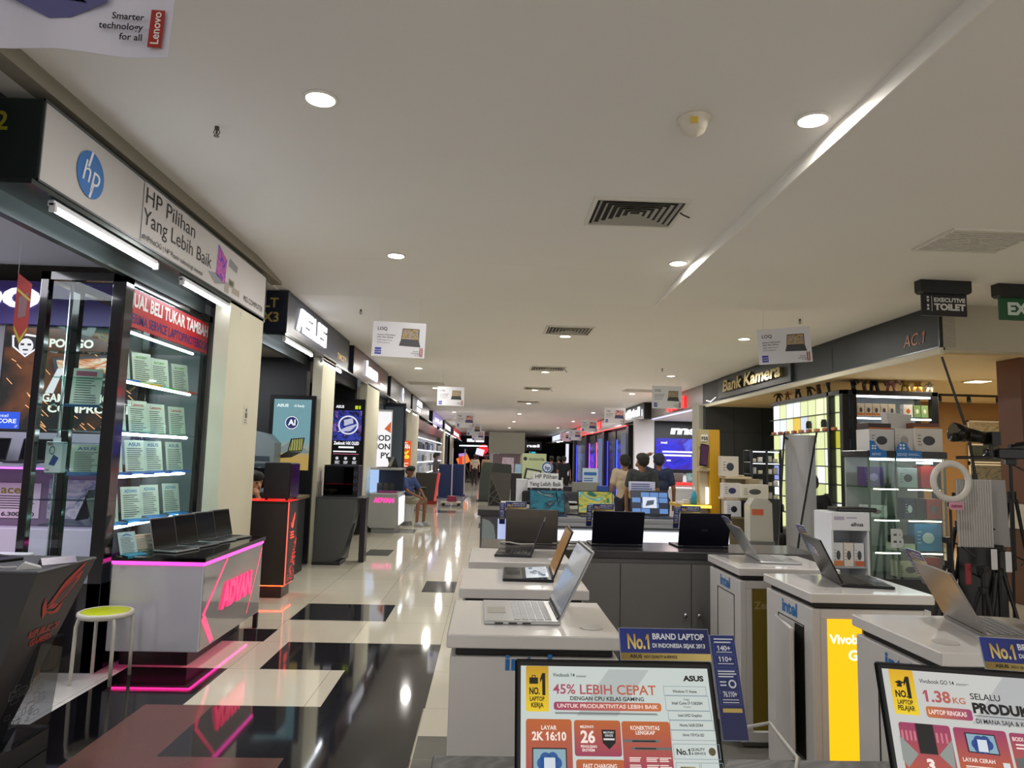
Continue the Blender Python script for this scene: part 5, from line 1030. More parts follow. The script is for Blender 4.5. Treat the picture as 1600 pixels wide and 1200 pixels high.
for i, (x, c) in enumerate([(1.48, '#d8dade'), (1.42, '#2a4a9a'), (.42, '#cfd4d8')]):
    o = rb(-.07, .07, -.06, .06, 0, [.14, .24, .3][i]).build('product_box', M(c, .4)); o.location = (x, 8.7 + .03 * i, 1.04); tag(o, '%s product box on the pale island counter' % ['low white', 'upright blue', 'tall white'][i], 'box')

# dark podiums and kiosk further back
for i, (x, y, s, lb) in enumerate([(.36, 21.8, 1., 'dark faceted podium with a triangular cut out pattern behind the island'), (.0, 25.4, .95, 'dark green grey faceted podium behind the one with the triangular pattern')]):
    t = T('display_podium', lb, 'podium', (x, y, 0), 0); k = s
    MB().prism([(-.36 * k, .05), (.3 * k, .05), (.36 * k, 1.1), (-.3 * k, 1.14)], 0, .5).build('body', M(['#3f3d38', '#3a443e'][i], .4), t); MB().prism([(-.3 * k, 1.14), (.36 * k, 1.1), (.34 * k, 1.38), (-.2 * k, 1.42)], .02, .5).build('cap', M(['#23261f', '#3d4a42'][i], .3), t); rb(-.42 * k, .36 * k, -.06, .5, 0, .05).build('plinth', BLACK, t)
    if i == 0:
        a = MB()
        for (p, q) in (((-.28, 1.05), (-.34, .1)), ((-.28, 1.05), (.12, .1)), ((-.34, .1), (.12, .1)), ((-.1, .62), (-.32, .4)), ((-.32, .4), (.02, .3)), ((-.05, .5), (-.3, .14)), ((-.2, .3), (.1, .14)), ((-.2, .85), (-.31, .6))):
            dx, dz = q[0] - p[0], q[1] - p[1]; n_ = math.hypot(dx, dz); ox, oz = -dz / n_ * .012, dx / n_ * .012; a.poly([(p[0] - ox, p[1] - oz), (q[0] - ox, q[1] - oz), (q[0] + ox, q[1] + oz), (p[0] + ox, p[1] + oz)], -.006)
        a.build('lattice_frame', M('#55534c', .35, .3), t); MB().poly([(-.3, .98), (-.34, .12), (.1, .12)], -.003).build('cut_out', M('#050505', .6), t)
    rb(.36 * k, .8 * k, .1, .5, 0, 1.12).build('side_case', M('#0d0f18', .4), t)
t = T('kiosk', 'open kiosk with a plain grey header board on pale posts', 'kiosk', (.7, 28, 0)); rb(-.72, .72, 0, .3, 1.75, 2.6).build('header', M('#8c8a80', .5), t)
for x in (-.6, .62): rb(x - .06, x + .06, .05, .25, 0, 1.75).build('post', M('#aaa69e', .5), t)
rb(-.6, .6, 1.4, 1.5, 0, 1.75).build('back_panel', M('#8f7f86', .5), t); MB().plate(-.15, .35, .8, 1.6, 1.395).build('pink_poster', ART(['#c9a0a8', '#e0c8cc', '#8a5a62'], 2, 2, .4, .4, 'noise'), t); rb(-.55, -.1, .4, .8, 0, 1.0).build('counter', M('#7d6a3a', .4), t); rb(.1, .4, .5, .7, 0, .95).build('red_case', M('#7a1c2a', .4), t); rb(-.5, .6, .3, .35, .0, .35).build('front_panel', M('#c9c4be', .4), t)
t = T('banner_stand', 'standing blue white banner beside the kiosk post', 'banner', (1.15, 27.5, 0)); rb(-.12, .12, 0, .03, .05, 1.35).build('sheet', M('#9fc6e0', .4), t); rb(-.15, .15, -.08, .1, 0, .05).build('foot', M('#c9c9c9', .4), t)

# three shoppers beyond the island
person('shopper in a pale T-shirt seen from behind, nearest the neon shop', (2.42, 12.4, 0), 178, stand(), skin='#8a6146', shirt='#b5a58e', legs='#14182a')
person('shopper in a dark grey T-shirt and glasses, head turned, in front of the other two', (2.42, 11.0, 0), 160, stand(look=(.55, -.8, 0)), skin='#8a6146', shirt='#33373a', legs='#14161c', s=1.01)
person('shopper in a navy T-shirt with a dark cap raising a hand to the head', (2.93, 12.0, 0), 172, stand(elr=(.36, -.02, 1.5), wrr=(.22, -.1, 1.66), har=(.14, -.08, 1.69)), skin='#80573f', shirt='#1d2a48', legs='#10131c', cap='#1b2436', s=1.02)
for i, (x, y, c, lg) in enumerate([(2.9, 27, '#15171c', '#101014'), (2.6, 29, '#1d1f2a', '#1a1a22'), (3.1, 31, '#2a1d22', '#141418'), (2.3, 33, '#3a3d48', '#20222c')]):
    person('distant shopper in dark clothes in the crowd before the neon shop, %s in depth' % ORD[i], (x, y, 0), 170 + 10 * i, stand(), shirt=c, legs=lg, vox=.025)

# ------------------------------------------------------------------ nearest table with the two advertising laptops
t = T('table', 'patterned grey table top carrying the two nearest advertising laptops', 'table', (0, .6, 0))
rb(-.085, 1.7, 0, .71, 1.035, 1.07, r=.004).build('top', ART(['#3c3c3e', '#5e5e60', '#48484a', '#6a6a6c', '#404042'], 5, 7, 0, .45, 'wave', (0, 0, .6)), t); rb(-.05, 1.66, .04, .67, .06, 1.035).build('body', M('#b9b6b4', .4), t); rb(0, 1.6, .08, .6, 0, .06).build('plinth', DARK, t)
def ad_screen(l):
    return [c for c in l.children if c.name.startswith('screen')][0], l['H'] - .011
E_ = lambda h, s=.62: L(h, s)
INKE = M('#0c0c10', .35)
l1 = laptop('nearest laptop with an orange advertising screen about speed, below the blue and gold sign', (.212, .973, 1.07), 0, .32, .225, 25, '#17181b', E_('#d9e2dd', .68), mark=None)
S, zt = ad_screen(l1)
fx = lambda u: -.151 + (u - 70) * .000248
fz = lambda v: zt - (v - 220) * .000248
def tx(mb, s, u, v0, v1, u1=None, al='l', y=-.008, bold=.02):
    return mb.text(s, fx(u), fz(v1), (v1 - v0) * .000248, y, al, None if u1 is None else (u1 - u) * .000248 if al == 'l' else u1 * .000248, bold)
def pl(u0, u1, v0, v1, y, r=0): return MB().plate(fx(u0), fx(u1), fz(v1), fz(v0), y, r)
MB().poly([(fx(420), fz(510)), (fx(640), fz(235)), (fx(900), fz(235)), (fx(680), fz(510))], -.0055).build('grey_band', E_('#c3cbc8', .66), S)
pl(103, 248, 222, 490, -.0065, .002).build('yellow_badge', G2('#f2cf12', '#c9970f', 2, .75, .3), S)
a = MB(); tx(a, '1', 193, 272, 388, 226, bold=.05); tx(a, 'NO.', 124, 352, 390, 190, bold=.04); tx(a, 'LAPTOP', 127, 405, 429, 220, bold=.03); tx(a, 'KERJA', 136, 440, 466, 214, bold=.03)
a.plate(fx(124), fx(180), fz(330), fz(292), -.008).plate(fx(140), fx(145), fz(292), fz(280), -.008).plate(fx(160), fx(165), fz(292), fz(280), -.008).plate(fx(140), fx(165), fz(283), fz(278), -.008); a.build('badge_lettering', M('#1c1503', .4), S)
a = MB(); tx(a, 'Vivobook 14', 275, 263, 285, 416, bold=.01); tx(a, 'DENGAN CPU KELAS GAMING', 383, 400, 422, 853, bold=.02); a.lines(fx(425), fx(500), fz(278), fz(284), 2, .0006, -.008); a.lines(fx(285), fx(962), fz(494), fz(500), 2, .0008, -.008, .05); a.build('headline_lettering', INKE, S)
a = MB(); tx(a, '45% LEBIH CEPAT', 275, 330, 385, 935, bold=.015); a.build('gradient_headline', G2('#b8456a', '#d8703a', 0, .62, .3), S)
pl(278, 962, 432, 480, -.0065, .004).build('headline_bar', G2('#b03f6c', '#e07a3a', 0, .62, .3), S); a = MB(); tx(a, 'UNTUK PRODUKTIVITAS LEBIH BAIK', 300, 444, 466, 940, bold=.02); a.build('bar_lettering', E_('#f4dcd0', .8), S)
OR = G2('#b83d64', '#dd7026', 2, .55, .3)
for q in ((102, 388, 532, 985), (402, 693, 535, 735), (700, 1005, 538, 842), (408, 705, 752, 985)): pl(*q, -.0065, .004).build('feature_tile', OR, S)
a = MB(); tx(a, 'LAYAR', 245, 569, 592, 96, 'c'); tx(a, '2K 16:10', 245, 605, 650, 212, 'c', bold=.03); tx(a, '17% LAYAR LEBIH LUAS', 245, 887, 903, 190, 'c'); a.build('tile_lettering', E_('#f6e4da', .85), S); a = MB(); tx(a, 'MELEWATI', 440, 566, 580, 522); tx(a, '26', 440, 596, 660, 530, bold=.03); tx(a, 'PENGUJIAN', 440, 675, 689, 538); tx(a, 'EKSTREM', 448, 695, 709, 524)
a.build('tile_lettering', E_('#f6e4da', .85), S); a = MB(); tx(a, 'FAST CHARGING', 450, 776, 800, 655); tx(a, '60', 572, 824, 862, 634, bold=.03); tx(a, '%', 638, 846, 862); tx(a, 'DALAM', 576, 871, 885, 630)
a.build('tile_lettering', E_('#f6e4da', .85), S); a = MB(); tx(a, 'KONEKTIVITAS', 845, 564, 586, 182, 'c'); tx(a, 'LENGKAP', 845, 591, 612, 120, 'c')
for x in (735, 840, 920): a.lines(fx(x), fx(x + 75), fz(740), fz(758), 3, .0012, -.008); a.lines(fx(x), fx(x + 75), fz(780), fz(810), 4, .0012, -.008)
a.build('tile_lettering', E_('#f6e4da', .85), S)
for q in ((455, 545, 838, 882), (575, 660, 893, 915)): pl(*q, -.0072, .0015).build('white_plate', E_('#ead8d0', .75), S)
a = MB(); tx(a, '42Wh', 467, 853, 874, 530, bold=.03); tx(a, '49 MENIT', 583, 898, 911, 652, bold=.02); a.build('plate_lettering', M('#5a1f2a', .4), S)
pl(140, 352, 692, 842, -.0072).build('printed_lid', M('#15161a', .3), S); pl(147, 345, 699, 836, -.0078).build('printed_screen', E_('#9cc3d0', .6), S)
a = MB(); [a.disc(fx(245 + 42 * math.cos(k)), fz(775 + 30 * math.sin(k)), .0085, -.0083, 16) for k in (0, 1.2, 2.2, 3.1, 4.1, 5.2)]; a.build('printed_swirl', E_('#1f5aa8', .6), S); pl(212, 280, 745, 834, -.009, .001).build('printed_window', E_('#dfe9f2', .7), S); pl(118, 376, 846, 851, -.0075).build('printed_edge', M('#7a1420', .4), S)
MB().poly([(fx(572), fz(588)), (fx(660), fz(588)), (fx(656), fz(660)), (fx(616), fz(696)), (fx(576), fz(660))][::-1], -.0075).build('black_shield', M('#121214', .4), S); a = MB(); tx(a, 'MILITARY', 616, 598, 609, 66, 'c', -.0085); tx(a, 'GRADE', 616, 614, 626, 50, 'c', -.0085); a.plate(fx(582), fx(650), fz(646), fz(636), -.0085); a.build('shield_lettering', E_('#e8e8e8', .7), S)
MB().plate(fx(706), fx(930), fz(656), fz(640), -.0075).plate(fx(750), fx(1003), fz(697), fz(682), -.0075).build('printed_side_view', M('#8f8f92', .3), S); MB().plate(fx(760), fx(905), fz(653), fz(645), -.008).plate(fx(775), fx(905), fz(693), fz(686), -.008).build('printed_port', M('#24242a', .4), S)
a = MB(); tx(a, 'ASUS', 1118, 268, 298, 1252, bold=.05); tx(a, 'Windows 11 Home', 1120, 353, 369, 155, 'c'); tx(a, 'Hingga', 1126, 402, 413, 38, 'c', bold=0); tx(a, 'Intel Core i7-13620H', 1128, 421, 438, 195, 'c'); tx(a, 'Prosesor', 1128, 446, 456, 46, 'c', bold=0); tx(a, 'Intel UHD Graphics', 1138, 492, 508, 150, 'c'); tx(a, 'Hingga 16GB DDR4', 1140, 548, 564, 146, 'c'); tx(a, 'Hingga 1TB PCIe SSD', 1146, 603, 618, 134, 'c')
tx(a, 'No.1', 1030, 688, 720, 1114, bold=.03); tx(a, 'QUALITY', 1121, 683, 698, 1207); tx(a, '& SERVICE', 1121, 706, 719, 1210); tx(a, 'SCAN QR', 1252, 898, 914, 96, 'c'); a.build('spec_lettering', M('#15181c', .4), S)
fr = MB()
for (u0, u1, v0, v1) in ((985, 1262, 330, 386), (990, 1270, 386, 474), (1000, 1275, 474, 528), (1005, 1282, 528, 584), (1008, 1288, 584, 642), (1012, 1302, 660, 745), (1018, 1165, 762, 985), (1172, 1310, 762, 985), (720, 1012, 862, 985)):
    for (p, q, r_, s_) in ((u0, u1, v0, v0 + 3), (u0, u1, v1 - 3, v1), (u0, u0 + 3, v0, v1), (u1 - 3, u1, v0, v1)): fr.plate(fx(p), fx(q), fz(s_), fz(r_), -.007)
fr.build('spec_frame_line', E_('#9fb4bc', .55), S)
MB().disc(fx(1252), fz(702), .0055, -.0075).build('gold_seal', M('#7a6a44', .35), S); MB().poly([(fx(1045), fz(785)), (fx(1138), fz(785)), (fx(1132), fz(850)), (fx(1092), fz(892)), (fx(1050), fz(850))][::-1], -.0075).build('gold_shield', G2('#8a7434', '#d8c684', 0, .4, .3), S); MB().poly([(fx(1054), fz(800)), (fx(1128), fz(800)), (fx(1123), fz(846)), (fx(1092), fz(876)), (fx(1060), fz(846))][::-1], -.008).build('shield_field', M('#2b2412', .4), S)
a = MB(); tx(a, '2', 1062, 812, 840, 1078, bold=.04, y=-.009); a.lines(fx(1082), fx(1124), fz(815), fz(845), 4, .0012, -.009); a.build('shield_print', E_('#e0c878', .6), S)
a = MB()
for i in range(4): a.lines(fx(745 + i * 68), fx(792 + i * 68), fz(880), fz(890), 2, .001, -.008); a.plate(fx(755 + i * 68), fx(785 + i * 68), fz(926), fz(908), -.008, .001)
a.build('blue_icon', E_('#2a5a9a', .5), S)
topper_on('nearest blue and gold sign above the speed advertising laptop, with a side strip of figures', l1, .087, 'r', 25, .225, False)

l2 = laptop('nearest laptop with a screen about light weight, beside the frame edge', (.77, .965, 1.07), -12, .32, .225, 25, '#17181b', E_('#dcdcd8', .66))
S, zt = ad_screen(l2)
K = .000202
fx = lambda u, v=378: -.151 + (u - 155 - (v - 378) * .176) * K
fz = lambda v: zt - (v - 378) * K
def tx(mb, s, u, v0, v1, u1=None, al='l', y=-.008, bold=.02):
    return mb.text(s, fx(u, v1), fz(v1), (v1 - v0) * K, y, al, None if u1 is None else (u1 - u) * K if al == 'l' else u1 * K, bold)
def pl(u0, u1, v0, v1, y, r=0): return MB().plate(fx(u0, v0), fx(u1, v0), fz(v1), fz(v0), y, r)
MB().poly([(-.03, fz(740)), (.03, fz(380)), (.1, fz(380)), (.05, fz(740))], -.0055).build('grey_band', E_('#c6c8c8', .64), S)
pl(202, 384, 380, 715, -.0065, .002).build('yellow_badge', G2('#f4d21a', '#e0ac10', 2, .8, .3), S)
a = MB(); tx(a, '1', 335, 440, 585, 380, bold=.05); tx(a, 'NO.', 262, 540, 588, 352, bold=.04); tx(a, 'LAPTOP', 278, 608, 640, 392, bold=.03); tx(a, 'PELAJAR', 282, 650, 685, 408, bold=.03)
a.poly([(fx(248, 470), fz(478)), (fx(285, 470), fz(496)), (fx(320, 470), fz(478)), (fx(285, 470), fz(462))], -.008).plate(fx(268, 500), fx(305, 500), fz(512), fz(492), -.008); a.build('badge_lettering', M('#1c1503', .4), S)
a = MB(); tx(a, 'Vivobook GO 14', 436, 440, 470, 692, bold=.01); tx(a, 'SELALU', 808, 520, 564, 1022, bold=.01); tx(a, 'PRODUKTIF', 825, 592, 660, 1355, bold=.05); tx(a, 'DI MANA SAJA & KAPAN SAJA', 845, 704, 735, 1385, bold=.015); a.plate(fx(830, 680), fx(1375, 680), fz(684), fz(680), -.008).lines(fx(705, 460), fx(800, 460), fz(458), fz(466), 2, .0006, -.008); a.build('headline_lettering', INKE, S)
a = MB(); tx(a, '1.38', 470, 525, 605, 668, bold=.03); tx(a, 'KG', 682, 562, 605, 772, bold=.02); a.build('gradient_headline', G2('#c0486a', '#d87a4a', 0, .62, .3), S)
pl(480, 812, 640, 722, -.0065, .004).build('headline_bar', G2('#e0803a', '#b03f74', 0, .6, .3), S); a = MB(); tx(a, 'LAPTOP RINGKAS', 505, 664, 696, 778, bold=.02); a.build('bar_lettering', E_('#f6e2da', .85), S)
OR2 = G2('#dd6a30', '#b83a70', 2, .55, .3)
for q in ((280, 650, 772, 1240), (672, 1045, 776, 1085), (1065, 1430, 782, 1090)): pl(*q, -.0065, .004).build('feature_tile', OR2, S)
c = lambda u, v: (fx(u, v), fz(v))
MB().poly([c(400, 774), c(440, 984), c(568, 984), c(528, 774)], -.0078).build('printed_black_lid', M('#1b1c1e', .3), S); MB().poly([c(290, 870), c(318, 1040), c(360, 1090), c(428, 990)], -.0076).build('printed_grey_lid', E_('#a9b0aa', .55), S); MB().poly([c(575, 985), c(690, 1085), c(665, 870)], -.0076).build('printed_grey_lid', E_('#a9b0aa', .55), S)
a = MB()
for k in range(4): x = 300 + k * 30; a.poly([c(x, 830), c(x + 12, 900), c(x + 26, 900), c(x + 14, 830)], -.0074)
for k in range(3): x = 548 + k * 34; a.poly([c(x, 830), c(x + 12, 900), c(x + 26, 900), c(x + 14, 830)], -.0074)
a.build('stripe_print', E_('#e88a9a', .6), S)
a = MB(); tx(a, '3', 495, 1022, 1100, 550, bold=.05); tx(a, 'PILIHAN WARNA', 405, 1124, 1150, 668, bold=.02); a.lines(fx(440, 1175), fx(640, 1175), fz(1170), fz(1180), 2, .0012, -.008); a.build('tile_lettering', E_('#f6e4da', .85), S); a = MB(); tx(a, 'LAYAR CERAH', 740, 984, 1010, 962, bold=.02); a.lines(fx(760, 1050), fx(1000, 1050), fz(1042), fz(1056), 2, .0016, -.008); a.build('tile_lettering', E_('#f6e4da', .85), S); a = MB(); tx(a, 'BODI KOKOH', 1090, 812, 838, 1292, bold=.02); a.lines(fx(1110, 870), fx(1290, 870), fz(864), fz(888), 2, .002, -.008); a.build('tile_lettering', E_('#f6e4da', .85), S)
MB().poly([c(752, 808), c(780, 945), c(1000, 950), c(965, 810)], -.0076).build('printed_lid', M('#15161a', .3), S); MB().poly([c(762, 816), c(786, 938), c(990, 942), c(958, 818)], -.0082).build('printed_screen', E_('#9cc3d8', .6), S); a = MB(); [a.disc(*c(876 + 42 * math.cos(k), 885 + 32 * math.sin(k)), .007, -.0087, 16) for k in (0, 1.2, 2.2, 3.1, 4.1, 5.2)]; a.build('printed_swirl', E_('#1f4a98', .6), S); MB().poly([c(838, 852), c(850, 936), c(918, 936), c(905, 852)], -.0093).build('printed_window', E_('#e4ecf4', .7), S)
MB().poly([c(1012, 998), c(1024, 1056), c(1070, 1056), c(1060, 998)], -.008).build('white_badge', E_('#e8ecee', .7), S); MB().poly([c(1100, 960), c(1140, 1085), c(1430, 1085), c(1430, 905), c(1330, 915)], -.0078).build('printed_grey_laptop', E_('#77787a', .5), S); MB().poly([c(1340, 820), c(1425, 820), c(1420, 870), c(1390, 895), c(1350, 870)][::-1], -.0085).build('black_shield', M('#121214', .4), S)
a = MB()
for (u0, u1, v0, v1) in ((745, 1105, 1110, 1260), (1130, 1430, 1110, 1260)):
    for (p, q, r_, s_) in ((u0, u1, v0, v0 + 4), (u0, u0 + 4, v0, v1), (u1 - 4, u1, v0, v1)): a.plate(fx(p, v0), fx(q, v0), fz(s_), fz(r_), -.007)
a.build('spec_frame_line', E_('#9fb4bc', .55), S)
a = MB(); tx(a, 'GRATIS', 1160, 1142, 1176, 1330, bold=.03)
for i in range(4): a.lines(fx(780 + i * 84, 1140), fx(830 + i * 84, 1140), fz(1134), fz(1150), 2, .0012, -.008); a.plate(fx(795 + i * 84, 1190), fx(835 + i * 84, 1190), fz(1196), fz(1176), -.008, .001)
a.build('blue_lettering', E_('#2a5a9a', .5), S)
topper_on('nearest blue and gold sign above the light weight laptop, cut by the frame edge', l2, .085, 'r', 25, .225, False, 1., False)
o = MB().tube([(.395, 1.17, 1.23), (.43, 1.3, 1.17), (.45, 1.38, 1.12), (.5, 1.42, 1.08), (.56, 1.4, 1.1), (.57, 1.3, 1.076), (.52, 1.2, 1.076)], .0035, 8).build('power_cable', M('#d8d4cf', .4), None, True); tag(o, 'thin white cable looping beside the speed advertising laptop', 'cable')
# ------------------------------------------------------------------ camera shop side: setting
struct(bx(5.34, 13, 8.0, 8.2, 3.0, 3.56).build('wall_bulkhead', M('#b9b2a0', .7)))
struct(bx(5.36, 13, 8.2, 17.0, 2.98, 3.04).build('ceiling_camera_shop', M('#d2b98a', .7)))
struct(bx(5.36, 13, 17.2, 66, 3.0, 3.06).build('ceiling_right_shops', M('#c9c9cf', .7)))
struct(bx(12.9, 13, -3, 66, 0, 3.55).build('wall_right', M('#8d7a5a', .6)))
struct(bx(8.4, 13, 14.2, 14.4, 0, 3.0).build('wall_shop_back', M('#8a6638', .6, 0, .06, 2)))
struct(bx(7.0, 8.6, 14.6, 14.8, 0, 3.0).build('wall_shop_side', M('#22282a', .5)))
struct(bx(5.3, 5.36, 8.0, 17.2, 2.96, 3.03).build('trim_30', M('#d8d2bc', .5)))
struct(bx(5.3, 13, 17.0, 17.2, 0, 3.0).build('wall_partition_20', M('#2a302f', .45)))
a = MB()
for x in (6.0, 6.7, 7.4): a.box(x, x + .015, 16.99, 17.0, 0, 2.98)
a.box(5.3, 8, 16.99, 17.0, 2.35, 2.36); struct(a.build('trim_31', M('#15191a', .4)))
struct(bx(4.98, 5.66, 23.9, 24.1, 0, 3.02).build('wall_pier_20', M('#dcdbe0', .5))); struct(bx(5.6, 13, 24.1, 24.3, 0, 3.02).build('wall_partition_21', M('#d9d9e0', .5)))
struct(bx(5.2, 5.5, 17.2, 17.8, 0, 3.02).build('wall_pier_21', M('#a9a79c', .6)))
for i, y in enumerate((27.3, 33.2, 39.3, 45)): struct(bx(5.45, 5.8, y, y + .5, 0, 3.02).build('wall_pier_%d' % (22 + i), M('#1b1822', .4)))
struct(bx(7.6, 7.7, 24.3, 66, 0, 3.02).build('wall_neon_back', M('#14121e', .4)))

# unseen area lamps added to light the shop interiors
def shop_fill(x, y, z, sx, sy, p, c):
    d = bpy.data.lights.new('shop_fill_light', 'AREA'); d.shape = 'RECTANGLE'; d.size = sx; d.size_y = sy; d.energy = p; d.color = c
    o = bpy.data.objects.new('shop_fill_light', d); o.location = (x, y, z); COL.objects.link(o)
shop_fill(8.2, 11.2, 2.9, 3, 2, 110, (1, .87, .66)); shop_fill(10.5, 11.5, 2.9, 2, 2, 55, (1, .85, .6)); shop_fill(6.8, 20.6, 2.95, 2, 4, 190, (.95, .96, 1)); shop_fill(6.6, 31, 2.9, 1.5, 8, 18, (.45, .3, 1))
shop_fill(-4.4, 5.0, 2.98, 1.8, 2.2, 70, (.93, .93, 1)); shop_fill(-4.2, 9.0, 2.98, 1.6, 1.5, 45, (.95, .97, 1)); shop_fill(-4.4, 30, 2.98, 2, 8, 160, (.95, .97, 1)); shop_fill(-4.2, 17, 2.98, 2, 3, 40, (.95, .97, 1))

# ------------------------------------------------------------------ fascia of the camera shop and the shops beyond
t, Ln = sign_box('long dark panelled fascia with gold script and small orange characters at its end', 8.0, 17.2, 3.03, 3.56, '#292f31', .2, 5.3, 'r', .5, body='#15181a')
a = MB()
for y in (10.6, 12.0, 14.6): a.plate(17.2 - y - .008, 17.2 - y + .008, .01, .52, -.004)
a.build('panel_seam', M('#14171a', .4), t); rb(17.2 - 15.9, 17.2 - 12.0, -.05, 0, .03, .5, r=.004).build('raised_panel', M('#2a2d2f', .4), t)
MB().text('Bank Kamera', 17.2 - 15.4, .16, .24, -.055, width=3.1, bold=.03, depth=.06, shear=.25).build('gold_script', M('#b8aa7a', .2, .9), t)
MB().text('AC.1', Ln - .72, .1, .15, -.006, width=.42, bold=.0, shear=.2).build('orange_lettering', M('#c2622a', .4), t)
MB().poly([(.25, .08), (.6, .02), (1.0, .1), (.98, .115), (.6, .045), (.27, .1)], -.005).build('chevron_light', L('#f4f4f8', 2.), t)
t, Ln = sign_box('grey fascia with red glowing letters over the white laptop store', 17.25, 23.0, 3.03, 3.55, '#8f8a88', .2, 5.35, 'r', .35, body='#55555a')
MB().text('msi', Ln - 3.5, .08, .3, -.02, width=1.9, bold=.06, depth=.04).build('red_lettering', L('#ff1c22', 2.2), t); MB().plate(Ln - 3.0, Ln - 1.9, .02, .07, -.01).build('dark_lettering', M('#22181a', .4), t)
MB().box(0, Ln, .02, .06, -.06, 0).build('light_strip', L('#d6d0ff', 1.2), t)
t, Ln = sign_box('black shop sign with rounded white glowing letters, jutting into the aisle', 23.05, 27.35, 3.0, 3.55, '#1a1b20', .3, 5.12, 'r', .35, body='#15161a')
MB().text('mibtel', .7, .16, .26, -.01, width=3.0, bold=.08, depth=.03).build('lettering', WL, t); MB().lines(1.4, 2.6, .1, .07, 1, .03, -.006).build('small_lettering', L('#c9c9d0', .8), t); MB().plate(.2, .4, .06, .3, -.006).plate(3.9, 4.1, .1, .34, -.006).build('white_emblem', L('#d8d8e0', .9), t)
t, Ln = sign_box('long grey fascia with large red glowing letter shapes and a red light line below', 27.4, 46, 3.0, 3.55, '#75706e', .2, 5.4, 'r', .35, body='#3a383a')
a = MB()
for i in range(7):
    x = 3.0 + i * 1.35; a.prism([(x, .1), (x + .9, .1), (x + 1.05, .2), (x + 1.1, .46), (x + .2, .46), (x + .05, .34)], -.04, -.005)
a.build('letter_shape', L('#ff161c', 2.), t); MB().box(0, Ln, -.01, .01, -.04, 0).build('light_line', L('#ff2a2a', 2.), t)
t, Ln = sign_box('white lit shop sign farthest along the camera shop side', 47, 60, 2.95, 3.5, L('#dfe6f2', 1.), .2, 5.4, 'r')
for i in range(4):
    o = MB().cyl((0, 0, 0), (0, 0, .06), .12, n=14).build('spot_lamp', L('#fff6e6', 4.)); o.location = (5.45, 47.6 + i * 2.6, 2.89); tag(o, 'round spot lamp in a row under the farthest white sign', 'lamp', 'spot lamps under the farthest white sign')

def hang_sign(label, x0, x1, y, zt, zb, face, txt):
    t = T('hanging_sign', label, 'sign', ((x0 + x1) / 2, y, zb), 2); W = (x1 - x0) / 2; H = zt - zb
    MB().prism([(-W + .03, H * .62), (W - .03, H * .62), (W, H * .68), (W, H), (-W, H), (-W, H * .68)], -.05, .06).build('housing', M('#101114', .4), t)
    rb(-W + .03, W - .03, -.012, .012, 0, H * .64, r=.003).build('panel', face, t); txt(t, W, H)
    return t
def t1(t, W, H):
    MB().text('EXECUTIVE', -W * .42, H * .4, H * .11, -.014, width=W * 1.24, bold=.04).text('TOILET', -W * .42, H * .17, H * .17, -.014, width=W * 1.24, bold=.05).build('lettering', M('#d6d3d0', .5), t)
    MB().plate(-W * .52, -W * .5, H * .12, H * .56, -.014).build('divider', M('#d6d3d0', .5), t)
    MB().disc(-W * .66, H * .52, H * .035, -.014, 14).poly([(-W * .72, H * .46), (-W * .66, H * .37), (-W * .6, H * .46)][::1], -.014).build('man_pictogram', M('#d6d3d0', .5), t)
    MB().disc(-W * .66, H * .29, H * .035, -.014, 14).poly([(-W * .72, H * .16), (-W * .6, H * .16), (-W * .66, H * .25)], -.014).build('woman_pictogram', M('#d6d3d0', .5), t)
hang_sign('black hanging sign reading EXECUTIVE TOILET with two pictograms', 4.42, 4.97, 7.0, 3.55, 3.18, M('#141316', .35), t1)
def t2(t, W, H): MB().text('EXIT', -W * .62, H * .16, H * .32, -.014, width=W * 1.2, bold=.05).build('lettering', M('#c9d6cc', .5), t)
hang_sign('green hanging EXIT sign cut off by the frame edge', 5.28, 5.9, 7.05, 3.55, 3.17, M('#12512e', .4), t2)

# ------------------------------------------------------------------ camera shop goods
t = T('display_wall', 'backlit wall of pale green phone case panels in a black grid', 'display wall', (5.62, 12.35, 0), -90)
NC, NR = 9, 8; cw, ch = 2.7 / NC, .29
rb(-1.38, 1.38, .02, .1, .4, 2.82).build('back_panel', M('#202425', .4), t); rb(-1.38, 1.38, -.02, .1, 2.74, 2.82).build('top_rail', M('#3a3e40', .4), t); rb(-1.38, 1.38, -.12, .1, 0, .42).build('plinth', M('#1a1d1e', .4), t)
rnd = random.Random(11); tc = [L('#d6de9c', 1.05), L('#dfe6b4', 1.15), L('#cdd694', 1.), L('#e6eef0', 1.2), L('#d3dba4', 1.1)]; spc = {(2, 3): L('#e0bc3a', 1.), (5, 0): L('#8a94e0', 1.), (3, 8): L('#b8b43a', 1.), (2, 1): L('#d8e2ee', 1.1), (2, 4): L('#ccd4e2', 1.), (3, 1): L('#e8f0f4', 1.2)}
for r_ in range(NR):
    for c_ in range(NC):
        x = -1.35 + c_ * cw; z = 2.74 - (r_ + 1) * ch; MB().plate(x + .008, x + cw - .008, z + .02, z + ch, .018).build('backlit_tile', spc.get((r_ + 1, c_), tc[rnd.randrange(5)]), t)
for r_ in range(NR + 1): rb(-1.36, 1.36, -.06, .03, 2.74 - r_ * ch, 2.755 - r_ * ch).build('shelf_rail', M('#2f3436', .35), t)
for i in range(9):
    o = rb(-.055, .055, -.025, .035, 0, .05).build('phone_case_box', M(['#c9825a', '#b8604a'][i % 2], .4)); o.location = (5.585, 13.55 - i * .3, 2.74 - 2 * ch + .015); o.rotation_euler = (0, 0, R(90)); tag(o, 'low orange carton on the second rail of the backlit green panel wall', 'box', 'orange cartons on the second rail')
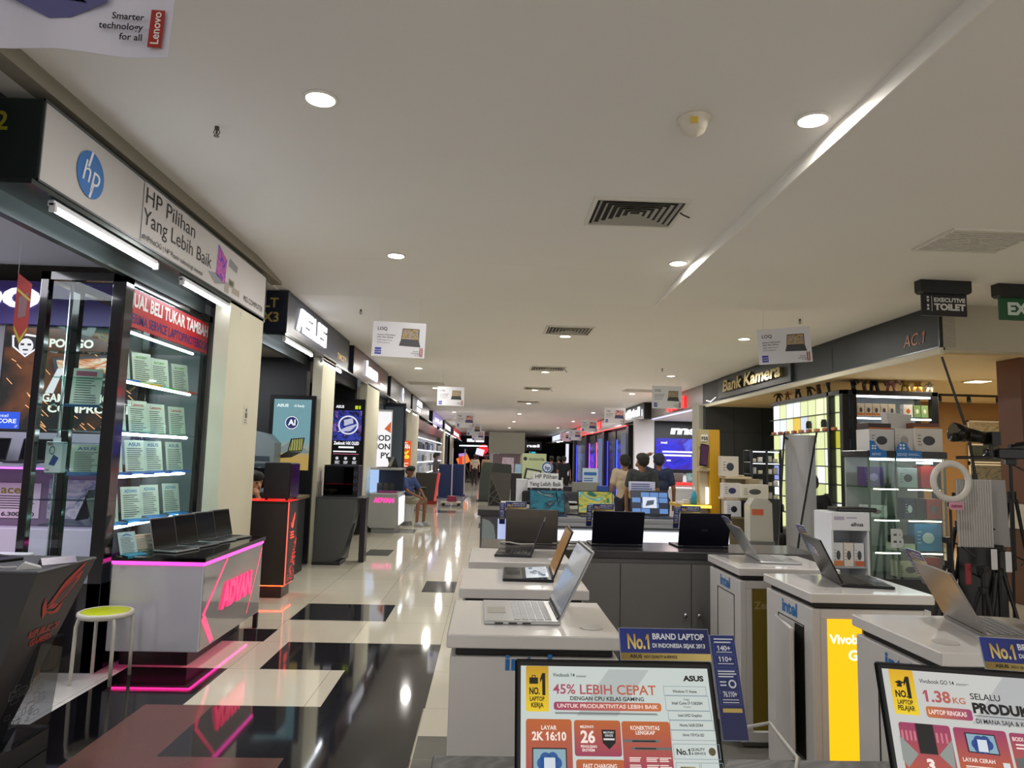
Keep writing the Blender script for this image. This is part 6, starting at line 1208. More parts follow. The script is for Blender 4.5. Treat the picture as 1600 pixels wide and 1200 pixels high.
for i, (yy, r_) in enumerate([(11.45, 2), (12.0, 2), (13.2, 7), (11.4, 6)]):
    o = MB().cyl((0, 0, 0), (0, 0, .1), .05).cyl((0, 0, .1), (0, 0, .13), .04).build('camera_lens', M('#1b1c20', .3)); o.location = (5.56, yy, 2.755 - r_ * ch + (.06 if r_ == 2 else 0)); tag(o, ['black lens on the orange cartons near the cabinet corner', 'black lens on the orange cartons farther from the corner', 'black lens low down behind the white banner edge', 'black lens on the lower rail beside the banner'][i], 'lens')
# figurines on top
FG = [(5.62, 13.4, '#4a3a30', 'brown crouching'), (5.62, 13.0, '#7d4a40', 'reddish low'), (5.62, 12.55, '#2b2e3a', 'navy broad'), (5.62, 12.1, '#33342f', 'dark green'), (5.62, 11.75, '#5a4638', 'slim brown'), (5.62, 11.4, '#30343a', 'black winged'), (5.8, 10.95, '#26282a', 'black upright'), (5.98, 10.95, '#8a6f55', 'tan low'), (6.14, 10.95, '#1c1e22', 'tall black'), (6.42, 10.95, '#d09a9c', 'pink cloaked'), (6.66, 10.95, '#c2a64a', 'gold'), (6.86, 10.95, '#b98a3a', 'bronze'), (7.06, 10.95, '#b9b6ae', 'silver')]
for i, (x, y, c, nm) in enumerate(FG):
    z = 2.82 if y > 11 else 2.80; s = (.13, .1, .15, .14, .16, .15, .19, .12, .22, .2, .17, .17, .13)[i]
    t = T('toy_figure', '%s toy figure standing on %s' % (nm, 'the backlit panel wall' if y > 11 else 'the lit box cabinet'), 'toy', (x, y, z), -30 + 17 * i)
    b = MB(); b.ball((0, 0, s * .95), s * .28, s * .24, s * .38); [b.tube([(q * s * .15, 0, s * .7), (q * s * .25, -.01, s * .35), (q * s * .3, -.015, 0)], [s * .16, s * .13, s * .15], 7) for q in (-1, 1)]; b.build('body', M(c, .45, .2), t, True)
    MB().ball((0, -.01, s * 1.42), s * .2, s * .2, s * .22).build('head', M(c, .4, .2), t, True)
    for q in (-1, 1): MB().tube([(q * s * .3, 0, s * 1.1), (q * s * .55, -.03, s * (.9 + .2 * (i % 3))), (q * s * .6, -.07, s * (.6 + .4 * (i % 3)))], [s * .12, s * .1, s * .08], 7).build('arm', M(c, .45, .2), t, True)
# cabinet of lit boxes
t = T('glass_cabinet', 'tall black cabinet of boxed goods on shelves with white light strips', 'cabinet', (6.3, 10.95, 0), 0)
PB2 = M('#14171b', .3)
for x0, x1, y0, y1 in ((-.78, -.68, -.2, -.1), (-.62, -.55, -.2, -.14), (.66, .76, -.2, -.1), (-.78, -.68, .25, .32), (.66, .76, .25, .32)): rb(x0, x1, y0, y1, 0, 2.8).build('post', PB2, t)
rb(-.78, .76, -.2, .32, 2.73, 2.8).build('top_panel', PB2, t); rb(-.7, .7, .26, .3, .3, 2.73).build('back_panel', M('#8d949a', .4), t); rb(-.75, .74, -.18, .3, 0, .6).build('plinth', PB2, t)
ZS = [.68, 1.0, 1.34, 1.7, 2.04, 2.38]
for z in ZS: MB().box(-.55, .66, -.18, .26, z, z + .012).build('shelf', GL('#cfdde0', .2), t); MB().box(-.54, .64, -.19, -.17, z - .035, z - .008).build('light_strip', L('#f2f8ff', 5.), t)
MB().box(-.54, .64, -.19, -.17, 2.69, 2.72).build('light_strip', L('#f2f8ff', 5.), t); MB().box(-.68, -.62, -.17, -.165, .6, 2.73).build('side_glass', GL('#a8bcc4', .3), t)
def carton(label, x, y, z, w, d, h, c, loc_rz=0, stripe=None, txt=None, tcol='#333333', pic=None, group=None):
    t = T('product_box', label, 'box', (x, y, z), loc_rz, group); rb(-w / 2, w / 2, -d / 2, d / 2, 0, h, r=.003).build('carton', M(c, .4, 0, .02, 6), t); y0 = -d / 2 - .001
    if stripe: MB().plate(-w * .48, w * .48, h * .03, h * .25, y0).build('colour_band', M(stripe, .4), t)
    if txt: MB().text(txt, 0, h * .78, h * .1, y0 - .001, 'c', width=w * .6, bold=.03).build('lettering', M(tcol, .5), t)
    if pic: MB().ball((0, y0, h * .48), w * .22, .003, h * .2, 12, 8).lines(-w * .4, -w * .25, h * .7, h * .3, 4, h * .03, y0).build('printed_product', M(pic, .4), t)
    return t
for i in range(5): carton('white and orange box in the top row of the lit cabinet, %s from the corner' % ORD[i], 5.84 + i * .125, 10.85, 2.395, .115, .1, .2, '#d8cdbc', 0, '#c9743a', None, pic='#4a4a58', group='white and orange boxes in the lit cabinet')
carton('white box with an orange label in the top row of the lit cabinet', 6.6, 10.85, 2.395, .15, .1, .2, '#e2e2e0', 0, None, None, pic='#c9622a'); carton('green box beside the white one in the top row of the lit cabinet', 6.74, 10.84, 2.395, .11, .1, .19, '#7a9a62', 0, None, None, pic='#dfe6d0'); carton('second green box at the end of the lit cabinet top row', 6.86, 10.84, 2.395, .11, .1, .19, '#88a870', 0, None, None, pic='#dfe6d0')
for i, (z, c, p) in enumerate([(2.055, '#9aa6b2', '#3a4048'), (1.715, '#a8b6bc', '#5a7a8a'), (1.355, '#3b2a22', '#8a5a3a'), (1.015, '#b9b4aa', '#4a4a44'), (.695, '#c2bcb0', '#6a6258')]):
    carton('%s box nearest the corner on the %s shelf of the lit cabinet' % (['grey blue', 'pale framed', 'dark brown', 'stone grey', 'beige'][i], ['second', 'third', 'fourth', 'fifth', 'sixth'][i]), 5.98, 10.86, z, .36, .2, .24, c, 0, None, None, pic=p)
    carton('%s box behind the near glass case on the %s shelf of the lit cabinet' % (['white', 'blue', 'red', 'black', 'silver'][i], ['second', 'third', 'fourth', 'fifth', 'sixth'][i]), 6.45, 10.86, z, .4, .2, .22, ['#d8d8d8', '#3a5a9a', '#a03a34', '#1d1e22', '#a8abb0'][i], 0, None, None, pic='#7a7a80')
t = T('glass_cabinet', 'small dark glass case of little white gadgets against the dark panels', 'cabinet', (4.75, 12.0, 0), 0)
for x in (-.26, 0, .24): rb(x - .02, x + .02, -.15, -.11, .0, 1.84).build('post', PB2, t)
rb(-.28, .26, -.15, .2, 0, 1.0).build('cupboard', M('#1a1e1f', .4), t); rb(-.28, .26, .18, .2, 1.0, 1.84).build('back_panel', M('#262a2c', .4), t)
for z in (1.0, 1.22, 1.42, 1.62, 1.82): rb(-.28, .26, -.14, .18, z, z + .012).build('shelf', M('#3a3f42', .3), t)
MB().box(-.25, .24, -.13, -.12, 1.8, 1.815).box(-.25, .24, -.13, -.12, 1.6, 1.612).build('light_strip', L('#e6eef8', 2.5), t)
k = 0
for z in (1.012, 1.232, 1.432, 1.632):
    for x in (-.19, -.08, .08, .18):
        o = rb(-.035, .035, -.03, .03, 0, .06 + .05 * ((k * 7) % 3) / 2).build('gadget', M(['#d6d2b8', '#e6e4da', '#b9b9b0'][k % 3], .4)); o.location = (4.75 + x, 11.95, z); tag(o, 'little white gadget in the small dark glass case', 'gadget', 'gadgets in the small dark glass case'); k += 1

# near glass case with the blue sign and drone boxes on top
t = T('glass_cabinet', 'square edged glass case with white boxes and a blue sign on top', 'cabinet', (4.22, 7.15, 0), 0)
rb(-.4, .4, -.2, .3, 0, .5).build('plinth', M('#2a2d2f', .4), t); rb(-.41, .41, -.21, .31, 1.70, 1.765).build('top', M('#17181a', .3), t)
for x in (-.395, -.12, .385): MB().box(x - .008, x + .008, -.2, -.185, .5, 1.7).build('glass_edge', M('#5d6e62', .2), t)
MB().box(-.39, .39, -.202, -.198, .5, 1.7).build('front_glass', GL('#f0f8f4', .2), t); rb(-.39, .39, .28, .3, .5, 1.7).build('back_panel', M('#a4aeab', .5), t)
for z in (.76, 1.08, 1.39): MB().box(-.39, .39, -.19, .28, z, z + .01).build('shelf', GL('#c6dccf', .25), t); MB().box(-.35, -.1, -.2, -.19, z - .014, z - .004).box(.0, .33, -.2, -.19, z - .014, z - .004).build('light_strip', L('#f0eed8', 9.), t)
MB().box(-.37, .36, -.19, -.17, 1.67, 1.69).build('light_strip', L('#f6fbff', 12.), t)
MB().text('EB', -.13, .82, .16, -.204, 'c', width=.13, bold=.06).build('white_logo', M('#dfe6ea', .4), t)
t = T('shelf_sign', 'blue sign with a white clover mark on the glass case top', 'sign', (4.22, 6.93, 1.74))
MB().prism([(-.12, -.04), (.14, -.04), (.14, .03), (.02, .035), (-.01, .1), (-.07, .12), (-.11, .07), (-.12, .02)], 0, .006).build('board', M('#2076c8', .35), t); a = MB()
for dx in (-.016, .016):
    for dz in (-.016, .016): a.disc(-.06 + dx, .07 + dz, .012, -.002, 12)
a.build('clover_mark', M('#e8f0f8', .4), t); MB().text('EZVIZ', -.11, -.02, .024, -.002, width=.1, bold=.03).lines(.0, .13, -.0, -.012, 2, .005, -.002).build('lettering', M('#c9e0f6', .4), t)
t = T('shelf_sign', 'narrower blue sign at the corner of the glass case top', 'sign', (3.9, 6.93, 1.74)); MB().prism([(-.07, -.04), (.1, -.04), (.1, .02), (.03, .04), (-.02, .11), (-.07, .13)], 0, .006).build('board', M('#2076c8', .35), t); a = MB(); [a.disc(-.03 + dx, .06 + dz, .01, -.002, 12) for dx in (-.013, .013) for dz in (-.013, .013)]; a.build('clover_mark', M('#e8f0f8', .4), t); MB().text('EZVIZ', -.05, -.02, .02, -.002, width=.09, bold=.03).build('lettering', M('#c9e0f6', .4), t)
carton('silvery white box with small drones printed on the glass case top', 3.99, 7.12, 1.765, .26, .25, .22, '#cfcfcf', 0, None, None, pic='#3a3a3e'); carton('plain white box in the middle of the glass case top', 4.24, 7.15, 1.765, .19, .25, .235, '#d3d0cc', 0, None, None, pic='#a8a6a2'); carton('white box with a printed folding drone on the glass case top', 4.48, 7.12, 1.765, .29, .25, .24, '#d9d4cc', 0, None, None, pic='#3c3f46')
carton('flat orange and black box lying on the silvery drone box', 3.98, 7.12, 1.987, .25, .2, .06, '#3a2a28', 4, '#c9702a'); carton('flat orange and black box lying on the folding drone box', 4.48, 7.12, 2.007, .27, .2, .055, '#6a3a24', -3, '#d98a2a')
t = T('shopping_bag', 'white paper bag standing behind the flat boxes on the glass case', 'bag', (4.26, 7.2, 2.002), 5); MB().prism([(-.11, 0), (.12, 0), (.15, .15), (-.14, .17)], -.05, .05).build('body', M('#cfcdca', .6), t); MB().tube([(-.05, -.05, .15), (-.04, -.05, .2), (.04, -.05, .2), (.05, -.05, .15)], .004, 6).build('handle', M('#bdbab6', .5), t)
IN = [('red box with a white tag on the upper shelf of the near glass case', .27, 1.40, .16, .22, '#c02a2c', None), ('grey box with a printed drone on the upper shelf of the near glass case', .05, 1.40, .2, .2, '#9aa0a2', '#2a2c30'), ('violet mottled pack on the upper shelf of the near glass case', -.27, 1.40, .2, .2, '#4a3a6a', '#8a7ab0'), ('navy box with a white print on the middle shelf of the near glass case', .06, 1.09, .11, .2, '#1c2348', '#d8dce6'), ('black box beside the navy one on the middle shelf of the near glass case', .17, 1.09, .1, .2, '#141518', None), ('red and grey box on the middle shelf end of the near glass case', .31, 1.09, .15, .2, '#a8362c', '#6a6a6a'), ('white device box on the middle shelf of the near glass case', -.25, 1.09, .22, .12, '#b9c0be', '#5a3a3a'),
      ('large blue box on the lower shelf of the near glass case', .24, .77, .28, .27, '#1878b4', '#c9d8e0'), ('black recorder on the lower shelf of the near glass case', .0, .84, .2, .07, '#1c1d1f', None), ('flat white router box under the black recorder', .0, .77, .24, .07, '#c3c2b4', None), ('cream box on the bottom of the near glass case', .05, .505, .26, .16, '#b9b29a', '#4a4a40'), ('red box on the bottom of the near glass case', .28, .505, .16, .2, '#8a2a24', None)]
for (lb, x, z, w_, h_, c, p) in IN: carton(lb, 4.22 + x, 7.1 if x > -.2 else 7.16, z, w_, .14, h_, c, 0, None, None, pic=p)
# white rack of security cameras
t = T('display_rack', 'white shop rack of boxed security cameras with a printed header', 'rack', (3.12, 6.15, 0), 2)
rb(-.17, -.15, -.15, .15, 0, 1.2).build('side_panel', M('#d3d5dc', .35), t); rb(.15, .17, -.15, .15, 0, 1.2).build('side_panel', M('#d3d5dc', .35), t); rb(-.15, .15, .13, .15, 0, 1.2).build('back_panel', M('#b4b8c0', .4), t); rb(-.17, .17, -.16, -.14, 1.05, 1.205).build('header', M('#dfe0e6', .35), t); rb(-.15, .15, -.14, .15, 1.19, 1.205).build('top_panel', M('#d3d5dc', .35), t)
MB().text('alhua', .0, 1.09, .03, -.162, width=.11, bold=.03).build('lettering', M('#2a2a34', .4), t); MB().plate(-.15, -.06, 1.14, 1.17, -.162).lines(-.04, .06, 1.16, 1.15, 1, .012, -.162).build('pale_print', M('#b0a8c0', .4), t)
for z in (.1, .42, .73): rb(-.15, .15, -.14, .13, z, z + .012).build('shelf', M('#9ea3ab', .3), t)
for j, z in enumerate((.742, .432)):
    for i in range(3):
        carton('white and orange camera box on the %s shelf of the security camera rack, %s along' % (['upper', 'lower'][j], ORD[i]), 3.12 - .09 + i * .092, 6.08, z, .085, .1, .2 if j == 0 else .15, ['#cfd2d6', '#d8cfc6'][i % 2], 0, ['#c9783a', None, '#c25a34'][i], None, pic='#3a3a40')
o = rb(-.16, .2, -.09, .09, 0, .035, r=.008).build('video_recorder', M('#141518', .3)); o.location = (3.2, 6.15, 1.206); tag(o, 'flat black video recorder lying on the security camera rack', 'recorder')
# banner seen from behind
t = T('banner_stand', 'white banner seen from behind on a black crossed rod stand', 'banner', (3.42, 7.6, 0), 3)
sh = MB(); n = 8
for i in range(n):
    a0, a1 = -.175 + .35 * i / n, -.175 + .35 * (i + 1) / n; ya, yb = .012 * math.sin(i * .8), .012 * math.sin((i + 1) * .8); sh.add([(a0, ya, .35), (a1, yb, .35), (a1, yb, 1.93), (a0, ya, 1.93), (a0, ya + .002, .35), (a1, yb + .002, .35), (a1, yb + .002, 1.93), (a0, ya + .002, 1.93)], [(0, 1, 2, 3), (7, 6, 5, 4), (0, 4, 5, 1), (3, 2, 6, 7)])
sh.build('sheet', M('#b4b4b6', .55), t)
MB().tube([(-.19, -.02, 1.95), (-.45, -.4, .9), (-.68, -.72, 0)], .011, 8).build('rod', BLACK, t); MB().tube([(.18, -.02, 1.96), (-.22, -.4, .95), (-.6, -.85, 0)], .011, 8).build('rod', BLACK, t); MB().tube([(-.18, .03, .38), (0, .1, .2), (.15, .3, 0)], .011, 8).build('rear_rod', BLACK, t); MB().cyl((-.19, -.02, 1.9), (-.15, -.02, 1.88), .012).build('clip', BLACK, t)
person('person in black with one arm resting, mostly hidden behind the white banner', (3.9, 8.35, 0), -60, sit(.66), skin='#8a5f45', shirt='#121316', legs='#15161a', vox=.014)
t = T('bar_stool', 'dark stool under the person in black behind the banner', 'stool', (3.9, 8.35, 0)); MB().cyl((0, 0, .62), (0, 0, .68), .18, n=20).build('seat', DARK, t); MB().cyl((0, 0, .02), (0, 0, .62), .025).build('post', STEEL, t); MB().cyl((0, 0, 0), (0, 0, .02), .2, n=20).build('base', DARK, t)

# yellow booth with a shelf and a screen
t = T('yellow_booth', 'tall yellow booth frame with a lit shelf beside the three shoppers', 'booth', (2.54, 8.0, 0))
rb(.0, .12, 0, .5, 0, 1.98).build('side_panel', M('#c9981a', .45), t); rb(-.11, .0, 0, .1, 1.78, 1.98).build('top_box', M('#b9aa7a', .45), t); rb(-.1, 0, .06, .1, 0, 1.78).build('back_panel', M('#c2b79a', .5), t); rb(-.34, .0, -.05, .5, 1.08, 1.12).build('shelf', M('#d8ac2a', .4), t); rb(-.3, 0, .06, .48, 0, 1.0).build('cupboard', M('#c9c4b4', .4), t); rb(-.13, .0, -.01, .1, 1.5, 1.54).build('upper_shelf', M('#cbb98a', .4), t)
MB().box(-.33, .0, -.06, -.05, 1.085, 1.115).build('light_strip', L('#ffd84a', 2.), t); MB().box(-.05, -.02, -.02, .0, 1.13, 1.32).build('upright_light', L('#f6fbff', 2.5), t); rb(-.1, -.02, -.008, .0, 1.84, 1.92).build('label_plate', M('#e6e2d4', .4), t); MB().text('F55', -.095, 1.86, .035, -.01, width=.07, bold=.04).build('label_lettering', INK, t)
t = T('tablet_screen', 'tilted dark screen with violet pattern hung on the yellow booth', 'screen', (2.45, 7.93, 1.56), 28, None, 0, 6); rb(-.06, .06, 0, .02, 0, .25).build('body', M('#17141c', .3), t); MB().plate(-.052, .052, .015, .235, -.002).build('screen', ART(['#1a1220', '#6a2a5a', '#20243a', '#a05a70'], 3, 3, .5, .2, 'noise'), t)
t = T('spray_bottle', 'blue bottle with a white cap on the yellow booth shelf', 'bottle', (2.36, 8.0, 1.12)); MB().lathe([(.03, 0), (.032, .1), (.02, .14), (.012, .16)], 14).build('body', M('#2a9ac0', .3), t, True); MB().cyl((0, 0, .16), (0, 0, .2), .014).build('cap', PAPER, t)
for i in range(3):
    o = rb(-.035, .035, -.04, .04, 0, .03 + .02 * i).build('product_box', M(['#e6e4e0', '#c9c9c4', '#9aa0a6'][i], .4)); o.location = (2.22 + .07 * i, 8.1, 1.12); tag(o, '%s little box on the yellow booth shelf' % ['white', 'cream', 'grey'][i], 'box')
# cream rack of boxed gadgets
t = T('display_rack', 'cream rounded rack stacked with boxed gadgets beside the yellow booth', 'rack', (2.84, 7.75, 0)); MB().tube([(-.22, 0, 0), (-.22, 0, 1.42), (-.19, 0, 1.455), (.0, 0, 1.455), (.03, 0, 1.42), (.03, 0, 0)], .018, 8).build('frame', M('#c2b08a', .4), t); rb(-.24, .05, -.12, .12, 1.43, 1.455).build('shelf', M('#c9b894', .4), t); rb(-.24, .22, -.14, .14, 1.2, 1.225).build('shelf', M('#c9b894', .4), t); rb(-.24, .22, -.14, .14, 1.0, 1.025).build('shelf', M('#c9b894', .4), t); rb(-.22, .2, .05, .1, 0, 1.43).build('back_panel', M('#a89878', .5), t); rb(-.24, .22, -.14, .14, 0, .4).build('base', M('#a89878', .5), t)
carton('white box with teal corner and a printed speaker on the cream rack top', 2.66, 7.72, 1.456, .19, .12, .22, '#d2cabb', 0, None, None, pic='#2d3140'); t2b = carton('white box with a printed blue speaker on the cream rack', 2.66, 7.66, 1.226, .19, .12, .16, '#d3ccc4', 0, None, None, pic='#23265a'); carton('wide white box with a printed camera on the cream rack', 2.9, 7.62, 1.226, .3, .1, .15, '#d8d2c0', 0, None, None, pic='#4a4a48'); carton('white box with two printed gadgets on the lower cream rack shelf', 2.66, 7.6, 1.026, .16, .1, .17, '#cfd0d6', 0, None, None, pic='#1c1e2a'); carton('black box beside the white ones on the lower cream rack shelf', 2.83, 7.6, 1.026, .14, .1, .17, '#1a1814', 0, None, None, pic='#4a4230')
t = T('wrapped_pack', 'clear plastic wrapped pack standing behind the dull yellow stand', 'pack', (2.8, 7.22, 0)); rb(-.13, .13, -.1, .1, 0, .82).build('crate', M('#6a6a66', .5), t); MB().prism([(-.12, .82), (.12, .82), (.11, 1.2), (.06, 1.25), (-.07, 1.25), (-.12, 1.18)], -.08, .08).build('wrapped_body', M('#b9b6aa', .2), t); MB().plate(-.1, .02, 1.08, 1.14, -.082).build('orange_label', M('#c9603a', .4), t)

# photo gear by the frame edge
def tripod(label, x, y, h, col='#131315', head=True, spread=.32, a0=0, group=None):
    t = T('tripod', label, 'tripod', (x, y, 0), a0, group); m = M(col, .4, .2)
    for k in range(3):
        a = R(120 * k + 30); c, s = math.cos(a), math.sin(a); MB().tube([(c * .03, s * .03, h * .82), (c * spread * .55, s * spread * .55, h * .4), (c * spread, s * spread, .0)], [.016, .013, .009], 8).build('leg', m, t)
    MB().cyl((0, 0, h * .45), (0, 0, h), .014).build('column', m, t); MB().cyl((0, 0, h * .8), (0, 0, h * .86), .035).build('collar', m, t)
    if head: rb(-.03, .03, -.04, .04, h, h + .05).build('head', m, t); MB().tube([(.02, 0, h + .02), (.06, -.08, h - .02), (.08, -.2, h - .08)], .007, 6).build('handle', m, t)
    return t
TP = [(3.75, 5.65, 1.0, 'behind the ring light'), (3.95, 5.75, 1.2, 'behind the ribbed reflector panel'), (4.12, 5.6, .95, 'in front of the plain panel'), (4.56, 6.0, 1.3, 'with the camcorder'), (4.05, 5.95, 1.35, 'carrying the cone lamp'), (3.88, 5.45, .8, 'short and low, at the reflector foot'), (4.4, 5.55, .9, 'low, nearest the frame edge')]
for i, (x, y, h, lb) in enumerate(TP): tripod('black tripod %s' % lb, x, y, h + (.35 if 'cam' in lb else 0), head=True, a0=25 * i, spread=.22)
for i, (x, y, z, c) in enumerate([(4.13, 5.5, .8, '#d0d2d6'), (4.0, 5.48, .82, '#c9cace'), (3.8, 5.5, .7, '#8a2028')]):
    o = rb(-.025, .025, -.004, .004, 0, .16).build('price_tag', M(c, .4)); o.location = (x, y, z); tag(o, ['pale hang tag on the low tripod by the plain panel', 'pale hang tag below the ribbed panel', 'dark red hang tag on the tripod behind the ring light'][i], 'tag')
t = T('ring_light', 'white ring lamp switched off on a thin stand', 'ring lamp', (3.69, 5.5, 0), 0)
rg = MB(); n1, n2 = 40, 10; vs = []; fs = []
for i in range(n1):
    a = 2 * math.pi * i / n1
    for j in range(n2):
        b = 2 * math.pi * j / n2; rr = .143 + .027 * math.cos(b); vs.append((rr * math.cos(a), .018 * math.sin(b), 1.5 + rr * math.sin(a)))
for i in range(n1):
    for j in range(n2): fs.append((i * n2 + j, i * n2 + (j + 1) % n2, ((i + 1) % n1) * n2 + (j + 1) % n2, ((i + 1) % n1) * n2 + j))
rg.add(vs, fs); rg.build('ring', M('#c8c3bd', .4), t, True); MB().cyl((0, .02, .0), (0, .02, 1.34), .01).build('stand', BLACK, t); MB().cyl((0, .02, 0), (0, .02, .02), .12, n=20).build('base', BLACK, t); rb(-.02, .02, -.0, .03, 1.3, 1.37).build('bracket', BLACK, t)
t = T('shop_tag', 'pink and white tag hanging below the ring lamp', 'tag', (3.7, 5.46, 1.28), 0); MB().plate(-.06, .06, 0, .06, 0, .02, .004).build('board', M('#c98aa0', .4), t); MB().text('osmo', 0, .02, .026, -.003, 'c', width=.09, bold=.04).build('lettering', M('#8a3a5a', .4), t)
t = T('reflector_panel', 'ribbed grey foil panel standing beside the ring lamp', 'panel', (3.93, 5.58, .98), 2); p = MB()
for i in range(14): p.rbox(-.15 + i * .0214, -.131 + i * .0214, -.006, .006, 0, .54, r=.003)
p.build('rib', M('#a9a6a4', .35), t); rb(-.15, .15, .006, .012, 0, .54).build('back_sheet', M('#8a8886', .5), t); rb(-.14, .14, .02, .04, -.98, .0).build('stand', BLACK, t)
t = T('reflector_panel', 'plain grey panel standing behind the ribbed one', 'panel', (4.19, 5.66, .98), -3); MB().prism([(-.08, 0), (.08, 0), (.06, .54), (-.09, .54)], 0, .012).build('sheet', M('#8f8d8c', .5), t); rb(-.06, .06, .02, .04, -.98, 0).build('stand', BLACK, t)
t = T('studio_lamp', 'black cone shaped studio lamp aimed along the shop', 'lamp', (4.05, 5.95, 1.75)); MB().cyl((-.02, 0, .17), (.08, 0, .155), .085, .07, 24).cyl((.08, 0, .155), (.3, 0, .12), .06, .05, 20).build('snoot', M('#17150f', .25, .5), t, True); MB().cyl((-.021, 0, .17), (-.019, 0, .17), .075, n=24).build('opening', M('#4a4436', .3, .6), t); rb(.28, .36, -.06, .06, .06, .18).build('housing', BLACK, t); MB().cyl((.31, 0, -.05), (.31, 0, .08), .015).build('mount', BLACK, t); MB().cyl((.0, 0, -.05), (.31, 0, -.04), .014).build('arm', BLACK, t)
t = T('boom_pole', 'long black boom pole slanting up over the studio lamp', 'boom pole', (4.36, 6.2, 0)); MB().tube([(.02, 0, 0), (.02, 0, 1.55), (-.02, 0, 1.9), (-.24, 0, 2.62)], [.014, .014, .012, .01], 8).build('pole', M('#1a1612', .4), t); MB().cyl((.02, 0, 1.4), (.02, 0, 1.56), .022).build('clamp', BLACK, t); MB().cyl((0, 0, 0), (0, 0, .02), .2, n=20).build('base', BLACK, t)
t = T('camcorder', 'black camcorder on the tall tripod by the frame edge', 'camcorder', (4.56, 6.0, 1.7), -8); rb(-.12, .14, -.05, .05, .0, .09, r=.01).build('body', M('#15161a', .35), t); MB().cyl((-.12, 0, .045), (-.2, 0, .045), .042, n=18).build('lens', M('#0c0d10', .15), t, True); rb(.0, .1, -.03, .03, .09, .13).build('handle', M('#25262a', .4), t); MB().add([(-.02, -.055, .1), (.1, -.055, .12), (.12, -.1, .16), (.0, -.1, .14)], [(0, 1, 2, 3), (3, 2, 1, 0)]).build('flip_screen', M('#2a2c30', .3), t)
for i, z in enumerate((2.22, 1.74, 1.33)):
    t = T('framed_picture', 'white framed picture of %s on the ochre shop wall' % ['pale shapes, uppermost', 'a dark machine, middle of three', 'dark grey forms, lowest'][i], 'picture', (10.25, 14.18, z)); f = MB(); f.box(-.36, .36, -.03, 0, 0, .03).box(-.36, .36, -.03, 0, .36, .39).box(-.36, -.33, -.03, 0, 0, .39).box(.33, .36, -.03, 0, 0, .39); f.build('frame', M('#d3c9b4', .4), t); rb(-.33, .33, -.015, 0, .03, .36).build('print', ART([['#4a463c', '#a89a7c', '#5a2f2a'], ['#23231f', '#3a4238', '#14140f'], ['#2b2a24', '#6a6558', '#1a1914']][i], 3, 2, 0, .4, 'noise'), t)
t = T('shop_column', 'brown wooden corner post with a white band by the frame edge', 'post', (6.62, 8.4, 0)); rb(-.17, .4, -.15, .25, 1.2, 2.98).build('upper_cladding', M('#6a4026', .45, 0, .1, 3), t); rb(-.2, .4, -.18, .28, .9, 1.2).build('white_band', M('#c9c2b2', .5), t); rb(-.17, .4, -.15, .25, 0, .9).build('lower_cladding', M('#5a3822', .45, 0, .1, 3), t)
t = T('track_light', 'dark ceiling track with small spot heads over the camera shop', 'track light', (8.4, 12.6, 2.94), 0); rb(-1.6, 1.4, -.02, .02, 0, .04).build('track', M('#2a261f', .4), t)
for i in range(5): MB().cyl((-1.2 + .55 * i, 0, -.02), (-1.24 + .55 * i, -.06, -.12), .035).cyl((-1.2 + .55 * i, 0, 0), (-1.2 + .55 * i, 0, -.03), .01).build('spot_head', M('#2a261f', .4), t)
for i, (x, y) in enumerate([(7.6, 10.6), (9.0, 11.0)]):
    t = T('downlight', 'square glowing ceiling light inside the camera shop, %s' % ['nearer the lit box cabinet', 'nearer the ochre wall'][i], 'downlight', (x, y, 2.98)); rb(-.16, .16, -.16, .16, -.015, 0).build('frame', M('#d8c9a4', .4), t); MB().box(-.13, .13, -.13, .13, -.02, -.015).build('diffuser', L('#fff0c8', 3.), t)

# ------------------------------------------------------------------ white laptop store and the neon shop
t = T('wall_screen', 'black store wall with large white letters and a blue violet laptop screen', 'wall display', (6.72, 24.0, 1.2), 0)
rb(-1.03, 1.1, 0, .06, 0, 1.78).build('panel', M('#17171c', .35), t); MB().text('msi', -.48, 1.36, .27, -.02, width=1.15, bold=.05, depth=.03, shear=.18).build('lettering', L('#ffffff', 1.0), t)
MB().plate(-.98, 1.08, .14, 1.2, -.004).build('screen', ART(['#0c0c3a', '#1a1a8a', '#2a2ae0', '#3a1a9a', '#5a6af8', '#b04ac8'], 1.1, 2.2, 1., .2, 'noise', (.2, .6, .4)), t)
MB().text('msi', -.8, 1.02, .07, -.008, width=.22, bold=.04).lines(-.75, .35, .74, .62, 2, .06, -.008, .15).lines(-.6, -.4, .44, .43, 1, .05, -.008).build('screen_lettering', L('#f0f0ff', 1.2), t); MB().poly([(.5, .5), (.95, .62), (1.0, .9), (.7, .98), (.45, .8)], -.006).build('printed_laptop', L('#b04a9a', .9), t); MB().box(-1.1, -1.04, -.01, .04, -1.2, 1.8).build('light_strip', L('#f6f6ff', 3.), t)
t = T('store_counter', 'white counter with a red glowing edge in the white laptop store', 'counter', (5.95, 21.5, 0)); rb(-.6, .7, -.2, .4, 0, .9).build('body', M('#c9a8ac', .3), t); rb(-.65, .75, -.25, .45, .9, .98).build('edge', L('#e8302a', 1.1), t)
laptop('grey laptop seen from behind on the red edged store counter', (5.75, 21.5, .98), 180, .4, .26, 12, '#6a6664', rich=False); laptop('laptop with a teal picture on the red edged store counter', (6.35, 21.5, .98), 0, .42, .26, 10, '#1c1d22', ART(['#0f2a30', '#5a9aa0', '#c9d8d0', '#1a3a40'], 2, 3, .6, .2, 'noise'), rich=False)
t = T('store_counter', 'white bench of small goods at the store entrance', 'counter', (5.4, 19.0, 0)); rb(-.5, .5, -.2, .4, 0, .85).build('body', M('#d0d0d8', .3), t); rb(-.52, .52, -.22, .42, .85, .9).build('top', M('#e6e6ec', .3), t)
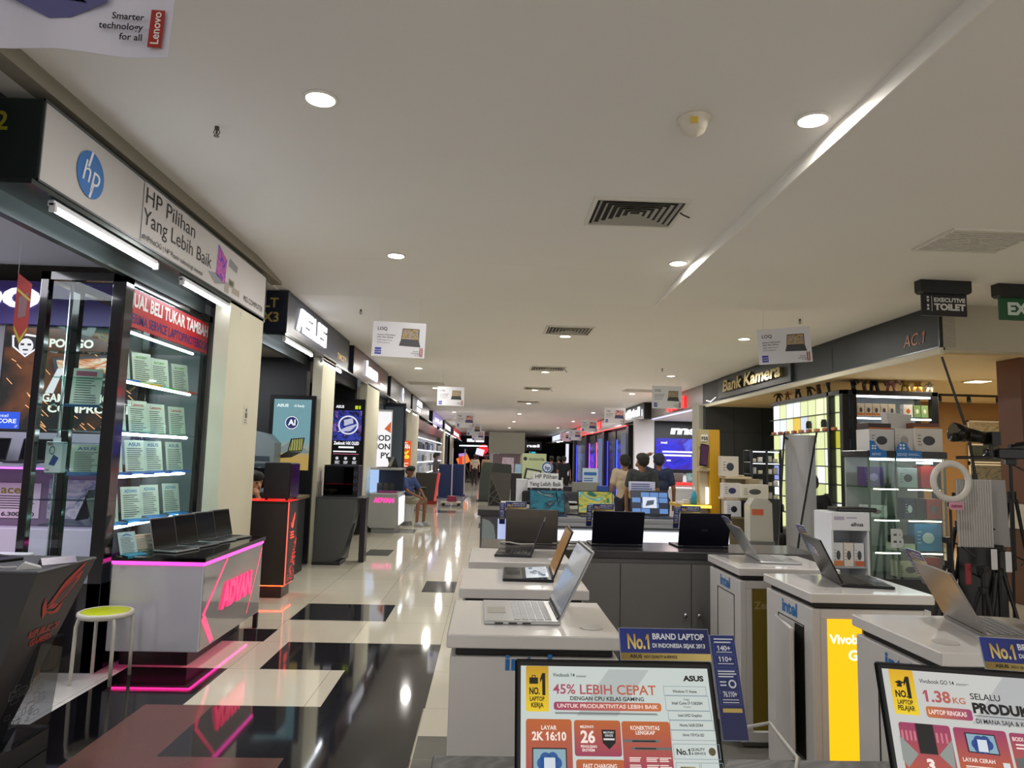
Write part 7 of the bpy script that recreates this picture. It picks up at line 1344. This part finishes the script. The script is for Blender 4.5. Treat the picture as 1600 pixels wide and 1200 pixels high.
NEON = [(28.4, 30.6, ['#0a0a2a', '#1a2ad0', '#3a1a8a', '#0c0c30'], 'blue'), (30.9, 33.0, ['#0a0818', '#1b1a6a', '#0a0a20', '#2a3ac8'], 'dark blue'), (34.0, 36.4, ['#14081e', '#e03a6a', '#5a1aa0', '#c02a50'], 'pink and violet'), (36.8, 39.0, ['#0a0a2a', '#2a3af0', '#a02ad0', '#10103a'], 'violet'), (40, 44.6, ['#0a0a1a', '#1a2a7a', '#0a0a18'], 'dim blue')]
for i, (a_, b_, cs, nm) in enumerate(NEON):
    t = T('neon_panel', 'glowing %s artwork panel in the dark neon shop front' % nm, 'panel', (5.6, (a_ + b_) / 2, 0), -90); W = (b_ - a_) / 2; rb(-W, W, 0, .06, 0, 2.9).build('frame', M('#0d0c14', .3), t); MB().plate(-W + .06, W - .06, .06, 2.44, -.004).build('glow', ART(['#050508', '#08081a'] + cs[1:3] + ['#07070f'], 1.6, 2.5, .8, .2, 'noise', (.4, .3, .8)), t); MB().box(-W, -W + .05, -.02, 0, 0, 2.5).build('edge_tube', L(['#3a5aff', '#2a3aff', '#ff5a7a', '#b04aff', '#3a4aff'][i], 3.), t)
for i, (x, y, c) in enumerate([(5.4, 27.95, '#cfd6f0'), (5.25, 33.0, '#9fb0e6'), (5.2, 46.5, '#e6e6f6')]):
    far_sign('display_board', ['tall pale curtain panel at the neon shop corner', 'tall pale blue lit panel between the neon panels', 'tall white lit panel beyond the neon shop'][i], x, y, .2, 2.6 if i else 2.7, .2, L(c, [.2, .35, .9][i]), stand_=True)
for i, (x, y, z0, z1, w_, c, txt) in enumerate([(1.9, 50, 2.1, 2.9, 1.6, '#e6ecf6', 'acer'), (3.1, 52, 2.2, 2.8, 1.6, '#f4f4fb', 'msi'), (3.4, 55, 1.2, 2.1, .5, '#3ab8c8', None), (2.6, 50, .8, 1.7, 1.2, '#7a1a2a', None)]):
    far_sign('display_board', ['white lettered board', 'second white lettered board', 'narrow cyan lit board', 'dark red lit board', 'amber lit board'][i] + ' at the far end on the neon shop side', x, y, z0, z1, w_, L(c, .8) if txt is None else M('#1a1b20', .4), txt)
